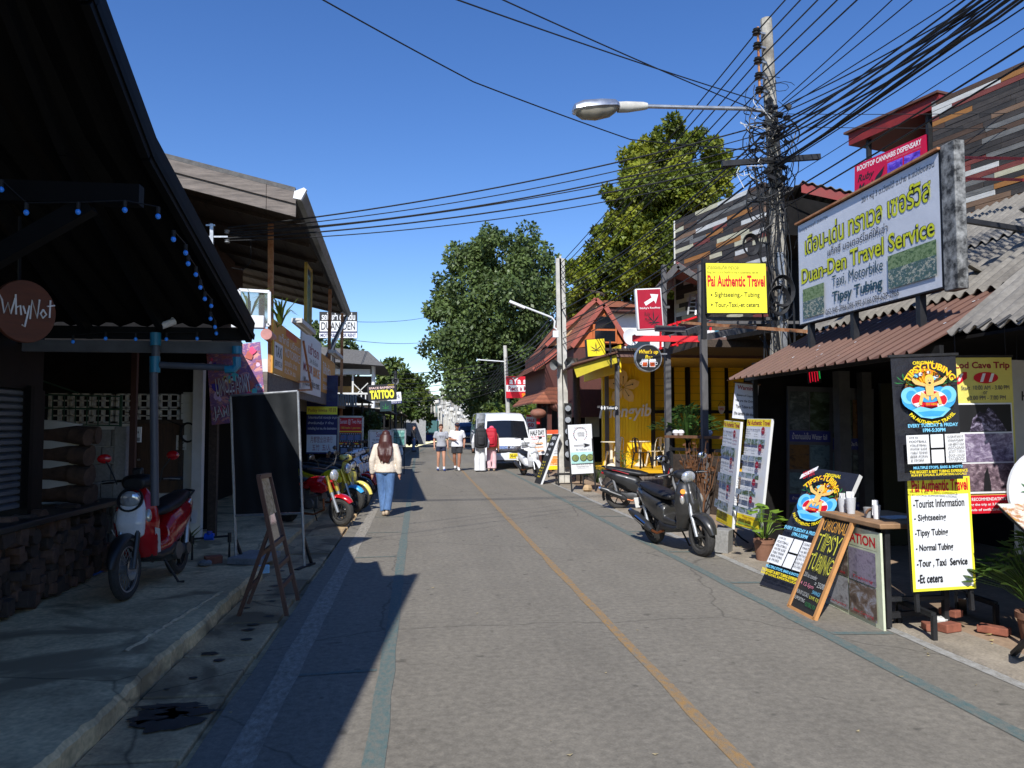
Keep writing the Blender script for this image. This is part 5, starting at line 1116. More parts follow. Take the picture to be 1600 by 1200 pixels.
MB().bar((-.02, 0, s.h + .01), (s.w + .02, 0, s.h + .01), .02).build('rod', WOODB, s.root)
# price boards on stands
def price_board(label, bl, br, tl, y, rows_):
    s = Sign('price_board', label, 'price board', PY(*bl, y), PY(*br, y - .68), PY(*tl, y), t=.035, board=WHITE, group='price boards on black stands')
    s.rect(mat('price_pale', (.66, .67, .7), .5, .03), .01, .01, .99, .99) if 'price_pale' not in bpy.data.materials else s.rect(bpy.data.materials['price_pale'], .01, .01, .99, .99)
    s.rect(YELI, .01, .93, .99, .995, 'header').text(DRED, 'Pai Authentic Travel', .04, .94, .96, .985, bold=.03).rect(YELI, .01, .01, .99, .12, 'footer').text(DRED, 'Please contact', .25, .09, .75, .115).lines(DRED, 3, .1, .015, .9, .085, ['Phone: +66 88 771 3541', '064 629 2966, 093 4929971', 'Facebook: Pai authentic travel'])
    n = rows_; 
    for i in range(n):
        zt = .91 - i * .78 / n; h = .78 / n
        s.text(NAVY, ['Trip 1: One day around Pai', 'Trip 2: Half day tour', 'Trip 3: Lod Cave trip', 'Trip 4: Sunset canyon', 'Lod Cave trip'][i % 5], .04, zt - h * .13, .62, zt - h * .02, bold=.02).ell(DRED, .74, zt - h * .1, .07).text(PRINTW, 'only', .69, zt - h * .13, .79, zt - h * .07)
        s.lines(INK, 3, .04, zt - h * .56, .4, zt - h * .17, ['Waterfall', 'Memorial bridge', 'Hot spring', 'Chinese village', 'Big white Buddha', 'Bamboo bridge']).lines(INK, 3, .42, zt - h * .56, .66, zt - h * .17, ['Pai canyon', 'Land split', 'View point']).lines(DRED, 3, .72, zt - h * .56, .95, zt - h * .2, ['500 THB', 'per person', 'pick up 9 am'])
        for j in range(3): s.rect(photomat('price_pic_%d' % ((i + j) % 4), [S(50, 60, 70), S(150, 160, 180), S(60, 90, 50), S(110, 60, 50)], 9, j + i), .06 + j * .29, zt - h * .93, .33 + j * .29, zt - h * .62, 'photo') if 'price_pic_%d' % ((i + j) % 4) not in bpy.data.materials else s.rect(bpy.data.materials['price_pic_%d' % ((i + j) % 4)], .06 + j * .29, zt - h * .93, .33 + j * .29, zt - h * .62, 'photo')
    s.done(); w, h = s.w, s.h
    foot = PG(*( (1145, 852) if bl[0] < 1140 else (1200, 868)))
    top = PY((bl[0] + br[0]) / 2 + 8, bl[1] - 4, y - .3)
    MB().bar(top + V((.1, .06, 0)), foot + V((0, .02, .12)), .035).build('pole', BLACK, s.root, world=True)
    for a in (.3, 2.4, 4.5): MB().tube([foot + V((0, 0, .22)), foot + V((.16 * math.cos(a), .16 * math.sin(a), .09)), foot + V((.28 * math.cos(a), .28 * math.sin(a), .02))], .013, 6).build('leg', BLACK, s.root, world=True)
    return s
price_board('white price board with the shadowed top, left one of the leaning pair', (1119, 814), (1144, 827), (1129, 656), 10.9, 3)
price_board('white price board on the right of the leaning pair beside the potted plant', (1150, 821), (1187, 833), (1167, 654), 10.2, 5)
def broadleaf(name, label, pos, n, L, wd, m, hgt=.5, pot=None, spread=1., pots=.16):
    t = thing(name, label, 'plant', pos); b = MB(); st = MB()
    for i in range(n):
        a = rnd.uniform(0, 6.283); el = rnd.uniform(.2, 1.0); l_ = L * rnd.uniform(.6, 1.15)
        base = V((.03 * math.cos(a), .03 * math.sin(a), hgt * .1)); tip = V((math.cos(a) * hgt * .75 * (1.1 - el) * spread, math.sin(a) * hgt * .75 * (1.1 - el) * spread, hgt * (.25 + .85 * el)))
        st.tube([base, (base + tip) / 2 + V((0, 0, .05)), tip], .0035, 5)
        d = V((math.cos(a + rnd.uniform(-.5, .5)), math.sin(a + rnd.uniform(-.5, .5)), rnd.uniform(-.5, .5))).normalized(); sd = d.cross(V((0, 0, 1))).normalized() * (l_ * wd); nn = sd.cross(d).normalized() * l_ * .06
        b.add([tip, tip + d * l_ * .3 + sd * .5 - nn, tip + d * l_ * .65 + sd * .38 - nn * .5, tip + d * l_, tip + d * l_ * .65 - sd * .38 - nn * .5, tip + d * l_ * .3 - sd * .5 - nn, tip + d * l_ * .5 + nn], [(0, 1, 6), (1, 2, 6), (2, 3, 6), (3, 4, 6), (4, 5, 6), (5, 0, 6)])
    b.build('leaves', m, t, smooth=50); st.build('stem', m, t)
    if pot: o = MB().lathe([(pots * .7, -.3), (pots, -.02), (pots * 1.08, -.02), (pots * 1.08, .03), (pots * .95, .03), (pots * .9, -.02), (.01, -.02)], 18).build('pot', pot, t)
    return t
BRT = leafmat('bright_leaf', (.26, .42, .05)); MIDG = leafmat('mid_leaf', (.09, .17, .03))
TERR = mat('terracotta', S(130, 92, 72), .85, .25, 5)
broadleaf('potted_plant', 'bright green broad leaved plant in a clay pot behind the black poster board', PG(1200, 862, .25) + V((.3, .75, 0)), 24, .17, 1.0, BRT, .4, TERR, 1., .12)
# poster boards: figure-free emblem of river, sun, hills and a red tube with a rider
SKIN = mat('ink_skin', S(236, 190, 110), .5, .05); BRN = mat('ink_brown', S(110, 70, 40), .5, .2, 20); PALMG = mat('ink_palm', S(40, 120, 60), .5, .2); WAVE = mat('ink_wave', S(60, 160, 220), .5, .12, 20); SUNO = mat('ink_sun', S(240, 140, 30), .5, .08); BLOND = mat('ink_blond', S(240, 200, 80), .5, .1)
def emblem(s, cx, cz, r):
    """r = share of the board width; k turns width shares into height shares"""
    k = s.w / s.h; P = lambda pts: [(cx + x * r, cz + z * r * k) for x, z in pts]
    s.ell(SUNO, cx, cz + .12 * r * k, .74 * r)
    for a in range(0, 181, 15): s.poly(YELI, P([(0, .2), (.74 * math.cos(R(a - 2)), .12 + .74 * math.sin(R(a - 2))), (.74 * math.cos(R(a + 2)), .12 + .74 * math.sin(R(a + 2)))]))
    for x, z, q in ((-.35, .62, .13), (-.2, .66, .1), (.25, .5, .12), (.38, .55, .09), (.1, .72, .08)): s.ell(PRINTW if q < .11 else SKYI, cx + x * r, cz + z * r * k, q * r, q * r * .6)
    s.poly(BRN, P([(-.85, .1), (-.6, .42), (-.38, .48), (-.1, .2), (0, .05)])).poly(BRN, P([(0, .05), (.12, .24), (.4, .5), (.62, .42), (.85, .1)]))
    for sx in (-1, 1):
        for a in (10, 45, 80, 120, 160, 200): s.poly(PALMG, P([(sx * .78, .35), (sx * (.78 + .3 * math.cos(R(a - 12))), .35 + .3 * math.sin(R(a - 12))), (sx * (.78 + .42 * math.cos(R(a))), .32 + .4 * math.sin(R(a)))]))
        s.poly(BRN, P([(sx * .74, .3), (sx * .8, .3), (sx * .92, -.2), (sx * .84, -.2)]))
    s.ell(WAVE, cx, cz - .25 * r * k, .98 * r, .5 * r).ell(SKYI, cx - .7 * r, cz - .1 * r * k, .3 * r).ell(WAVE, cx - .62 * r, cz - .12 * r * k, .2 * r).ell(SKYI, cx + .7 * r, cz - .1 * r * k, .3 * r).ell(WAVE, cx + .62 * r, cz - .12 * r * k, .2 * r)
    s.ell(PRINTW, cx, cz - .28 * r * k, .66 * r, .36 * r).ell(RED, cx, cz - .28 * r * k, .64 * r, .33 * r)
    for a0 in (30, 110, 200, 300): s.ell(PRINTW, cx, cz - .28 * r * k, .64 * r, .33 * r, a0=a0, a1=a0 + 25, inner=.6, n=6)
    s.ell(WAVE, cx, cz - .22 * r * k, .34 * r, .15 * r)
    for sx in (-1, 1): s.poly(SKIN, P([(sx * .12, .2), (sx * .5, .3), (sx * .72, .55), (sx * .64, .6), (sx * .42, .42), (sx * .1, .3)])).poly(SKIN, P([(sx * .02, -.14), (sx * .3, .02), (sx * .42, -.42), (sx * .32, -.46), (sx * .22, -.16), (sx * .05, -.3)])).ell(SKIN, cx + sx * .7 * r, cz + .6 * r * k, .06 * r)
    s.poly(SKIN, P([(-.16, .3), (.16, .3), (.13, -.12), (-.13, -.12)])).ell(BLOND, cx, cz + .44 * r * k, .17 * r, .2 * r).ell(SKIN, cx, cz + .4 * r * k, .12 * r, .15 * r).ell(INK, cx, cz + .33 * r * k, .05 * r, .04 * r)
    for sx in (-1, 1): s.ell(INK, cx + sx * .045 * r, cz + .43 * r * k, .015 * r)
    s.poly(SKYI, P([(-.7, -.62), (-.4, -.5), (0, -.6), (.4, -.5), (.7, -.62), (.4, -.88), (0, -.95), (-.4, -.88)])).poly(WAVE, P([(-.5, -.7), (0, -.66), (.5, -.7), (.3, -.86), (-.3, -.86)])).rect(RED, cx - .22 * r, cz - .5 * r * k, cx + .22 * r, cz - .36 * r * k, 'emblem').text(YELI, 'TIPSY TUBING', cx - .2 * r, cz - .46 * r * k, cx + .2 * r, cz - .4 * r * k)
    ac = (cx, cz - .0 * r * k, .83 * r)
    for m, bo in ((SUNO, .05), (YELI, .01)): s.text(m, 'TIPSY-TUBING', cx - .92 * r, cz, cx + .92 * r, cz + .24 * r * k, bold=bo, arc=ac)
    s.text(YELI, 'PAI AUTHENTIC TRAVEL', cx - .95 * r, cz, cx + .95 * r, cz + .13 * r * k, bold=.03, arc=(cx, cz - .05 * r * k, -1.12 * r))
def tipsy(s, top, r, zc):
    s.text(YELI, 'ORIGINAL', .5 - .17, top, .5 + .17, top + .028, bold=.03); emblem(s, .5, zc, r)
    s.text(SKYI, 'EVERY TUESDAY & FRIDAY', .12, zc - .275, .88, zc - .247, bold=.03).text(SKYI, '1PM-5:30PM', .34, zc - .315, .68, zc - .285, bold=.03)
    z1 = zc - .335; z0 = max(.12, z1 - .225)
    s.rect(PRINTW, .08, z0, .42, z1).rect(PRINTW, .445, (z0 + z1) / 2 + .008, .635, z1).rect(PRINTW, .445, z0, .635, (z0 + z1) / 2 - .008).rect(PRINTW, .66, z0, .96, z1)
    s.lines(INK, 7, .12, z0 + .008, .38, z1 - .012, ['LIVE DJ', 'FOOTBALL', 'VOLLEYBALL', 'WATER SLIDE', 'TABLE TENNIS', 'BEER PONG', '& MORE']).lines(INK, 7, .69, z0 + .008, .93, z1 - .012, ['CONTACT', 'WHATSAPP', '+66 88771354', 'INSTAGRAM', '@TIPSY.TUBING', 'BOOK ONLINE', 'FACEBOOK'])
    s.text(SKYI, 'MULTIPLE STOPS, BARS & SHOTS!', .14, z0 - .045, .88, z0 - .02, bold=.03).text(YELI, 'THE BIGGEST & BEST TUBING EXPERIENCE', .08, z0 - .075, .95, z0 - .052, bold=.03).text(YELI, 'RUN BY LOCALS, SUPPORTING LOCALS', .1, z0 - .1, .93, z0 - .08, bold=.03)
BVIN = mat('black_poster', S(38, 39, 46), .36, .2, 4, bump=.8)
s = Sign('tubing_poster_board', 'black poster board with white edge leaning behind the chalkboard', 'poster board', PY(1187, 913, 7.9), PY(1256, 938, 7.28), PY(1256, 729, 8.15), t=.05, board=WHITE)
s.rect(BVIN, .0, .0, 1, 1); tipsy(s, .945, .41, .73); s.poly(PRINTW, [(.02, .86), (.3, .955), (.3, .99), (.02, .9)], 'sticker').text(RED, '250 baht', .05, .885, .28, .95, rot=.5).done()
CHB = mat('chalkboard', S(34, 34, 33), .8, .25, 5)
s = Sign('chalkboard', 'wooden framed chalkboard with yellow chalk capitals leaning on the table', 'chalkboard', PG(1233, 948), PG(1273, 969), PY(1281, 800, 7.08), t=.02, board=CHB)
W_, H_ = s.w, s.h; b = MB()
OAK = mat('oak_frame', S(196, 140, 84), .6, .2, 4)
for a, c in (((0, 0), (W_, 0)), ((W_, 0), (W_, H_)), ((W_, H_), (0, H_)), ((0, H_), (0, 0))): b.bar((a[0], 0, a[1]), (c[0], 0, c[1]), .032, .04)
b.build('frame', OAK, s.root)
CHK = mat('yellow_chalk', S(226, 220, 70), .8, .15, 30); CHO = mat('orange_chalk', S(226, 160, 60), .8, .15, 30); CHW = mat('white_chalk', S(190, 190, 185), .8, .15, 30)
s.text(CHO, 'ORIGINAL', .08, .83, .92, .95, bold=.0)
for t_, z0, z1 in (('TIPSY', .62, .81), ('TUBING', .41, .6)): s.text(CHK, t_, .08, z0, .93, z1, bold=.03).text(CHB, t_, .08, z0, .93, z1, bold=-.012)
s.text(CHW, '250 inc transfer', .1, .34, .6, .385, shear=.2).text(CHW, '= 250฿', .58, .28, .93, .34).text(mat('pink_chalk', S(220, 130, 150), .8), '4 12-5pm', .1, .24, .6, .29).text(SKYI, 'SWINGS', .62, .21, .9, .245).text(CHW, 'RUN BY LOCALS', .1, .16, .55, .2).text(CHK, 'LIVE DJ', .6, .15, .92, .19).text(CHW, 'SUPPORTING', .1, .1, .5, .135).text(PALMG, 'FOOTBALL FUN', .55, .08, .92, .12).done()
# information table
tb = thing('information_table', 'wooden counter table with an information photo panel on its street side', 'table', (4.2, 6.7, .02))
TT = mat('table_top_wood', S(150, 116, 84), .7, .35, 4)
MB().box((3.80, 6.02, .84), (4.5, 7.0, .885)).build('table_top', TT, tb, world=True, bevel=.008)
for x, y in ((3.9, 6.1), (3.9, 6.93), (4.42, 6.1), (4.42, 6.93)): MB().bar((x, y, .02), (x, y, .84), .045).build('leg', DARKMETAL, tb, world=True)
MB().bar((3.9, 6.1, .25), (4.42, 6.1, .25), .035).build('stretcher', DARKMETAL, tb, world=True)
s = Sign('information_sign', 'pale sign headed Information with four travel photographs on the table front', 'sign', PG(1287, 941), PG(1381, 986), PY(1381, 833, 6.08) + V((0, 7.13 - 6.08, 0)), t=.02, board=mat('panel_pale', S(214, 220, 190), .5))
s.rect(mat('panel_band', S(206, 212, 178), .5), .02, .8, .96, .98).text(RED, 'INFORMATION', .06, .83, .93, .94, bold=.03)
pcs = [photomat('info_pic_%d' % i, c, 8, i * 2.3) for i, c in enumerate(([S(40, 30, 30), S(110, 90, 80), S(190, 180, 170)], [S(90, 80, 100), S(160, 150, 170), S(60, 70, 50)], [S(120, 120, 125), S(180, 180, 185), S(90, 80, 80)], [S(70, 58, 54), S(120, 102, 88), S(180, 184, 196)]))]
for i in range(4):
    x0, z0 = .05 + (i % 2) * .45, .42 - (i // 2) * .37; s.rect(pcs[i], x0, z0, x0 + .43, z0 + .355, 'photo').text(RED, ['Lod Cave', 'Trekking', 'Canyon', 'Bike Camping'][i], x0 + .06, z0 + .02, x0 + .38, z0 + .06, shear=.2)
s.done()
CUP = mat('clear_cup', (.75, .77, .8), .15, .05, 3, trans=.3)
def cup(label, pos, m, r=.04, h=.13, leaf=True):
    t = thing('leaflet_cup', label, 'cup', pos); MB().lathe([(r * .75, 0), (r, h), (r * .94, h), (r * .7, .006), (.001, .006)], 16, caps=False).build('cup', m, t)
    if leaf:
        for k in range(3): MB().cbox((rnd.uniform(-.012, .012), rnd.uniform(-.012, .012), h * .8), (.05, .004, h * 1.1), rz=rnd.uniform(0, 3), rx=rnd.uniform(-.12, .12)).build('leaflet', PRINTW, t)
    return t
zt_ = .886
cup('clear cup of folded leaflets at the far end of the table', PY(1318, 805, 6.9).xy.to_3d() + V((0, 0, zt_)), CUP, .05); cup('white cup of leaflets close beside the first cup', PY(1330, 805, 6.75).xy.to_3d() + V((0, 0, zt_)), CUP, .045, .15)
cup('white leaflet holder at the near end of the table beside the basket', PY(1370, 815, 6.35).xy.to_3d() + V((0, 0, zt_)), PRINTW, .035, .12)
t = thing('woven_basket', 'small grey pail with a woven brown handle on the table', 'basket', PY(1357, 815, 6.45).xy.to_3d() + V((0, 0, zt_))); MB().lathe([(.03, 0), (.042, .09), (.038, .09), (.028, .005), (.001, .005)], 16, caps=False).build('pail', mat('pail_grey', (.3, .3, .3), .5), t); MB().tube([(.05 * math.cos(a), -.045, .03 + .05 * math.sin(a)) for a in [math.pi * i / 8 - .2 for i in range(9)]], .01, 7).build('handle', WOODB, t)
o = MB().cbox((0, 0, .004), (.3, .2, .006), rz=.2).build('leaflet', mat('leaflet_paper', (.6, .6, .6), .6, .3, 30), None); o.location = (4.2, 6.4, .887); tag(o, 'loose leaflets lying flat on the wooden table top', 'leaflet')
# list sign on its steel stand with the black and yellow hanging banners above
s = Sign('service_list_sign', 'white sign in a yellow frame listing services in black on a steel stand', 'sign', PY(1427, 925, 5.82), PY(1525, 919, 5.82), PY(1410, 748, 5.82), t=.03, board=DARKMETAL)
s.rect(YEL, 0, 0, 1, 1).rect(mat('list_white', (.74, .75, .77), .4, .03), .045, .025, .96, .845).text(RED, 'Pai Authentic Travel', .06, .875, .96, .985, bold=.03)
for i, t_ in enumerate(('-Tourist Information', '- Sightseeing', '-Tipsy Tubing', '- Normal Tubing', '-Tour , Taxi  Service', '-Et cetera')):
    z = .735 - i * .132; s.text(INK, t_, .07, z, .07 + .85 * (.96, .6, .62, .7, .95, .47)[i], z + .075, bold=.02)
s.done()
b = s.root; w, h = s.w, s.h; zb = s.root.location.z
for x in (.04, w - .03): MB().bar(rootM(b) @ V((x, .05, h * .9)), V(((rootM(b) @ V((x, .05, 0))).x + .02, 5.86, .2)), .03).build('leg', DARKMETAL, b, world=True)
MB().bar(PY(1503, 930, 5.95), PG(1505, 955, .02), .06).build('leg', DARKMETAL, b, world=True)
for px0, py0, px1, py1, px2, py2 in ((1405, 945, 1460, 967, 1460, 1000), (1497, 930, 1557, 948, 1557, 980)):
    a, c = PG(px0, py0 + 28, .02), PG(px2, py2, .02); up = V((0, 0, .19))
    MB().bar(a + up, c + up, .04).build('foot_frame', DARKMETAL, b, world=True); MB().bar(a, a + up, .035).build('leg', DARKMETAL, b, world=True); MB().bar(c, c + up, .035).build('leg', DARKMETAL, b, world=True)
MB().bar(PY(1382, 962, 6.15), PY(1462, 955, 6.2), .045).build('foot_frame', DARKMETAL, b, world=True)
def wavyboard(s, m, amp=.012):
    s_ = MB(); w, h = s.w, s.h; s_.grid(lambda u, v: (u * w, .02 + amp * math.sin(u * 7 + v * 5) * math.sin(v * 4 + 1), v * h), 14, 22); s_.build('backing', m, s.root)
s = Sign('tubing_banner', 'hanging black tubing banner above the yellow framed list sign', 'banner', PY(1403, 752, 5.75), PY(1505, 748, 5.7), PY(1383, 557, 5.75), t=.004, board=BVIN)
tipsy(s, .925, .42, .70); s.done(); MB().bar((-.02, 0, s.h), (s.w + .02, 0, s.h), .02).build('rod', DARKMETAL, s.root)
LY = mat('cave_yellow', S(226, 214, 110), .5, .08, 4, bump=.6)
s = Sign('cave_trip_banner', 'yellow cave trip banner with purple cave photographs and red foot', 'banner', PY(1495, 803, 5.86), PY(1592, 800, 5.86), PY(1484, 557, 5.86), t=.004, board=LY)
s.text(DRED, 'Lod Cave Trip', .07, .91, .96, .965, bold=.03).poly(RED, [(.06, .85), (.2, .9), (.26, .9), (.26, .86), (.12, .82), (.06, .82)]).poly(PRINTW, [(.1, .84), (.14, .84), (.2, .89), (.16, .89)]).ell(RED, .56, .862, .2, .085)
for x in (.46, .6): s.poly(PRINTW, [(x, .835), (x + .05, .835), (x + .1, .89), (x + .05, .89)])
s.text(NAVY, 'Start  10:00 AM - 3.00 PM', .15, .785, .93, .812).text(NAVY, 'or', .5, .755, .57, .775).text(NAVY, '3.00 PM - 7.00 PM', .28, .72, .86, .747).rect(PRINTW, .03, .125, .95, .7)
cvp = [photomat('cave_pic_%d' % i, c, 17, i * 2.) for i, c in enumerate(([S(20, 16, 22), S(60, 50, 70), S(190, 180, 205)], [S(60, 50, 70), S(130, 115, 140), S(200, 190, 205)], [S(30, 22, 26), S(110, 90, 100), S(180, 160, 165)]))]
s.rect(INK, .05, .515, .93, .69, 'photo').poly(cvp[0], [(.25, .52), (.3, .6), (.42, .645), (.5, .63), (.56, .67), (.64, .65), (.76, .58), (.85, .52)], 'photo').rect(cvp[1], .05, .325, .93, .505, 'photo').rect(cvp[2], .05, .14, .93, .315, 'photo').poly(INK, [(.42, .14), (.45, .25), (.5, .29), (.54, .2), (.55, .14)], 'photo')
s.rect(RED, 0, 0, 1, .115).text(PRINTW, 'RECOMMENDATION :', .22, .08, .8, .1, bold=.02).text(PRINTW, 'Joining the trip at 3.00 pm will see', .08, .045, .95, .065, bold=.02).text(PRINTW, 'thousands of swift birds flying back', .02, .012, .98, .032, bold=.02).done()
MB().bar((-.01, 0, s.h), (s.w + .01, 0, s.h), .02).build('rod', DARKMETAL, s.root); b = MB(); [b.cyl((x, 0, s.h), (x, 0, s.h + .25), .004, 5) for x in (.05, s.w - .05)]; b.build('cord', BLACK, s.root)
s = Sign('hostel_banner', 'grey banner with black capitals at the right edge beside the cave banner', 'banner', PY(1586, 868, 6.2), PY(1680, 868, 6.2), PY(1572, 562, 6.2), t=.004, board=mat('banner_grey', (.5, .5, .5), .5, .08))
s.text(INK, 'NOW OPEN', .2, .87, .95, .92, bold=.02).text(INK, 'HOSTEL', .15, .79, .8, .84, bold=.02).poly(INK, LEAF5(.45, .5, .22)).rect(INK, .08, .33, 1, .4, 'band').rect(INK, .12, .2, 1, .24, 'band').done()
b = MB(); [b.cyl((x, 0, s.h), (x, 0, s.h + .3), .004, 5) for x in (.05, s.w * .6)]; b.build('cord', BLACK, s.root)
ms = thing('menu_stand', 'black tripod stand with tilted food menu and round white sign at right edge', 'menu stand', PG(1606, 1005, .02))
q = PY(1600, 812, 5.2)
MB().bar(PG(1606, 1005, .05), PY(1612, 830, 5.3), .035).build('pole', BLACK, ms, world=True)
f_ = PG(1606, 1000, .25)
for px, py in ((1582, 1022), (1650, 1010), (1620, 960)): MB().bar(f_, PG(px, py, .03), .03).build('leg', BLACK, ms, world=True)
o = MB().cbox((0, 0, 0), (.42, .3, .03), rx=.55).build('menu_tray', BLACK, ms); o.location = rootM(ms).inverted() @ (q + V((.12, 0, 0)))
o = MB().cbox((0, 0, .02), (.44, .31, .006), rx=.55).build('menu_sheet', photomat('menu_food', [S(190, 220, 210), S(230, 225, 205), S(170, 110, 80), S(220, 190, 70)], 12), ms); o.location = rootM(ms).inverted() @ (q + V((.12, 0, 0)))
o = MB().lathe([(.33, -.012), (.33, .012)], 36, Matrix.Rotation(math.pi / 2, 4, 'X')).build('round_sign', PRINTW, ms); o.location = rootM(ms).inverted() @ PY(1636, 768, 5.42)
b = MB(); s = [b.poly([(x * .5 - .2, z * .5 - .12) for x, z in LEAF5(.1 + .1 * k, .25 + .12 * k, .22)], -.02, -.018) for k in range(3)]; o = b.build('leaf_print', GREENI, ms); o.location = rootM(ms).inverted() @ PY(1636, 768, 5.42)
broadleaf('potted_bush', 'leafy green potted bush below the tilted food menu', V((4.85, 5.6, .2)), 190, .12, .6, MIDG, .6, TERR, 1.1, .15)
for k, (px, py, sz, lab) in enumerate(((1483, 985, (.17, .1, .07), 'loose orange brick lying below the list sign stand'), (1486, 974, (.16, .1, .06), 'broken orange brick stacked on the loose brick'), (1553, 988, (.22, .11, .06), 'whole red brick under the right foot of the sign stand'), (1452, 983, (.12, .09, .06), 'small brick fragment by the left foot of the sign stand'))):
    p = PG(px, py, .03); rubble('loose_brick', lab, 'brick', V((p.x, p.y, .022 + (.072 if k == 1 else 0))), .08, BRICKM, 'bricks around the sign stand', box=sz)
rubble('white_stone', 'small white stone between the bricks and the table', 'stone', PG(1470, 975, .03), .06, DIRTYW)
rubble('pale_block', 'pale square concrete block under the left price board', 'block', PG(1130, 862, .02) , .1, CONC, box=(.26, .2, .3))
b = MB()
for i in range(60):
    x, y = rnd.uniform(4.35, 4.75), rnd.uniform(4.2, 10.4); r = rnd.uniform(.012, .035); a = rnd.uniform(0, 6)
    b.add([(x + r * math.cos(a), y + r * math.sin(a), .03), (x + r * .5 * math.cos(a + 1.8), y + r * .5 * math.sin(a + 1.8), .028), (x - r * math.cos(a), y - r * math.sin(a), .031), (x + r * .5 * math.cos(a - 1.8), y + r * .5 * math.sin(a - 1.8), .027)], [(0, 1, 2, 3)])
solo(b, 'leaf_litter', mat('dry_leaf', S(190, 170, 110), .8, .4, 20), 'scattered dry leaves and scraps along the right kerb', 'litter', kind='stuff', smooth=0)
# patio front: counter, plants, dried branches
ct = thing('counter_shelf', 'brown wooden counter shelf with a white teapot on the patio front', 'shelf', (5.6, 14.8, 0)); a, c = PY(1047, 682, 15.2), PY(1150, 684, 13.6)
MB().bar(a, c, .3, .05).build('shelf_board', WOODB, ct, world=True); MB().bar(a - V((0, 0, .25)), c - V((0, 0, .25)), .06).build('rail', BLACK, ct, world=True)
for t_ in (.02, .5, .97): p = a + (c - a) * t_; MB().bar(p, V((p.x, p.y, .02)), .06).build('leg', BLACK, ct, world=True)
MB().loft([[a + V((0, .02, -.35)), c + V((0, .02, -.35)), V((c.x, c.y + .02, .02)), V((a.x, a.y + .02, .02))], [a + V((0, .05, -.35)), c + V((0, .05, -.35)), V((c.x, c.y + .05, .02)), V((a.x, a.y + .05, .02))]]).build('front_panel', WOODD, ct, world=True)
for px, lab in ((1056, 'white bowl left of its twin on the patio counter'), (1064, 'white bowl right of its twin on the patio counter'), (1108, 'small white pot near the dark end of the patio counter')):
    p = PY(px, 679, 15.05 if px < 1080 else 14.3); p.z = a.z + .026; o = MB().lathe([(.04, 0), (.07, .05), (.06, .09), (.03, .11)], 14).build('white_bowl', PRINTW, None); o.location = p; tag(o, lab, 'bowl', 'white crockery on the patio counter')
broadleaf('patio_shrub', 'dense green shrub growing behind the patio counter', PY(1075, 686, 15.9) - V((0, 0, .1)), 260, .16, .5, leafmat('shrub_green', (.06, .13, .025)), .75, None, 1.5)
broadleaf('small_patio_plant', 'small yellow green plant at the foot of the grey patio post', PY(975, 735, 20.0), 26, .14, .4, MIDG, .5)
broadleaf('kerb_shrub', 'small dark shrub behind the white cafe board', PY(932, 757, 21), 50, .12, .5, MIDG, .5)
db = thing('dried_branches', 'bundle of dried brown branches with russet leaves in front of the counter', 'branches', V((PY(1092, 700, 13.9).x, 13.9, .02))); b = MB(); l_ = MB()
for i in range(24):
    a0 = rnd.uniform(0, 6.28); tip = V((rnd.uniform(-.35, .3), rnd.uniform(-.3, .2), rnd.uniform(.9, 1.4))); b.tube([(rnd.uniform(-.06, .06), rnd.uniform(-.06, .06), .0), tip * .5 + V((rnd.uniform(-.08, .08), 0, 0)), tip], [.014, .01, .004], 5)
    for k in range(5):
        p = tip * rnd.uniform(.55, 1) + V((rnd.uniform(-.06, .06), rnd.uniform(-.06, .06), 0)); r = .05; a0 = rnd.uniform(0, 6); l_.add([p, p + V((r * math.cos(a0), r * .5, r * math.sin(a0))), p + V((r * 1.6 * math.cos(a0 + .4), 0, r * 1.6 * math.sin(a0 + .4))), p + V((r * math.cos(a0 + .9), -r * .5, r * math.sin(a0 + .9)))], [(0, 1, 2, 3)])
b.build('branch', WOODB, db); l_.build('leaves', leafmat('russet_leaf', S(136, 92, 58, .7)), db, smooth=0)
# white cafe board with arrow, black menu board, half-day sign, poster stand, steps
s = Sign('cafe_arrow_board', 'upright white cafe board with wreath, arrow and salad photos', 'sign', PY(891, 741, 19.6), PY(928, 739, 19.6), PY(889, 664, 19.6), t=.04, board=PRINTW)
for i in range(20):
    a = R(-50 + i * 280 / 19); s.poly(INK if i % 3 else DRED, [(.5 + .28 * math.cos(a) + q * .03, .8 + .28 * s.w / s.h * math.sin(a) + w_ * .014) for q, w_ in ((-.8, 0), (0, .9), (.8, 0), (0, -.9))])
s.text(INK, 'LEMON', .38, .81, .66, .845).text(INK, 'THYME', .38, .76, .66, .795).text(INK, 'COFFEE AND BRUNCH', .22, .93, .74, .945).rect(INK, .2, .575, .65, .585, 'arrow').poly(INK, [(.6, .62), (.9, .58), (.6, .54), (.68, .58)], 'arrow').text(INK, 'Pai wellness inn', .28, .48, .9, .51)
SAL = photomat('salad_photo', [S(60, 70, 40), S(150, 170, 90), S(60, 60, 50), S(220, 215, 190)], 30); s.rect(mat('salad_cloth', S(170, 214, 206), .5), .06, .21, .98, .44, 'photo')
for x in (.24, .58, .86): s.ell(INK, x, .32, .15).ell(SAL, x, .325, .13)
s.text(INK, 'Good, slow food, real,', .25, .17, .9, .195).text(INK, 'sustainable love', .3, .13, .8, .155).done()
for x in (0, s.w): MB().bar(rootM(s.root) @ V((x, .05, s.h)), V(((rootM(s.root) @ V((x, .05, 0))).x + .02, 19.5, .02)), .035).build('leg', BLACK, s.root, world=True)
rubble('kerb_stone', 'rounded tan stone at the foot of the white cafe board', 'stone', PG(918, 768, .02), .17, mat('tan_stone', S(190, 160, 120), .85), flat=.6)
s = Sign('menu_chalkboard', 'narrow black menu board with yellow lines leaning beside the white scooter', 'chalkboard', PG(835, 754), PG(845, 757), PY(864, 678, PG(835, 754).y), t=.05, board=WHITE)
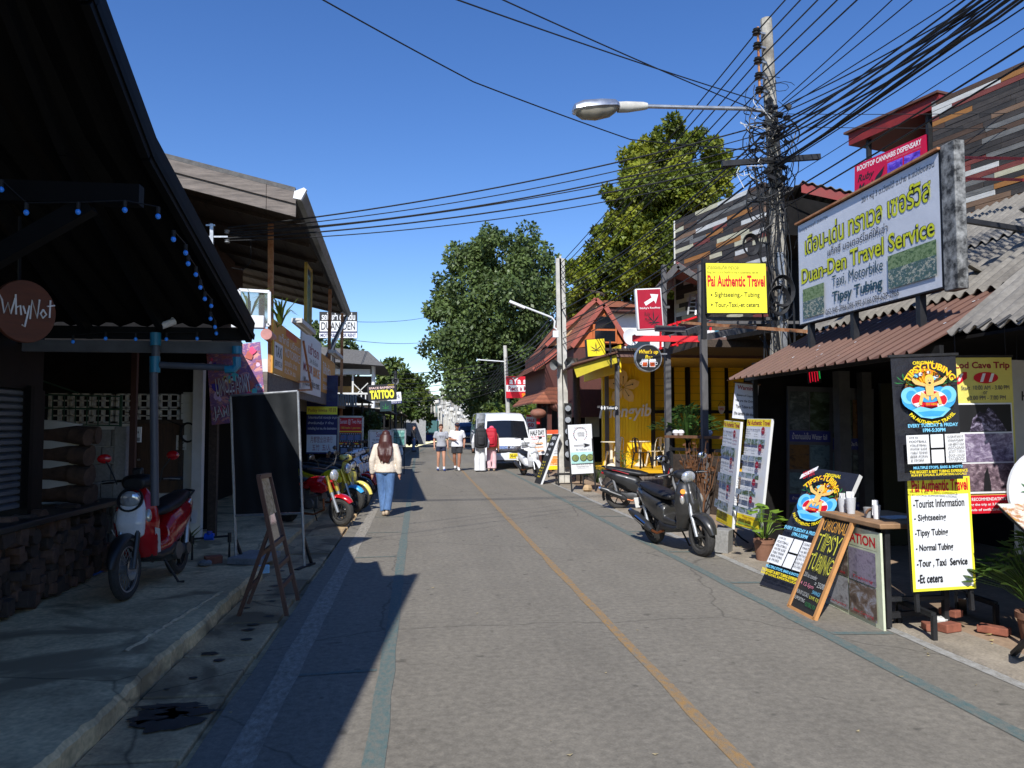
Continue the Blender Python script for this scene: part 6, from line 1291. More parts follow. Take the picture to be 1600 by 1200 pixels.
s.rect(CHB, 0, 0, .96, 1).lines(PRINTW, 4, .2, .5, .85, .95, ['MENU', 'coffee', 'today', 'juice'], bold=.03).lines(YELI, 6, .15, .1, .85, .45, ['latte   60', 'tea      50', 'cocoa  65'], bold=.02).done()
MB().bar(PY(872, 684, 23.2), PG(872, 752, .02), .04).build('rear_leg', STEEL, s.root, world=True)
s = Sign('half_day_sign', 'white sign headed half day with red lines behind the white scooter', 'sign', PY(829, 712, 26), PY(855, 710, 26), PY(829, 671, 26), t=.03, board=PRINTW)
s.text(INK, 'HALF DAY', .08, .76, .92, .95, bold=.04).lines(RED, 2, .1, .55, .92, .73, ['PAI  10 AM - 3 PM', '1 Trip to 5'], bold=.03).lines(ORANGEI, 3, .05, .05, .8, .5, ['* White Buddha', '* Viewpoint', '* Hot spring'], bold=.03).done()
legs(s, RED, [(PY(830, 712, 26), PG(831, 729, .02)), (PY(854, 712, 26), PG(855, 729, .02))])
s = Sign('poster_rack', 'wide rack of coloured travel posters beneath an orange band beside the pole', 'poster rack', PY(856, 734, 25), PY(886, 733, 25), PY(856, 672, 25), t=.05, board=PRINTW)
s.rect(mat('orange_band', S(226, 90, 50), .5), 0, .9, 1, 1).rect(photomat('poster_dark', [S(30, 30, 30), S(150, 140, 60), S(40, 80, 40)], 10), .0, .68, 1, .88, 'photo').lines(NAVY, 5, .08, .36, .9, .66, ['DOI INTHANON', 'PAI CANYON TOUR', 'Trekking 2 days']).rect(photomat('poster_red', [S(190, 60, 40), S(230, 150, 60), S(240, 220, 190)], 9), 0, .12, 1, .34, 'photo').rect(YELI, 0, 0, 1, .1).done()
legs(s, BLACK, [(PY(857, 735, 25), PG(857, 746, .02)), (PY(885, 735, 25), PG(885, 746, .02))], .02)
st_ = thing('step_bench', 'low black slatted step bench at the foot of the concrete pole', 'bench', PG(890, 757, .02)); MB().box((-.4, -.2, .28), (.4, .2, .32)).build('top', DARKMETAL, st_)
for x in (-.36, .36):
    for y in (-.17, .17): MB().bar((x, y, 0), (x, y, .28), .04).build('leg', DARKMETAL, st_)
s = Sign('red_white_banner', 'white banner with red lettering hanging beside the van under the skirt roof', 'banner', PY(822, 670, 31), PY(837, 670, 31), PY(822, 648, 31), t=.01, board=PRINTW); s.rect(RED, 0, .85, 1, 1).text(RED, 'SALE', .1, .5, .9, .72, bold=.03).text(RED, '50', .2, .12, .8, .4, bold=.03).done(); MB().bar(PY(837, 645, 31), PG(838, 690, .02), .05).build('pole', DARKMETAL, s.root, world=True)
for px, py, r_, lab in ((841, 646, .3, 'round brown paper lantern under the skirt roof eave'), (874, 634, .35, 'dome shaped brown lamp shade beside the concrete pole')):
    t = thing('brown_lantern', lab, 'lantern', PY(px, py, 27.8)); MB().ell((0, 0, 0), (r_, r_, r_ * .62), 16, 10).build('shade', mat('lantern_brown', S(140, 92, 74), .7, .2, 8) if 'lantern_brown' not in bpy.data.materials else bpy.data.materials['lantern_brown'], t); MB().cyl((0, 0, r_ * .6), (0, 0, r_ * .6 + .3), .01, 5).build('cord', BLACK, t)
    MB().box((-.06, -.01, -r_ * 1.3), (.06, .01, -r_ * .6)).build('tassel', RED, t)
# ================================================================ poles, lamp, cables
POLEM = mat('pole_concrete', S(120, 112, 100, .8), .9, .4, 3.5, bump=.3, c2=S(205, 200, 188, .8), amt=.52, fine=.15); POLEW = mat('pole_white', S(196, 192, 182, .9), .85, .25, 4, bump=.15)
YP = 12.0
up = thing('utility_pole', 'tall weathered concrete utility pole with insulators and street lamp on the right', 'utility pole', (5.6, YP, .02))
pt = [V((5.62, YP, 0)), PY(1219, 500, YP), PY(1213, 300, YP), PY(1203, 150, YP), PY(1197, 30, YP)]
MB().tube(pt, [.15, .13, .12, .105, .095], 10).build('shaft', POLEM, up, world=True)
MB().bar(PY(1226, 600, YP - .1), PY(1218, 395, YP - .12), .1).build('side_channel', STEEL, up, world=True)
b = MB(); b.bar(PY(1184, 42, YP - .1), PY(1187, 152, YP - .1), .03); b.build('insulator_rack', RUST, up, world=True)
RK = []
for y in (50, 72, 95, 119, 141):
    p = PY(1182 + (y - 50) * .05, y, YP - .1); RK.append(p)
    MB().lathe([(.03, -.05), (.07, -.04), (.05, -.01), (.075, .01), (.05, .03), (.06, .05), (.03, .055)], 12, Matrix.Translation(p)).build('insulator', BPLASTIC, up, world=True)
    MB().bar(p, PY(1200, y + 4, YP - .05), .03).build('bracket', STEEL, up, world=True)
MB().bar(PY(1128, 256, YP - .15), PY(1281, 245, YP - .15), .07, .09).build('crossarm', DARKMETAL, up, world=True)
MB().tube([PY(1206, 186, YP - .12), PY(1190, 173, YP - .12), PY(1165, 170, YP - .12), PY(1003, 166, YP - .12)], .033, 9).build('lamp_arm', STEEL, up, world=True)
l0, l1 = PY(1008, 166, YP - .12), PY(895, 174, YP - .12)
lamp = thing('street_lamp', 'silver street lamp head with a clear bowl reaching out over the road', 'street lamp', l0)
ALU = mat('lamp_aluminium', (.55, .57, .6), .35, .15, 6, metal=.85)
b = MB(); d = (l1 - l0); x = d.normalized(); yy = V((0, 1, 0)); zz = yy.cross(x) * -1
if zz.z < 0: zz = -zz
def ring(t, hw, zt, zb): c = l0 + d * t; return [c + yy * (hw * math.cos(a)) + zz * ((zt if math.sin(a) > 0 else zb) * math.sin(a)) for a in [2 * math.pi * i / 16 for i in range(16)]]
b.loft([ring(-.03, .05, .05, .05), ring(.02, .06, .07, .06), ring(.25, .075, .1, .08), ring(.38, .09, .1, .07)]); b.build('neck', POLEW, lamp, world=True)
b = MB(); b.loft([ring(.37, .1, .1, .03), ring(.42, .16, .14, .035), ring(.6, .19, .16, .04), ring(.85, .185, .16, .04), ring(.97, .14, .11, .035), ring(1.0, .08, .05, .02)]); b.build('hood', ALU, lamp, world=True)
b = MB(); b.loft([ring(.41, .12, .0, .06), ring(.5, .15, .0, .13), ring(.7, .16, .0, .17), ring(.88, .145, .0, .14), ring(.965, .09, .0, .06)]); b.build('bowl', mat('lamp_bowl', (.42, .38, .3), .15, .3, 6, trans=.35), lamp, world=True)
MB().tube([l0 + d * .95 - zz * .03, l0 + d * 1.0 + zz * .02], .02, 6).build('latch', STEEL, lamp, world=True)
# second pole down the street with lamp and speakers
Y2 = 22.5
p2 = thing('utility_pole', 'square white concrete pole with loudspeakers and a slim lamp arm down the street', 'utility pole', PG(882, 755, .02))
for dx in (-.075, .075): MB().bar(PY(882, 760, Y2) + V((dx, 0, 0)), PY(875, 404, Y2) + V((dx * .7, 0, 0)), .075, .16).build('flange', POLEW, p2, world=True)
MB().bar(PY(882, 760, Y2 + .03), PY(875, 400, Y2 + .03), .1, .06).build('web', POLEW, p2, world=True)
MB().tube([PY(872, 516, Y2), PY(866, 512, Y2), PY(867, 502, Y2), PY(862, 496, Y2), PY(800, 472, Y2)], .03, 8).build('lamp_arm', WHITE, p2, world=True)
b = MB(); b.cbox(PY(808, 476, Y2), (.5, .16, .07), ry=.38); b.build('lamp_head', WHITE, p2, world=True); MB().box(PY(868, 522, Y2) - V((.08, .05, .1)), PY(868, 522, Y2) + V((.08, .05, .1))).build('lamp_box', WHITE, p2, world=True)
for px, py, rz, nm in ((890, 566, .35, 'near'), (866, 570, -.9, 'far')):
    c = PY(px, py, Y2 - .25); M = Matrix.Translation(c) @ Euler((0, 0, rz)).to_matrix().to_4x4() @ Matrix.Rotation(math.pi / 2, 4, 'X')
    o = MB().lathe([(.16, .02), (.155, .0), (.1, -.12), (.05, -.22), (.05, -.3), (.001, -.3)], 22, M, caps=False).build('loudspeaker', mat('speaker_grey', (.16, .165, .16), .5, .2) if 'speaker_grey' not in bpy.data.materials else bpy.data.materials['speaker_grey'], p2, world=True); MB().lathe([(.05, .0), (.045, -.1), (.001, -.1)], 12, M).build('horn_centre', BLACK, o)
mb_ = thing('meter_column', 'column of round glass electricity meters on a black board by the white pole', 'meter', PY(887, 700, Y2 - .3))
MB().box(PY(882, 730, Y2 - .2), PY(893, 630, Y2 - .16)).build('board', BLACK, mb_, world=True)
for k in range(5): MB().cyl(PY(887.5, 638 + k * 18, Y2 - .2), PY(887.5, 638 + k * 18, Y2 - .32), .085, 14).build('meter', STEEL, mb_, world=True)
wp = thing('wooden_pole', 'dark brown rough timber pole beside the yellow cafe', 'pole', PG(905, 752, .02)); MB().tube([PG(905, 752, 0), PY(902, 640, 23), PY(899, 560, 23)], [.12, .1, .09], 9).build('shaft', WOODD, wp, world=True)
Y3 = 38.
p3 = thing('sign_pole', 'far pale pole carrying a lamp arm and a red rental sign', 'pole', PG(797, 699, 0)); MB().tube([PY(797, 712, Y3), PY(789, 540, Y3)], [.12, .09], 9).build('shaft', POLEW, p3, world=True); MB().tube([PY(792, 575, Y3), PY(788, 565, Y3), PY(745, 562, Y3)], .03, 7).build('lamp_arm', WHITE, p3, world=True)
s = Sign('red_rental_sign', 'red and white rental sign on the far pale pole above the van', 'sign', PY(791, 622, Y3 - .3), PY(854, 622, Y3 - .3), PY(791, 588, Y3 - .3), t=.15, board=RED)
s.rect(PRINTW, .0, .3, 1, .6).text(PRINTW, 'aYa service', .08, .64, .97, .93, bold=.04).text(DRED, 'Rent a Motorbike', .05, .34, 1.0, .55, bold=.03).text(ORANGEI, '安雅旅行', .38, .06, .8, .24, bold=.03).done()
# cables
CAB = mat('cable_black', (.01, .01, .011), .55, .2)
def cable(label, pts, r=.009, sag=.0, group='overhead cables', n=14):
    P = []
    for a, c in zip(pts, pts[1:]):
        a, c = V(a), V(c); L = (c - a).length
        for i in range(n):
            t = i / n; P.append(a + (c - a) * t - V((0, 0, sag * L * 4 * t * (1 - t))))
    P.append(V(pts[-1])); o_ = P[0].copy()
    o = MB().tube([p - o_ for p in P], r, 5).build('overhead_cable', CAB, None); o.location = o_
    return tag(o, label, 'cable', group)
T2 = [PY(876, 412 + 9 * k, Y2) for k in range(6)]
for k, p in enumerate(RK):
    cable('black power cable running along the street through the insulator rack of the near pole', [T2[k], p, V((5.3 + .04 * k, -16, p.z - .05))], .012, .008, 'power cables on the insulator rack')
for k in range(13):
    a = PY(1205 + rnd.uniform(-4, 8), 178 + k * 8 + rnd.uniform(-4, 4), YP - .1); q = PY(1530 + rnd.uniform(-30, 34), 14 + rnd.uniform(-12, 18), 7.0 + rnd.uniform(-.3, .3))
    cable('black cable in the thick bundle sagging from the near pole to the upper right', [a, q, V((5.6 + rnd.uniform(-.1, .1), -17, 7.2 + k * -.05))], rnd.choice((.010, .014, .018, .024)), .008 + rnd.uniform(-.002, .004), 'bundle of cables to the upper right')
for k in range(3):
    cable('single cable rising from behind the near pole to the top edge', [PY(1222, 158 + 7 * k, YP), PY((1400, 1432, 1502)[k], -6, 9.0)], .009, .004, 'single cables rising right of the near pole')
for k in range(6):
    a = PY(1212 + rnd.uniform(-4, 8), 215 + k * 24 + rnd.uniform(-6, 6), YP - .1)
    cable('thin black cable below the thick bundle at the upper right', [a, V((6.3 + rnd.uniform(-.4, .5), -10, 6.6 - .1 * k))], rnd.choice((.006, .009, .012)), .006 + rnd.uniform(0, .006), 'thin cables at the upper right')
for k in range(11):
    a = PY(1200 + rnd.uniform(-6, 6), 205 + k * 15, YP - .1)
    cable('black cable slanting down from the near pole to the white pole beyond', [a, PY(880 + rnd.uniform(-3, 6), 448 + k * 9, Y2)], rnd.choice((.008, .012, .018)), .014 + rnd.uniform(-.004, .008), 'cables between the two right hand poles')
for k, (q, z) in enumerate((((710, -2), 8.0), ((782, -2), 8.6))):
    m = PY(*q, z); a = PY(1186, 158 + 16 * k, YP - .1); d_2 = m - a; cable('lone cable crossing the sky from the near pole to the top edge, ' + ('lower' if k == 0 else 'upper') + ' one', [a, m, m + d_2 * .6], .009, .004, 'lone cables over the street')
m = PY(498, -4, 8); q = PY(740, 128, 9.6); e = PY(985, 218, 11.2); cable('long drooping cable from the top edge left of centre to the tree', [m + (m - q) * .8, m, q, e, PY(1190, 236, YP - .1)], .009, .004, 'lone cables over the street')
for k in range(6):
    a = PY(356 + (k % 2) * 3, 356 + 4 * k, 12.5); cable('cable spanning the street from the wooden house to the near pole', [a, PY(1192, 196 + k * 13, YP - .1)], .009 if k % 2 else .013, .021 + .004 * (k % 3), 'cables spanning the street', 24)
for k in range(7):
    a = PY(880, 470 + 12 * k, Y2 + .1); c = PY(790, 560 + 5 * k, Y3); cable('distant cable between the white pole and the far pale pole', [a, c, PY(712 + 3 * k, 618 + 3 * k, 80)], .02, .018, 'distant cables over the street')
for k in range(8):
    a = PY(788, 563 + 6 * k, Y3); cable('distant cable crossing the far street towards the left side', [a, PY(612 - 4 * (k % 3), 585 + 7 * k, 42 + 2 * k)], .018, .02 + .004 * (k % 3), 'distant cables crossing to the left', 18)
for y0, y1 in ((502, 490), (530, 531)): cable('thin far cable from the rental sign across to the big dark tree', [PY(540, y0, 34), PY(690, y1, 52)], .012, .012, 'thin far cables before the tree')
for y0, y1 in ((178, 176), (198, 200)): cable('thin level cable running right from the near pole above the red sign', [PY(1225, y0, YP), PY(1640, y1, 9.5)], .006, .004, 'level cables above the red sign')
b = MB()
for k in range(84):      # the tangle on the near pole
    y0 = rnd.choice((rnd.uniform(150, 300), rnd.uniform(230, 520))); x0 = 1205 + (y0 - 150) * .04; r = rnd.uniform(6, 42) * (1.1 if y0 < 330 else .7); ph0 = rnd.uniform(0, 6.28); pts = []; yy_ = YP - rnd.uniform(.05, .3); dr_ = rnd.uniform(-60, 90); ln = rnd.uniform(1.2, 4.5)
    for i in range(9):
        t = i / 8; pts.append(PY(x0 + r * math.cos(ph0 + t * ln) - 4, y0 + dr_ * t + r * .8 * math.sin(ph0 + t * ln), yy_ + .1 * math.sin(t * 5 + k)))
    b.tube(pts, rnd.choice((.005, .006, .009, .012)), 4)
for k in range(16):      # leads dropping along the shaft
    x0 = 1196 + rnd.uniform(-14, 30); b.tube([PY(x0 + rnd.uniform(-8, 8) + i * 2, 260 + i * 45, YP - rnd.uniform(.12, .2)) for i in range(8)], rnd.choice((.007, .012)), 4)
for c, r in (((1172, 383), .14), ((1216, 470), .2), ((1222, 455), .22)):
    for q in range(5): p = PY(*c, YP - .22); b.tube([p + V(((r + q * .012) * .75 * math.cos(a), -.01 * q, (r + q * .01) * math.sin(a))) for a in [2 * math.pi * i / 20 for i in range(21)]], .009, 4)
for k in range(26):
    p = PY(1206 + rnd.uniform(-20, 26), rnd.uniform(150, 290), YP - rnd.uniform(.14, .26)); b.cbox(p, (rnd.uniform(.04, .12), .06, rnd.uniform(.03, .09)), rx=rnd.uniform(-1, 1), ry=rnd.uniform(-1, 1))
solo(b, 'cable_tangle', CAB, 'dense tangle of black cables and connectors round the near pole', 'cables', kind='stuff', origin=PY(1205, 300, YP))
b = MB(); 
for k in range(6):
    y0 = rnd.uniform(155, 280); x0 = 1170 + rnd.uniform(-25, 35); b.tube([PY(x0 + i * rnd.uniform(-7, 7), y0 + i * rnd.uniform(2, 9), YP - .25) for i in range(5)], .008, 4)
solo(b, 'white_leads', WHITE, 'loose pale leads hanging in the cable tangle left of the near pole', 'cables', kind='stuff', origin=PY(1170, 220, YP))

# ================================================================ trees
def leafcloud(name, blobs, Y, nleaf, size, mats, parent, seed=1, depth=1.0, inner=.35, droop=0.):
    """blobs: circles of the crown in the photograph, each given a real centre, radius and depth; leaves are small folded quads through the clumps"""
    g = np.random.default_rng(seed); k = Y / FPX; C = []; RR = []
    for (px, py, r) in blobs:
        c = PY(px, py, Y + g.uniform(-1, 1) * depth * r * k); C.append(c[:]); RR.append(r * k)
    C = np.array(C); RR = np.array(RR)
    # sub-clumps on each blob
    sub = []; w = RR ** 2 / (RR ** 2).sum(); ns = int(len(blobs) * 26)
    for i, b_ in zip(range(ns), g.choice(len(C), ns, p=w)):
        v = g.normal(size=3); v /= np.linalg.norm(v); rr = RR[b_] * g.uniform(.55, 1.06); sub.append((*(C[b_] + v * rr * np.array((1, 1, .95))), RR[b_] * g.uniform(.16, .36), g.integers(len(mats))))
    sub = np.array(sub); si = g.choice(len(sub), nleaf, p=sub[:, 3] ** 1.6 / (sub[:, 3] ** 1.6).sum())
    v = g.normal(size=(nleaf, 3)); v /= np.linalg.norm(v, axis=1)[:, None]
    pos = sub[si, :3] + v * (sub[si, 3] * g.uniform(.25, 1.0, nleaf) ** .5)[:, None]; pos[:, 2] -= droop * g.random(nleaf) ** 2 * sub[si, 3]
    d = v * .6 + g.normal(size=(nleaf, 3)) * .6; d[:, 2] -= .25; d /= np.linalg.norm(d, axis=1)[:, None]
    nrm = v + g.normal(size=(nleaf, 3)) * .5 + np.array((0, -.25, .55)); sd = np.cross(d, nrm); sd /= np.linalg.norm(sd, axis=1)[:, None] + 1e-9
    L = size * g.uniform(.6, 1.3, nleaf)[:, None]; vs = np.stack([pos, pos + d * L * .45 + sd * L * .3, pos + d * L, pos + d * L * .45 - sd * L * .3], 1).reshape(-1, 3)
    o_ = np.array(rootM(parent).translation) if parent else np.zeros(3); vs = vs - o_
    me = bpy.data.meshes.new(name); me.vertices.add(nleaf * 4); me.vertices.foreach_set('co', vs.astype(np.float32).ravel()); me.loops.add(nleaf * 4); me.loops.foreach_set('vertex_index', np.arange(nleaf * 4, dtype=np.int32)); me.polygons.add(nleaf); me.polygons.foreach_set('loop_start', np.arange(0, nleaf * 4, 4, dtype=np.int32))
    for m in mats: me.materials.append(m)
    mi = sub[si, 4].astype(np.int32); fl_ = g.random(nleaf) < .2; mi[fl_] = g.integers(len(mats), size=fl_.sum()); me.polygons.foreach_set('material_index', mi); me.update(calc_edges=True); me.validate()
    o = bpy.data.objects.new(name, me); COL.objects.link(o); o.parent = parent
    return o, [tuple(c) for c in C]
def tree(label, blobs, Y, base_px, nleaf, size, mats, tr=.35, seed=1, bark=None, depth=1., droop=0., limbs=True, nm='broadleaf_tree', group=None):
    x = PY(base_px, 600, Y).x; t = thing(nm, label, 'tree', (x, Y, 0), group=group)
    o, C = leafcloud('crown', blobs, Y, nleaf, size, mats, t, seed, depth, droop=droop)
    b = MB(); zb = min(c[2] for c in C); b.tube([(0, 0, 0), (.1, 0, zb * .6), (0, .1, zb + .5)], [tr * 1.25, tr, tr * .75], 9)
    if limbs:
        for c in C: p = V(c) - V((x, Y, 0)); b.tube([(0, .05, min(zb * .8, p.z * .7)), (p.x * .45, p.y * .5, (zb + p.z) / 2), p], [tr * .45, tr * .3, tr * .08], 6)
    b.build('trunk', bark or BARKM, t); return t
BARKM = mat('bark', (.075, .055, .04), .9, .4, 4, bump=.5, stretch=(4, 4, 1))
DG = [leafmat('leaf_dark_a', (.072, .108, .03), .2), leafmat('leaf_dark_b', (.105, .148, .042), .2), leafmat('leaf_dark_c', (.105, .148, .042), .2)]
YGL = [leafmat('leaf_yellow_a', (.16, .2, .022), .35), leafmat('leaf_yellow_b', (.24, .26, .026), .35), leafmat('leaf_yellow_c', (.1, .13, .018), .3)]
MGL = [leafmat('leaf_mid_a', (.07, .11, .025), .3), leafmat('leaf_mid_b', (.13, .17, .035), .3)]
tree('huge dark green tree rising over the far right of the street', [(785, 405, 58), (735, 430, 55), (842, 425, 48), (712, 500, 48), (790, 490, 80), (858, 500, 55), (700, 560, 40), (745, 570, 62), (815, 575, 70), (870, 570, 45), (735, 620, 40), (780, 640, 60), (835, 640, 55), (700, 455, 30), (765, 372, 30), (870, 430, 35)], 55, 790, 90000, .3, DG, .55, 3)
tree('tall yellow green tree with glossy leaves behind the near pole', [(1045, 225, 42), (1015, 262, 46), (1085, 255, 50), (985, 310, 42), (1045, 320, 70), (1105, 320, 48), (960, 375, 40), (1020, 395, 62), (1085, 390, 50), (925, 425, 36), (970, 440, 48), (1060, 440, 50), (905, 450, 30), (1120, 260, 28), (898, 480, 26), (930, 470, 34)], 31, 1010, 120000, .19, YGL, .35, 5)
tree('pale green feathery tree behind the yellow lettered sign', [(615, 590, 28), (595, 605, 26), (640, 610, 26), (625, 630, 30), (655, 630, 20)], 60, 622, 9000, .34, MGL, .25, 7)
tree('dark layered conifer behind the rental sign', [(540, 548, 20), (520, 560, 22), (560, 565, 18), (500, 545, 14), (490, 520, 16), (530, 580, 22), (505, 575, 20)], 48, 530, 7000, .26, [DG[0], DG[1]], .22, 9, nm='conifer_tree')
tree('low dark tree below the far lanterns on the left', [(660, 640, 16), (650, 655, 16), (670, 655, 14)], 72, 660, 3500, .3, [DG[1], MGL[0]], .15, 11, limbs=False)
tree('sunlit bushy tree under the huge dark tree behind the van', [(775, 655, 26), (810, 648, 26), (838, 650, 18), (755, 660, 18)], 47, 800, 6000, .22, [MGL[0], DG[1], YGL[0]], .15, 12, limbs=False)
tree('small green shrub tree in the shade of the tour boards', [(578, 655, 12), (572, 668, 12), (584, 665, 10)], 26, 577, 2500, .16, [DG[1], MGL[0]], .06, 13, limbs=False)
tree('distant dark wood closing the far end of the street', [(680, 640, 22), (700, 632, 22), (720, 634, 24), (742, 636, 24), (660, 640, 24), (640, 645, 24), (760, 640, 22)], 150, 700, 9000, .8, DG, .2, 15, limbs=False, nm='distant_tree')
# ================================================================ far end of the street
def farhouse(label, x0, x1, y0, y1, h, wm, rm, rise=1., eave=.4):
    t = thing('shop_house', label, 'house', ((x0 + x1) / 2, y0, 0)); MB().box((x0, y0, 0), (x1, y1, h)).build('wall', wm, t, world=True)
    MB().loft([[(x0 - eave, y0 - eave, h), (x1 + eave, y0 - eave, h), (x1 + eave, y1 + eave, h), (x0 - eave, y1 + eave, h)], [((x0 + x1) / 2 - .3, y0 + .5, h + rise), ((x0 + x1) / 2 + .3, y0 + .5, h + rise), ((x0 + x1) / 2 + .3, y1 - .5, h + rise), ((x0 + x1) / 2 - .3, y1 - .5, h + rise)]]).build('roof', rm, t, world=True)
    xs = x1 if x1 < 2 else x0; sg_ = 1 if x1 < 2 else -1
    for k in range(3):
        y = y0 + (y1 - y0) * (k + .5) / 3; MB().box((xs - .02, y - .6, 1.0 if h < 3.2 else h - 1.9), (xs + .03 * sg_, y + .6, h - .5)).build('window', GLASSD, t, world=True)
    for k in range(2): x = x0 + (x1 - x0) * (k + .5) / 2; MB().box((x - .4, y0 - .03, h - 1.8), (x + .4, y0 + .01, h - .7)).build('window', GLASSD, t, world=True)
    return t
CRM, GRW, TEALW = mat('cream_wall', (.5, .46, .38), .8), mat('grey_wall', (.34, .34, .34), .8), mat('teal_wall', S(70, 110, 110), .8)
farhouse('far cream shop house with a grey roof left of the bend', -7, -1.2, 58.5, 68, 3.4, CRM, TILE); farhouse('far grey shop house beyond the cream one on the left', -6, .6, 70, 82, 4.2, GRW, ASB); farhouse('far teal shop house deep on the left', -5, 2.2, 86, 98, 4.6, TEALW, TILE)
farhouse('far cream house closing the street end', 1.5, 8, 128, 140, 4.5, CRM, ASB, 1.4); farhouse('far grey house on the right past the bend', 7.2, 14, 70, 84, 3.6, GRW, TILE); farhouse('far white house on the right beyond the dark tree', 8, 15, 90, 104, 3.4, WHITE, RT)
farhouse('far low brown house at the end of the street on the left', -3, 1, 112, 122, 3.2, WOODB, TILE)
LNM = mat('paper_white', (.72, .7, .64), .8, .1)
for k in range(24):
    px = (667, 676, 682, 694, 687, 700, 706, 712, 722, 728, 698, 733, 717, 690, 680, 704, 709, 725, 716, 695, 702, 730, 720, 708)[k]; py = (612, 622, 628, 620, 636, 632, 640, 624, 634, 628, 646, 640, 646, 650, 640, 654, 648, 652, 656, 642, 638, 650, 640, 658)[k]; y = 62 + 2.2 * k
    c = PY(px, py, y); t = MB().lathe([(.12, -.22), (.27, -.12), (.3, .02), (.24, .16), (.1, .22)], 10).build('paper_lantern', LNM, None) if k == 0 else None
    if t is None: t = lan.copy(); COL.objects.link(t); 
    else:
        lan = t; b = MB()
        for q in range(5): a = q * 1.257; b.cbox((.14 * math.cos(a), .14 * math.sin(a), -.75), (.09, .01, 1.05), rz=a)
    t.location = c; tag(t, 'white paper lantern with a long tail hanging over the far street', 'lantern', 'paper lanterns over the far street')
    tl = b.build('tail', LNM, t) if k == 0 else tl_.copy()
    if k == 0: tl_ = tl
    else: COL.objects.link(tl); tl.parent = t
fp = thing('loudspeaker_pole', 'dark far pole with a loudspeaker behind the yellow lettered sign', 'pole', (PY(618, 600, 44).x, 44, 0)); MB().cyl((0, 0, 0), (0, 0, 4.8), .09).build('shaft', DARKMETAL, fp); MB().lathe([(.2, .1), (.05, -.15), (.001, -.15)], 14, Matrix.Translation((0, -.1, 4.2)) @ Matrix.Rotation(math.pi / 2, 4, 'X'), caps=False).build('loudspeaker', STEEL, fp)
for k, (px, y, h) in enumerate(((690, 84, 6), (713, 92, 6.5), (741, 70, 6))):
    t = MB().tube([(0, 0, 0), (0, 0, h)], [.13, .1], 8).build('far_pole', POLEW, None); t.location = (PY(px, 600, y).x, y, 0); tag(t, ('slim far pole left of the hanging lanterns', 'slim far pole amid the hanging lanterns', 'slim far pole beside the dark tree')[k], 'pole')
# ================================================================ two-wheelers
HEADG = mat('headlight_glass', (.7, .72, .74), .08, .15, 30, metal=.6, coat=1.); TAILR = mat('tail_red', S(170, 12, 16), .25, .1, coat=.6); AMB = mat('indicator_lens', (.5, .47, .42), .1, .1, 30, metal=.4, coat=.8)
SEATM = mat('seat_vinyl', (.012, .012, .013), .5, .3, 12, bump=.08); ALLOY = mat('dark_alloy', (.06, .058, .055), .4, .3, 8, metal=.6); TYREM = mat('tyre', (.022, .021, .02), .85, .3, 30, bump=.2, c2=(.05, .047, .043)); EXH = mat('exhaust_heat_shield', (.05, .05, .05), .35, .2, 5, metal=.5); COPP = mat('exhaust_copper', S(150, 90, 56), .4, .3, 9, metal=.7); ENG = mat('engine_grey', (.12, .12, .12), .5, .3, 9, metal=.5)
def wheel(parent, x, r, w, spokes=5, disc=True, rim=ALLOY, wire=False):
    t = MB(); R0 = r - w * .5; n = 32; pr = [(R0 + w * .5 * math.cos(a), w * .5 * math.sin(a) * 1.0) for a in [2 * math.pi * i / 10 for i in range(10)]]
    t.loft([[(q * math.cos(A), p, q * math.sin(A)) for q, p in pr] for A in [2 * math.pi * i / n for i in range(n)]], False, True)
    o = t.build('wheel', TYREM, parent); o.location = (x, 0, r)
    b = MB(); ri = r - w * .95
    b.loft([[(q * math.cos(A), p, q * math.sin(A)) for q, p in ((ri, -w * .36), (ri + .02, -w * .36), (ri + .02, w * .36), (ri, w * .36))] for A in [2 * math.pi * i / n for i in range(n)]], False, True)
    for k in range(spokes):
        A = 2 * math.pi * k / spokes
        if wire:
            for s_ in (-1, 1): b.bar((.03 * math.cos(A + s_ * .9), s_ * .03, .03 * math.sin(A + s_ * .9)), (ri * math.cos(A), 0, ri * math.sin(A)), .004)
        else: b.bar((.03 * math.cos(A), 0, .03 * math.sin(A)), (ri * math.cos(A + .12), 0, ri * math.sin(A + .12)), .035, .018)
    b.cyl((0, -.055, 0), (0, .055, 0), .035); b.build('rim', rim, o)
    if disc: MB().lathe([(.05, -.003), (.1, -.003), (.1, .003), (.05, .003)], 24, Matrix.Translation((0, .06, 0)) @ Matrix.Rotation(math.pi / 2, 4, 'X')).build('brake_disc', CHROME, o)
    return o
def fender(parent, x, r, a0, a1, w, m, nm='front_fender', lift=.035, drop=.05):
    b = MB(); rings = []; n = 12
    for i in range(n + 1):
        A = R(a0 + (a1 - a0) * i / n); q = r + lift; k = math.sin(math.pi * (i + .6) / (n + 1.2)) ** .35; ww = w * k
        er = V((math.cos(A), 0, math.sin(A))); c = V((x, 0, r)) + er * q
        rings.append([c + V((0, ww * math.cos(t), 0)) + er * ((drop * math.sin(t)) - drop * .7) for t in [math.pi * j / 8 for j in range(9)]] + [c + V((0, ww * .9 * math.cos(t), 0)) + er * ((drop * .85 * math.sin(t)) - drop * .72) for t in [math.pi * j / 8 for j in range(8, -1, -1)]])
    b.loft(rings); return b.build(nm, m, parent, smooth=50)
def sec(x, z, w, h, n=14, e=.75, tilt=0., y=0.):
    """an upright rounded section across the machine"""
    out = []
    for i in range(n):
        a = 2 * math.pi * i / n; c, s_ = math.cos(a), math.sin(a); cy, cz = w * math.copysign(abs(c) ** e, c), h * math.copysign(abs(s_) ** e, s_)
        out.append((x - cz * math.sin(tilt), y + cy, z + cz * math.cos(tilt)))
    return out
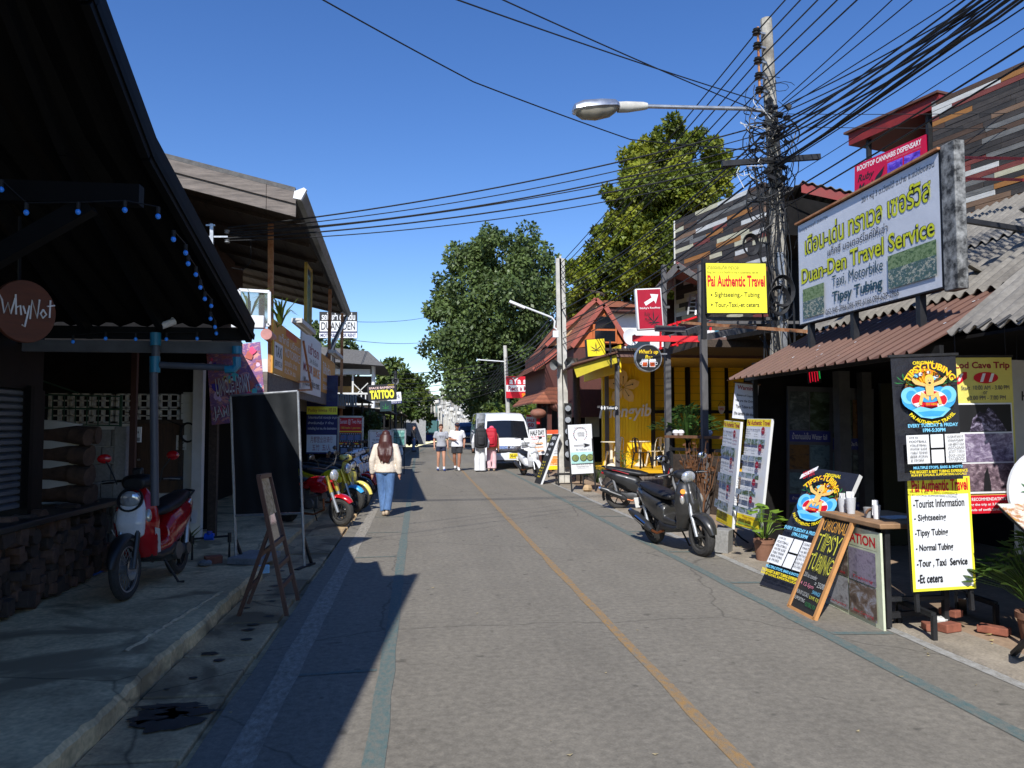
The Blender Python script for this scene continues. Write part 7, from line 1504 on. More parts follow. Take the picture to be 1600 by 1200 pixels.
def mirror(parent, y, m, h=.25, out=.12, fwd=0., z0=1.03, x0=.3):
    s_ = 1 if y > 0 else -1; tip = V((x0 - .02 + fwd, y + s_ * out, z0 + h)); o = MB().tube([(x0, y, z0), (x0 + .02, y + s_ * out * .3, z0 + h * .5), tip], .007, 6).build('mirror', BPLASTIC, parent)
    MB().ell(tip, (.022, .065, .045), 14, 8, rot=(0, 0, -.2 * s_)).build('mirror_shell', m, o); MB().ell(tip + V((-.014, 0, 0)), (.012, .056, .037), 12, 7).build('mirror_glass', CHROME, o); return o
def scooter(label, pos, head, body, accent=None, apron=None, fend=None, r=.27, tw=.1, mirror_m=BPLASTIC, head_style='round', front_wire=False, group=None, mirrors=True, lean=.06, rimm=ALLOY, rear_fold=False, nm='parked_scooter', steer=0., sc_=1.):
    t = thing(nm, label, 'scooter', pos, rot=(lean, 0, head), group=group); t.scale = (sc_,) * 3
    accent = accent or body; apron = apron or body; fend = fend or body; xf, xr = .62, -.60
    wheel(t, xf, r, tw, 16 if front_wire else 6, rim=STEEL if front_wire else rimm, wire=front_wire); wheel(t, xr, r - .005, tw * 1.08, 6, False, rimm)
    fender(t, xf, r, 10, 165, tw * .78, fend); fender(t, xr, r, 60, 200, tw * .7, BPLASTIC, 'rear_fender', .05)
    for y in (-.075, .075): MB().tube([(xf, y, r), (xf - .1, y, r + .3), (xf - .13, y * .8, r + .42)], [.024, .026, .026], 8).build('fork', STEEL if y < 0 else ALLOY, t)
    MB().tube([(.5, 0, .6), (.33, 0, 1.0)], .035, 10).build('steering_column', BPLASTIC, t)
    # front shield: leg shield swept round the column
    b = MB(); b.loft([sec(.37, 1.0, .07, .06), sec(.42, .9, .15, .07, tilt=.2), sec(.47, .76, .2, .085, tilt=.25), sec(.46, .6, .205, .09, tilt=.1), sec(.40, .45, .17, .085), sec(.30, .33, .13, .07)])
    # loft runs downward: turn each section into a horizontal one
    b.v = []; b.f = []; b.mi = []
    def hs(x, z, w, d, bow=.0, n=16): return [(x + d * math.copysign(abs(math.cos(a)) ** .8, math.cos(a)) - bow * abs(math.sin(a)) ** 2, w * math.copysign(abs(math.sin(a)) ** .8, math.sin(a)), z) for a in [2 * math.pi * i / n for i in range(n)]]
    b.loft([hs(.30, 1.0, .06, .05), hs(.36, .93, .13, .065, .04), hs(.42, .82, .19, .075, .08), hs(.45, .68, .215, .075, .1), hs(.43, .54, .2, .075, .09), hs(.36, .42, .17, .07, .06), hs(.28, .33, .15, .08, .02)])
    b.build('front_shield', body, t, remesh=.016)
    aw = 1.7 if apron is not body else 1.; b = MB(); b.loft([hs(.385, .95, .045 * aw, .05), hs(.45, .82, .075 * aw, .064), hs(.485, .68, .08 * aw, .07), hs(.475, .56, .07 * aw, .064), hs(.43, .49, .03, .05)]); b.build('front_panel', apron, t, remesh=.014)
    for y in (-.14, .14): MB().ell((.44, y, .74), (.03, .035, .07), 12, 8, rot=(0, -.3, .6 if y > 0 else -.6)).build('indicator', AMB, t)
    # handlebar cowl and headlight
    b = MB(); b.loft([sec(.16, 1.06, .06, .03), sec(.24, 1.06, .14, .055), sec(.33, 1.05, .15, .07), sec(.41, 1.03, .1, .06)]); b.build('handlebar_cowl', BPLASTIC if head_style == 'cowl' or apron is not body else body, t, remesh=.014)
    if head_style == 'cowl': MB().ell((.40, 0, 1.02), (.055, .105, .085), 18, 10, rot=(0, .35, 0)).build('headlight', HEADG, t)
    elif head_style == 'round':
        o = MB().ell((.475, 0, .88), (.05, .1, .1), 18, 10, rot=(0, .35, 0)).build('headlight', HEADG, t); MB().lathe([(.1, 0), (.115, .0), (.12, .03), (.1, .03)], 20, Matrix.Translation((.465, 0, .885)) @ Matrix.Rotation(R(70), 4, 'Y'), caps=False).build('headlight_rim', BPLASTIC, o)
    else: MB().ell((.47, 0, .8), (.045, .13, .06), 16, 9, rot=(0, .4, 0)).build('headlight', HEADG, t)
    hb = MB().tube([(.2, -.36, 1.05), (.26, -.2, 1.06), (.28, 0, 1.06), (.26, .2, 1.06), (.2, .36, 1.05)], .013, 8).build('handlebar', BPLASTIC, t)
    for y in (-1, 1): MB().cyl((.235, y * .26, 1.056), (.195, y * .38, 1.05), .019, 10).build('grip', RUBBER, hb); MB().tube([(.26, y * .22, 1.06), (.29, y * .3, 1.06), (.27, y * .38, 1.05)], .006, 6).build('brake_lever', STEEL, hb)
    if mirrors: mirror(t, .2, mirror_m); mirror(t, -.2, mirror_m)
    # floor and rear body
    b = MB(); b.loft([sec(.34, .36, .13, .06), sec(.15, .31, .15, .05), sec(-.1, .31, .15, .06), sec(-.2, .36, .15, .09)]); b.build('floorboard', BPLASTIC, t, smooth=50)
    b = MB(); b.loft([sec(-.10, .47, .13, .12), sec(-.2, .52, .165, .17), sec(-.4, .58, .18, .17), sec(-.62, .66, .165, .125), sec(-.82, .73, .11, .075), sec(-.93, .77, .05, .035)]); b.loft([sec(.3, .36, .1, .05), sec(-.15, .4, .14, .08), sec(-.4, .5, .165, .1)]); b.build('body_panel', accent, t, remesh=.016)
    b = MB(); b.loft([sec(.02, .715, .08, .035), sec(-.12, .735, .14, .055), sec(-.35, .765, .155, .06), sec(-.55, .80, .14, .055), sec(-.78, .845, .1, .035), sec(-.84, .85, .05, .02)]); b.build('seat', SEATM, t, remesh=.014)
    MB().ell((-.9, 0, .74), (.05, .075, .04), 12, 8).build('tail_light', TAILR, t); MB().tube([(-.66, -.12, .8), (-.85, -.11, .86), (-.93, 0, .87), (-.85, .11, .86), (-.66, .12, .8)], .013, 7).build('grab_rail', BPLASTIC, t)
    MB().cbox((-.95, 0, .56), (.012, .2, .15), ry=-.3).build('number_plate', DIRTYW, t); MB().bar((-.82, 0, .7), (-.95, 0, .5), .09, .02).build('plate_bracket', BPLASTIC, t)
    b = MB(); b.loft([sec(-.05, .3, .08, .07), sec(-.3, .29, .1, .1), sec(-.6, r, .06, .05, y=.06)]); b.cyl((-.28, .1, .3), (-.28, .15, .3), .09, 16); b.cyl((-.6, .07, r), (-.6, .13, r), .06, 14); b.build('engine', ENG, t, smooth=50)
    b = MB(); b.tube([(-.18, -.08, .25), (-.3, -.13, .2), (-.42, -.15, .23)], .018, 8); b.build('exhaust_pipe', COPP, t); o = MB().tube([(-.4, -.15, .23), (-.48, -.155, .27), (-.8, -.17, .4), (-.93, -.175, .44)], [.035, .06, .065, .045], 12).build('exhaust', EXH, t); MB().tube([(-.9, -.174, .43), (-.965, -.178, .455)], .04, 10).build('exhaust_tip', CHROME, o); MB().tube([(-.5, -.2, .3), (-.75, -.215, .39)], [.03, .032], 8).build('heat_shield', CHROME if rear_fold else EXH, o)
    for y in (.1, -.1): MB().tube([(-.6, y, r + .03), (-.68, y, .62)], .026, 8).build('shock', STEEL, t)
    MB().tube([(-.02, .1, .25), (-.04, .22, .02), (-.08, .26, .012)], .012, 6).build('kickstand', BPLASTIC, t)
    return t
GUNM = mat('charcoal_paint', (.03, .03, .03), .32, .2, 4, metal=.35, coat=.5, c2=(.06, .057, .052)); REDP = mat('red_gloss', S(176, 14, 26), .22, .1, 4, coat=.8); WHP = mat('white_gloss', (.72, .72, .73), .25, .05, 4, coat=.7); YLP = mat('pale_yellow_gloss', S(236, 218, 110), .25, .05, 4, coat=.7); YEP = mat('yellow_gloss', S(226, 214, 40), .3, .05, coat=.5); LBP = mat('light_blue_gloss', S(140, 176, 224), .3, .05, coat=.7); BKP = mat('black_gloss', (.012, .012, .013), .2, .2, coat=.8)
def face(a, c): d = V(c) - V(a); return math.atan2(d.y, d.x)
# red and white scooter on the platform
a, c = PG(287, 892, .12), PG(184, 944, .12); m = (a + c) / 2
red_sc = scooter('red and white scooter with round headlight parked on the left platform', V((m.x, m.y, .12)), face(a, c), REDP, REDP, WHP, BPLASTIC, r=.275, tw=.085, mirror_m=REDP, head_style='round', front_wire=True, lean=.05)
for y in (-1, 1): MB().loft([[(.43, y * .195, .62), (.38, y * .22, .6), (.2, y * .15, .36), (.28, y * .14, .36)], [(.435, y * .2, .62), (.385, y * .225, .6), (.205, y * .155, .36), (.285, y * .145, .36)]]).build('side_stripe', WHP, red_sc)
MB().cbox((.3, .0, 1.13), (.06, .1, .1)).build('phone_mount', BPLASTIC, red_sc, bevel=.02)
# two dark scooters on the right
a, c = PG(1022, 848), PG(1100, 870); m = (a + c) / 2
bs = scooter('charcoal scooter with chrome headlight facing the camera on the right kerb', m, face(a, c), GUNM, GUNM, GUNM, GUNM, r=.265, tw=.12, mirror_m=CHROME, head_style='cowl', lean=.07, rear_fold=True)
for p, q in (((.512, -.05, .9), (.535, -.02, .74)), ((.512, .05, .9), (.535, .02, .74)), ((.535, 0, .74), (.53, 0, .6))): MB().tube([p, q], .007, 6).build('chrome_trim', CHROME, bs)
for yy, zz_, m_, r_ in ((-.13, .84, ORANGEI, .035), (-.14, .77, DRED, .03), (-.12, .7, PRINTW, .032)): MB().lathe([(r_, 0), (r_ * .9, .004)], 16, Matrix.Translation((.452, yy, zz_)) @ Euler((0, R(78), R(-22))).to_matrix().to_4x4()).build('sticker', m_, bs)
a, c = PG(958, 795), V((5.25, 14.9, 0)); m = (a + c) / 2
s1 = scooter('black scooter with red edge trim parked side on behind the charcoal one', m, face(a, c), BKP, mat('dark_grey_gloss', (.022, .022, .022), .35, .2, coat=.4), BKP, BKP, r=.275, tw=.1, head_style='slit', lean=.07)
for y in (-1, 1): MB().tube([(-.35, y * .175, .74), (-.6, y * .15, .8), (-.86, y * .08, .83)], .008, 6).build('red_trim', REDP, s1); MB().tube([(.46, y * .14, .86), (.42, y * .19, .72)], .01, 6).build('red_trim', REDP, s1)
# white scooter by the van
a, c = PG(822, 741), PG(836, 748); m = (a + c) / 2
scooter('white scooter with black windscreen parked beside the white van', m, face(a, c) + .25, WHP, WHP, WHP, WHP, r=.27, tw=.12, head_style='slit', lean=.06)
# row on the left: red mini bike and a fan of scooters
def minibike(label, pos, head, tank, fendm, forkm, group=None, lean=.08):
    t = thing('parked_motorbike', label, 'motorbike', pos, rot=(lean, 0, head), group=group); r = .25; xf, xr = .58, -.6
    wheel(t, xf, r, .12, 5); wheel(t, xr, r, .125, 5, False); fender(t, xf, r, 35, 140, .085, fendm)
    for y in (-.085, .085): MB().tube([(xf, y, r), (xf - .12, y, r + .33)], .03, 9).build('fork', STEEL, t); MB().tube([(xf - .12, y, r + .33), (xf - .22, y, r + .6)], .034, 9).build('fork_tube', forkm, t)
    b = MB(); b.loft([sec(.28, .76, .07, .06), sec(.2, .74, .15, .1), sec(.0, .72, .16, .11), sec(-.15, .68, .1, .08)]); b.loft([sec(.42, .66, .03, .05, y=-.15), sec(.3, .66, .05, .1, y=-.14), sec(.05, .66, .03, .08, y=-.13)]); b.loft([sec(.42, .66, .03, .05, y=.15), sec(.3, .66, .05, .1, y=.14), sec(.05, .66, .03, .08, y=.13)]); b.build('tank', tank, t, remesh=.016)
    b = MB(); b.loft([sec(-.1, .74, .1, .04), sec(-.35, .77, .13, .05), sec(-.6, .84, .11, .04), sec(-.78, .88, .06, .03)]); b.build('seat', SEATM, t, remesh=.015)
    b = MB(); b.loft([sec(-.35, .7, .1, .05), sec(-.6, .76, .1, .05), sec(-.82, .82, .05, .03)]); b.build('tail', tank, t, smooth=60)
    MB().ell((.46, 0, .86), (.06, .09, .1), 16, 10).build('headlight', HEADG, t); hb = MB().tube([(.2, -.36, 1.02), (.26, -.15, 1.0), (.28, 0, .96), (.26, .15, 1.0), (.2, .36, 1.02)], .012, 8).build('handlebar', BPLASTIC, t)
    for y in (-1, 1): MB().cyl((.225, y * .27, 1.015), (.195, y * .38, 1.02), .019, 10).build('grip', RUBBER, hb)
    mirror(t, .2, BPLASTIC, .2, z0=1.0); mirror(t, -.2, BPLASTIC, .2, z0=1.0)
    b = MB(); b.cbox((.02, 0, .4), (.3, .2, .22)); b.cyl((.02, -.14, .38), (.02, .14, .38), .09, 16); b.tube([(.1, 0, .45), (.25, 0, .5)], .07, 12); b.cbox((-.15, 0, .52), (.25, .12, .16)); b.build('engine', ENG, t, bevel=.015); MB().tube([(.26, -.06, .46), (.3, -.1, .28), (.1, -.13, .2), (-.3, -.14, .22), (-.7, -.17, .42)], [.018, .018, .018, .03, .055], 10).build('exhaust', COPP, t)
    for y in (-.06, .06): MB().bar((-.05, y, .36), (xr, y, r), .04).build('swingarm', ALLOY, t)
    MB().tube([(-.1, .1, .3), (-.14, .24, .01)], .012, 6).build('kickstand', BPLASTIC, t); MB().cbox((-.86, 0, .62), (.012, .18, .14), ry=-.3).build('number_plate', DIRTYW, t); return t
gold = mat('gold_fork', S(206, 176, 70), .3, .15, metal=.6); HD = R(-32)
def row_at(px, py): return PG(px, py)
def by_front(px, py, head, xf=.6): p = PG(px, py); return V((p.x - xf * math.cos(head), p.y - xf * math.sin(head), .0))
gp = 'motorbikes parked in a row on the left'
minibike('red naked mini bike with gold forks, nearest of the left row', by_front(534, 822, HD, .58), HD, REDP, REDP, gold, gp)
minibike('small yellow bike with a bright blue fender, second in the left row', by_front(552, 803, HD, .58) + V((0, .25, 0)), HD, YEP, mat('blue_gloss', S(60, 160, 220), .3, coat=.5), gold, gp)
for px, py, bo, ac, fe, lab, st_ in ((566, 788, BKP, GUNM, BKP, 'dark charcoal scooter squeezed between the pale yellow and white ones', 'slit'), (576, 774, WHP, WHP, REDP, 'plain white scooter with red fender beside the light blue one', 'round'), (561, 797, YLP, YLP, YLP, 'pale yellow scooter in the middle of the left row', 'round'), (571, 779, WHP, BKP, REDP, 'white scooter with black stripe and red fender in the left row', 'slit'), (580, 770, WHP, LBP, LBP, 'white and light blue scooter in the left row', 'round'), (586, 764, BKP, BKP, BKP, 'black scooter at the far end of the left row', 'slit')):
    scooter(lab, by_front(px, py, HD + .05, .62) + V((0, .12, 0)), HD + .05, bo, ac, bo, fe, r=.27, tw=.08, head_style=st_, group=gp, front_wire=True, mirrors=bo is not BKP)
for px, py, m_, lab in ((645, 697, BKP, 'dark scooter by the far left food stall'), (650, 693, WHP, 'white scooter beyond the dark one at the far left')): scooter(lab, PG(px, py), R(-60), m_, m_, m_, m_, mirrors=False)

# ================================================================ van and cars
VANW = mat('van_white', (.74, .75, .76), .28, .04, 2, coat=.7)
def van(label, x0, x1, yf, L, H, paint, name='parked_van', cat='van', plate='30-0163', grille=True, hood=.45):
    W = (x1 - x0) / 2; cx = (x0 + x1) / 2; t = thing(name, label, cat, (cx, yf, 0)); zb = .32
    # side profile from the bumper back (y, z, half width share)
    pr = [(.0, .42, .93), (-.02, .62, .96), (.03, .82, .97), (hood * .45, 1.02, .96), (hood, 1.14, .95), (hood + .62, H - .32, .86), (hood + .95, H - .06, .80), (hood + 1.6, H, .78), (L - .25, H - .02, .78), (L - .03, H - .2, .82), (L, 1.1, .97), (L, .45, .96)]
    def half(sy, wsc): return [V((W * w * sy * wsc, y, z)) for y, z, w in pr]
    b = MB(); n = len(pr); Rr = half(1, 1); Lf = half(-1, 1); zc = [V((0, y - (.05 if i < 5 else 0), z + (.03 if 4 < i < 10 else 0))) for i, (y, z, w) in enumerate(pr)]
    b.loft([Lf, [v * .5 + w * .5 + V((0, -.012, .015)) if False else v * .45 + w * .55 for v, w in zip(Lf, zc)], zc, [v * .45 + w * .55 for v, w in zip(Rr, zc)], Rr], True); b.build('body', paint, t, smooth=40, bevel=.03)
    yw0, zw0, yw1, zw1 = hood + .06, 1.2, hood + .6, H - .36; k = V((0, -.035, .03))
    wf = lambda y, z, s_: V((W * s_ * (.95 + (.86 - .95) * (z - 1.14) / (H - 1.46)), y, z))
    b = MB(); b.grid(lambda u, v: V((W * (2 * u - 1) * (.87 - .09 * v), yw0 + (yw1 - yw0) * v - .05 * (1 - (2 * u - 1) ** 2) - .03, zw0 + (zw1 - zw0) * v + .03 * (1 - (2 * u - 1) ** 2) + .02)), 8, 4); b.build('windscreen', GLASSD, t)
    for s_ in (-1, 1):
        for y0, y1 in ((hood + .45, hood + 1.25), (hood + 1.35, L * .62), (L * .64, L - .35)):
            o = MB().loft([[V((s_ * W * .905, y0 + (.25 if y0 < 1.2 else 0) * 0, 1.28)), V((s_ * W * .905, y1, 1.28)), V((s_ * W * .835, y1, H - .42)), V((s_ * W * .835, y0 + (.42 if y0 < hood + .5 else 0), H - .42))], [V((s_ * W * .955, y0, 1.28)), V((s_ * W * .955, y1, 1.28)), V((s_ * W * .885, y1, H - .42)), V((s_ * W * .885, y0 + (.42 if y0 < hood + .5 else 0), H - .42))]]).build('side_window', GLASSD, t)
        hl = MB(); hl.grid(lambda u, v: V((s_ * W * (.52 + .42 * u), -.035 + .14 * u * u + .07 * v, .86 + .03 * u + .17 * v)), 5, 2); hl.build('headlight', HEADG, t, solid=.03)
        o = MB().tube([(s_ * W * .9, hood + .25, 1.2), (s_ * W * 1.06, hood + .15, 1.25)], .02, 6).build('mirror', BPLASTIC, t); MB().cbox((s_ * W * 1.12, hood + .15, 1.32), (.16, .1, .26)).build('mirror_shell', paint, o, bevel=.03)
        MB().cbox((s_ * W * .75, -.04, .5), (.16, .06, .1)).build('fog_lamp', BPLASTIC, t, bevel=.02)
        for y in (.75, L - .9):
            w_ = MB(); Mx = Matrix.Translation((s_ * (W * .93 - .1), y, .34)) @ Matrix.Rotation(math.pi / 2, 4, 'Y'); w_.lathe([(.2, -.1), (.33, -.1), (.345, -.05), (.345, .07), (.33, .1), (.2, .1)], 24, Mx); o = w_.build('wheel', RUBBER, t); MB().lathe([(.01, -.09), (.2, -.1), (.2, .1), (.01, .09)], 18, Mx).build('rim', STEEL, o)
    MB().grid(lambda u, v: V((W * (.98 * u - .49), -.085 + .04 * v, .8 + .1 * v)), 4, 1).build('grille', CHROME, t, solid=.025); MB().box((-W * .62, -.07, .73), (W * .62, -.03, .79)).build('grille_bar', CHROME, t, bevel=.01); MB().box((-W * .66, -.06, .63), (W * .66, -.02, .73)).build('lower_grille', BPLASTIC, t)
    MB().lathe([(.05, 0), (.05, .02)], 16, Matrix.Translation((0, -.1, .86)) @ Matrix.Rotation(math.pi / 2, 4, 'X')).build('badge', CHROME, t)
    MB().loft([[V((-W * .95, .06, .3)), V((W * .95, .06, .3)), V((W * .95, .06, .6)), V((-W * .95, .06, .6))], [V((-W * .88, -.1, .33)), V((W * .88, -.1, .33)), V((W * .88, -.1, .58)), V((-W * .88, -.1, .58))]]).build('bumper', paint, t, bevel=.03); MB().box((-W * .6, -.11, .3), (W * .6, -.08, .36)).build('air_intake', BPLASTIC, t)
    if plate:
        s = Sign('x', None, None, (W * .02, -.115, .42), (W * .5, -.115, .42), (W * .02, -.115, .62)); s.rect(YELI, 0, 0, 1, 1).text(INK, plate, .06, .18, .94, .82, bold=.03)
        for b_, part, m in s.parts.values(): o = b_.build('number_plate' if part == 'panel' else 'plate_lettering', m, t, smooth=0); o.location = (W * .02, -.115, .42)
        bpy.data.objects.remove(s.root)
    for s_ in (-.5, .5): MB().bar((s_ * W - .2, yw0 - .1, zw0 + .02), (s_ * W + .35, yw0 - .03, zw0 + .08), .02).build('wiper', BPLASTIC, t)
    return t
vx0, vx1 = PY(756, 700, 30).x, PY(833, 700, 30).x
van('white high roof van with an orange number plate facing the camera', vx0, vx1, 30, 5.2, 2.22, VANW)
van('dark blue van driving far behind the two men', PY(716, 600, 62).x, PY(716, 600, 62).x + 1.9, 62, 4.6, 1.95, mat('van_blue', S(60, 76, 104), .3, coat=.6), 'far_van', 'van', None)
van('silver grey truck cab just behind the white van', PY(743, 600, 44).x, PY(743, 600, 44).x + 1.8, 44, 4.8, 2.45, mat('truck_grey', (.3, .31, .32), .4, coat=.4), 'far_truck', 'truck', None)

# ================================================================ people
SK = mat('skin', S(206, 152, 124, .9), .55, .12, 9); SK2 = mat('skin_tan', S(176, 122, 96, .9), .55, .12, 9)
def lerp(p, q, t): return V(p) + (V(q) - V(p)) * t
def person(label, pos, rz, h=1.72, skin=SK, hair=None, long_hair=0., joints=None, top=None, top_len=.0, sleeves='short', bottom=None, legs_='shorts', wide=1., shoes=WHITE, socks=None, build=1., cap=None, hood=None, skirt=False, extra=None, top_open=1.0):
    """local frame: feet at z=0, facing -y; joints may move any of the named points (metres for a 1.72 m figure)"""
    t = thing('person', label, 'person', pos, rz); k = h / 1.72
    J = dict(pel=(0, 0, .92), waist=(0, 0, 1.06), chest=(0, -.005, 1.28), neck=(0, .0, 1.45), head=(0, -.025, 1.60), shL=(.185, .0, 1.40), shR=(-.185, 0, 1.40), elL=(.24, .03, 1.12), elR=(-.24, .03, 1.12), wrL=(.26, -.03, .87), wrR=(-.26, -.03, .87), hipL=(.09, 0, .89), hipR=(-.09, 0, .89), knL=(.1, -.02, .48), knR=(-.1, -.02, .48), anL=(.1, .02, .07), anR=(-.1, .02, .07))
    J.update(joints or {}); J = {q: V(p) * k for q, p in J.items()}; B = build * k
    b = MB()      # the body is grown as one closed skin
    b.loft([[J[q] + V((w * B * math.cos(a), d * B * math.sin(a), 0)) for a in [2 * math.pi * i / 16 for i in range(16)]] for q, w, d in (('pel', .155, .105), ('waist', .13, .095), ('chest', .165, .11))] + [[lerp(J['chest'], J['neck'], .75) + V((.12 * B * math.cos(a), .075 * B * math.sin(a), 0)) for a in [2 * math.pi * i / 16 for i in range(16)]]])
    b.tube([lerp(J['chest'], J['neck'], .6), J['neck'], J['head'] - V((0, -.015, .06)) * k], [.07 * k, .053 * k, .055 * k], 12)
    H = J['head']; b.ell(H + V((0, .012, .02)) * k, (.077 * k, .098 * k, .105 * k), 18, 12); b.ell(H + V((0, -.035, -.055)) * k, (.056 * k, .06 * k, .065 * k), 14, 9); b.tube([H + V((0, -.085, .02)) * k, H + V((0, -.112, -.022)) * k], [.008 * k, .017 * k], 8)
    for s_ in (-1, 1): b.ell(H + V((s_ * .078, .015, -.01)) * k, (.014 * k, .026 * k, .035 * k), 8, 6)
    for s_, S_ in ((1, 'L'), (-1, 'R')):
        b.tube([J['sh' + S_] - V((s_ * .05, 0, 0)) * k, J['sh' + S_], lerp(J['sh' + S_], J['el' + S_], .45), J['el' + S_], lerp(J['el' + S_], J['wr' + S_], .35), J['wr' + S_]], [.06 * B, .058 * B, .05 * B, .04 * B, .042 * B, .026 * B], 10)
        b.tube([J['pel'] + V((s_ * .06, 0, -.02)) * k, J['hip' + S_] - V((0, 0, .05)) * k, lerp(J['hip' + S_], J['kn' + S_], .5), J['kn' + S_], lerp(J['kn' + S_], J['an' + S_], .35) + V((0, .015, 0)) * k, J['an' + S_] + V((0, 0, .04)) * k, J['an' + S_]], [.09 * B, .092 * B, .075 * B, .055 * B, .058 * B, .037 * B, .04 * B], 12)
        b.tube([J['an' + S_] + V((0, .03, -.03)) * k, J['an' + S_] + V((s_ * .01, -.12, -.045)) * k], [.035 * k, .03 * k], 8)
        d = (J['wr' + S_] - J['el' + S_]).normalized(); fw = V((0, -1, 0)); fw = (fw - d * fw.dot(d)).normalized(); pal = J['wr' + S_] + d * .05 * k; side = d.cross(fw).normalized()
        b.tube([J['wr' + S_], pal, pal + d * .035 * k], [.026 * k, .034 * k, .028 * k], 9)
        for q in range(4): f0 = pal + d * .03 * k + fw * (.03 - .02 * q) * k; ln = (.07, .08, .075, .058)[q] * k; b.tube([f0, f0 + d * ln * .55, f0 + d * ln * .85 - side * s_ * .02 * k], [.0105 * k, .0095 * k, .008 * k], 6)
        b.tube([J['wr' + S_] + d * .02 * k + fw * .02 * k, pal + fw * .05 * k, pal + fw * .06 * k + d * .03 * k], [.014 * k, .011 * k, .009 * k], 6)
    b.build('body', skin, t, remesh=.0115 * k)
    for s_ in (-1, 1): MB().ell(H + V((s_ * .031, -.085, .012)) * k, (.013 * k, .006 * k, .008 * k), 8, 6).build('eye', INK, t)
    MB().ell(H + V((0, -.092, -.062)) * k, (.024 * k, .008 * k, .006 * k), 8, 6).build('mouth', mat('lips', S(150, 80, 76), .5) if 'lips' not in bpy.data.materials else bpy.data.materials['lips'], t)
    if hair:
        b = MB(); b.ell(H + V((0, .03, .045)) * k, (.088 * k, .1 * k, .095 * k), 16, 10); b.ell(H + V((0, -.06, .085)) * k, (.065 * k, .05 * k, .035 * k), 12, 8)
        if long_hair:
            for i in range(22):
                a = -1.45 + 2.9 * i / 21; q = V((.085 * math.sin(a), .03 + .07 * math.cos(a), .03)) * k; b.tube([H + q, H + q * 1.25 - V((0, -.03, .14)) * k, H + V((q.x * 1.4 + rnd.uniform(-.02, .02), .15 * k, -long_hair * .45 * k)), H + V((q.x * 1.2 + rnd.uniform(-.03, .03), .185 * k + rnd.uniform(-.015, .015), -long_hair * .75 * k)), H + V((q.x * .9 + rnd.uniform(-.03, .03), .18 * k + rnd.uniform(-.015, .015), -long_hair * rnd.uniform(.85, 1.1) * k))], [.03 * k, .032 * k, .03 * k, .022 * k, .008 * k], 7)
        b.build('hair', hair, t, remesh=.009)
    if cap: b = MB(); b.ell(H + V((0, .015, .06)) * k, (.094 * k, .11 * k, .085 * k), 16, 10); b.loft([[H + V((x, -.08, .055)) * k for x in (-.075, .075)] + [H + V((x, -.08, .07)) * k for x in (.075, -.075)], [H + V((x, -.17, .03)) * k for x in (-.055, .055)] + [H + V((x, -.17, .04)) * k for x in (.055, -.055)]]); b.build('cap', cap, t, remesh=.012)
    if hood: b = MB(); b.ell(H + V((0, .025, .02)) * k, (.115 * k, .125 * k, .135 * k), 16, 10); b.tube([H + V((0, .04, -.02)) * k, J['neck'] + V((0, .03, 0)), J['chest'] + V((0, .02, .02))], [.105 * k, .11 * k, .19 * k], 14); b.build('headscarf', hood, t, remesh=.014)
    if top:
        b = MB(); e = 1.13; ring = lambda c, w, d: [c + V((w * B * e * math.cos(a), d * B * e * math.sin(a), 0)) for a in [2 * math.pi * i / 18 for i in range(18)]]
        hem = J['pel'] - V((0, 0, top_len)) * k
        b.loft([ring(hem, .17 * top_open, .125 * top_open), ring(J['pel'] + V((0, 0, .03)), .168 * top_open, .122 * top_open), ring(J['waist'], .15 * top_open, .112 * top_open), ring(J['chest'], .18, .12), ring(lerp(J['chest'], J['neck'], .55), .165, .095), ring(lerp(J['chest'], J['neck'], .9), .075, .065)])
        for s_, S_ in ((1, 'L'), (-1, 'R')):
            sh, el, wr = J['sh' + S_], J['el' + S_], J['wr' + S_]
            if sleeves == 'long': b.tube([sh - V((s_ * .06, 0, 0)) * k, sh, lerp(sh, el, .5), el, lerp(el, wr, .5), lerp(el, wr, 1.02)], [.075 * B, .077 * B, .073 * B, .066 * B, .06 * B, .05 * B], 12)
            else: b.tube([sh - V((s_ * .06, 0, 0)) * k, sh, lerp(sh, el, .45), lerp(sh, el, .72)], [.07 * B, .075 * B, .076 * B, .078 * B], 12)
        b.build('jacket' if sleeves == 'long' else 'shirt', top, t, remesh=.0125 * k)
    if bottom:
        b = MB(); ring = lambda c, w, d: [c + V((w * B * math.cos(a), d * B * math.sin(a), 0)) for a in [2 * math.pi * i / 18 for i in range(18)]]
        b.loft([ring(J['waist'] - V((0, 0, .03)), .145, .11), ring(J['pel'], .175, .128), ring(J['pel'] - V((0, 0, .07)) * k, .17, .125)])
        for s_, S_ in ((1, 'L'), (-1, 'R')):
            hp, kn, an = J['hip' + S_], J['kn' + S_], J['an' + S_]
            if legs_ == 'shorts': b.tube([J['pel'] + V((s_ * .07, 0, 0)) * k, hp - V((0, 0, .06)) * k, lerp(hp, kn, .62 if legs_ == 'shorts' else .4)], [.1 * B, .108 * B, .105 * B * wide], 14)
            elif legs_ == 'brief': b.tube([J['pel'] + V((s_ * .07, 0, 0)) * k, hp - V((0, 0, .06)) * k, lerp(hp, kn, .42)], [.1 * B, .106 * B, .1 * B], 14)
            else: b.tube([J['pel'] + V((s_ * .07, 0, 0)) * k, hp - V((0, 0, .06)) * k, lerp(hp, kn, .5), kn, lerp(kn, an, .5), an + V((0, 0, .03 if wide < 1.4 else -.03)) * k], [.1 * B, .108 * B, .092 * B, .074 * B * wide, .068 * B * wide, .066 * B * wide * 1.1], 14)
        b.build('trousers' if legs_ == 'long' else 'shorts', bottom, t, remesh=.0125 * k)
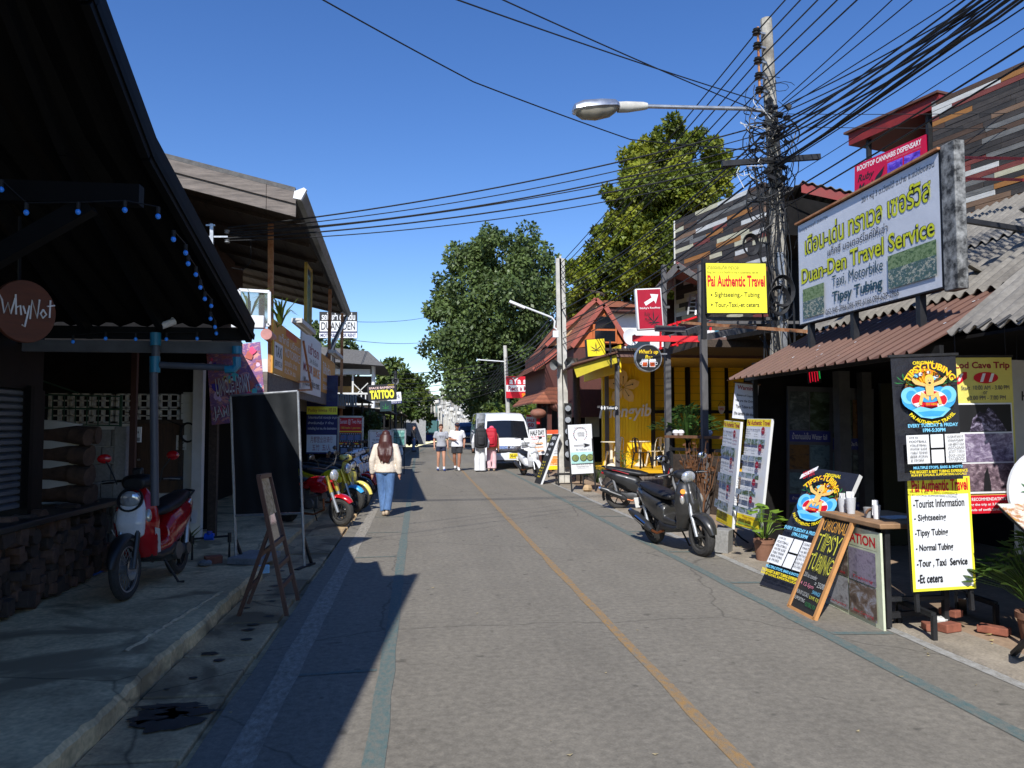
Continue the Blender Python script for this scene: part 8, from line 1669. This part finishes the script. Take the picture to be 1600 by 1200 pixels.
    for s_, S_ in ((1, 'L'), (-1, 'R')):
        an = J['an' + S_]; b = MB(); b.ell(an + V((s_ * .01, -.06, -.025)) * k, (.046 * k, .125 * k, .042 * k), 12, 8); b.ell(an + V((0, .03, -.01)) * k, (.042 * k, .05 * k, .055 * k), 10, 8); b.build('shoe', shoes, t, remesh=.011)
        if socks: MB().tube([an + V((0, 0, -.01)) * k, an + V((0, .005, .1)) * k], [.045 * k, .044 * k], 12).build('sock', socks, t)
    return t, J, k
CREAM = mat('cream_fleece', S(232, 218, 200, .9), .9, .1, 9, bump=.9); JEAN = mat('blue_denim', S(84, 116, 160, .9), .85, .25, 12, bump=.2, stretch=(3, 3, 1)); AUB = mat('auburn_hair', S(70, 36, 32), .45, .4, 10, stretch=(12, 12, 1)); BRH = mat('brown_hair', S(84, 56, 36), .5, .35, 14); GTEE = mat('grey_tee', S(172, 174, 180, .9), .9, .1, 8, bump=.15); WTEE = mat('white_tee', (.74, .74, .76), .9, .06, 8, bump=.15); NVY = mat('navy_cloth', S(34, 40, 62), .85, .2, 8); CHA = mat('charcoal_cloth', S(46, 46, 50), .85, .2, 8); WPANT = mat('white_cotton', (.72, .72, .72), .9, .08, 6, bump=.2); PINKS = mat('pink_scarf', S(222, 90, 120), .8, .15, 9); PINKP = mat('pink_striped_cotton', S(206, 130, 140), .85, .3, 3, stretch=(16, 16, 1), c2=S(238, 220, 220)); FLOW = photomat('flower_print', [S(196, 80, 90), S(236, 190, 170), S(220, 150, 70), S(200, 60, 80)], 16)
SLIP = mat('tan_slipper', S(176, 156, 132), .8, .2)
person('woman with long auburn hair in a cream jacket and blue jeans walking away', PG(602, 806), math.pi - .12, 1.6, hair=AUB, long_hair=.5, top=CREAM, top_len=.04, sleeves='long', top_open=1.1, bottom=JEAN, legs_='long', wide=1.1, shoes=SLIP, build=1.03,
       joints=dict(elL=(.27, .04, 1.12), wrL=(.275, -.02, .86), elR=(-.27, .04, 1.12), wrR=(-.275, -.02, .86), knL=(.075, -.03, .48), anL=(.02, .02, .07), knR=(-.09, .03, .48), anR=(-.05, .1, .09)))
t, J, k = person('young man in a grey t-shirt and short navy shorts walking towards the camera', PG(689, 736), .06, 1.76, hair=BRH, top=GTEE, top_len=.03, bottom=NVY, legs_='brief', shoes=mat('blue_shoe', S(40, 70, 140), .7), socks=WTEE, build=.95,
       joints=dict(head=(-.01, -.04, 1.59), elR=(-.25, .03, 1.13), wrR=(-.25, -.06, .88), elL=(.24, .07, 1.13), wrL=(.25, .03, .9), knR=(-.1, .0, .48), anR=(-.1, .1, .08), knL=(.1, -.07, .48), anL=(.11, -.04, .07)))
tx = Sign('x', None, None, V((-.09, -.148, 1.22)), V((.09, -.148, 1.22)), V((-.09, -.148, 1.32))); tx.text(INK, 'BROOKLYN', 0, .5, 1, .95).text(INK, 'N  Y', .2, .0, .8, .38)
for b_, part, m in tx.parts.values(): o = b_.build('shirt_lettering', m, t, smooth=0); o.location = (-.09, -.152, 1.24)
bpy.data.objects.remove(tx.root)
person('man in a white t-shirt, dark cap and black shorts walking with a bent arm', PG(714, 736) , .02, 1.8, skin=SK2, hair=BRH, cap=NVY, top=WTEE, top_len=.05, bottom=CHA, legs_='shorts', shoes=WHITE, socks=WTEE, build=1.08, top_open=1.05,
       joints=dict(elR=(-.27, .03, 1.14), wrR=(-.1, -.2, 1.12), elL=(.27, .06, 1.12), wrL=(.25, -.06, .92), knR=(-.09, .05, .5), anR=(-.05, .2, .14), knL=(.08, -.05, .48), anL=(.06, -.03, .07)))
def backpack(label, person_t, J, k, m, trim, h=.62, name='backpack'):
    rz = person_t.rotation_euler.z; t = thing(name, label, 'backpack', person_t.location, rz); c = J['chest'] + V((0, .2, .02)) * k
    b = MB(); b.loft([[c + V((w * math.copysign(abs(math.cos(a)) ** .7, math.cos(a)), d * math.copysign(abs(math.sin(a)) ** .7, math.sin(a)) + oy, z)) for a in [2 * math.pi * i / 16 for i in range(16)]] for w, d, oy, z in ((.12, .06, .0, -h * .56), (.23, .12, .0, -h * .5), (.25, .14, .01, -h * .15), (.25, .14, .0, h * .15), (.2, .12, -.01, h * .34), (.21, .13, -.01, h * .38), (.18, .1, -.01, h * .5), (.06, .05, 0, h * .56))]); b.build('bag', m, t, remesh=.014)
    b = MB(); b.loft([[c + V((w * math.cos(a), .12 + d * math.sin(a), z)) for a in [2 * math.pi * i / 12 for i in range(12)]] for w, d, z in ((.1, .03, -h * .4), (.14, .07, -h * .36), (.14, .07, h * .0), (.1, .03, h * .06))]); b.build('front_pocket', m, t, remesh=.014)
    for s_ in (-1, 1): MB().tube([c + V((s_ * .1, -.1, h * .3)), c + V((s_ * .12, -.24, h * .32)), c + V((s_ * .14, -.35, .05)), c + V((s_ * .16, -.2, -h * .35)), c + V((s_ * .14, -.08, -h * .4))], .022, 8).build('shoulder_strap', trim, t); MB().tube([c + V((s_ * .16, .14, h * .35)), c + V((s_ * .17, .17, 0)), c + V((s_ * .16, .12, -h * .45))], .009, 6).build('strap', trim, t)
    return t
t, J, k = person('backpacker in white top and wide white trousers seen from behind', PG(750, 737), math.pi + .06, 1.66, hair=INK, long_hair=.1, top=WTEE, top_len=.06, sleeves='long', bottom=WPANT, legs_='long', wide=1.75, shoes=CHA, joints=dict(elL=(.27, .03, 1.14), wrL=(.26, -.06, .9), elR=(-.3, .05, 1.14), wrR=(-.3, -.02, .92)))
backpack('large black hiking backpack worn by the figure in white', t, J, k, mat('pack_black', (.016, .016, .018), .75, .3, 9), CHA, .68)
t, J, k = person('backpacker in pink headscarf and striped pink trousers seen from behind', PG(768, 736), math.pi - .2, 1.66, hood=PINKS, top=FLOW, top_len=.1, sleeves='long', bottom=PINKP, legs_='long', wide=1.3, shoes=SLIP, joints=dict(elL=(.26, .03, 1.14), wrL=(.25, -.1, .98)))
backpack('large red hiking backpack worn by the figure in the pink headscarf', t, J, k, mat('pack_red', S(180, 22, 44), .7, .2, 9), mat('pack_red_dark', S(120, 14, 30), .7), .66)
person('man in a dark striped jacket standing at the far left kerb', PG(646, 706), 1.2, 1.7, hair=INK, top=CHA, sleeves='long', bottom=JEAN, legs_='long', shoes=CHA)
person('person in black seated low by the far left stall', PG(668, 690), .4, 1.5, hair=INK, top=BPLASTIC, bottom=CHA, shoes=WHITE, joints=dict(pel=(0, 0, .5), waist=(0, -.02, .64), chest=(0, -.06, .86), neck=(0, -.08, 1.03), head=(0, -.1, 1.18), shL=(.185, -.07, .98), shR=(-.185, -.07, .98), elL=(.24, -.14, .74), elR=(-.24, -.14, .74), wrL=(.12, -.36, .66), wrR=(-.12, -.36, .66), hipL=(.09, -.05, .48), hipR=(-.09, -.05, .48), knL=(.12, -.45, .48), knR=(-.12, -.45, .48), anL=(.12, -.45, .07), anR=(-.12, -.45, .07)))
tag(MB().lathe([(.2, 0), (.22, .02), (.2, .44), (.001, .46)], 14).build('stool', WOODB, None), 'low round stool under the seated person at the far stall', 'stool').location = PG(668, 690) + V((0, .05, 0))
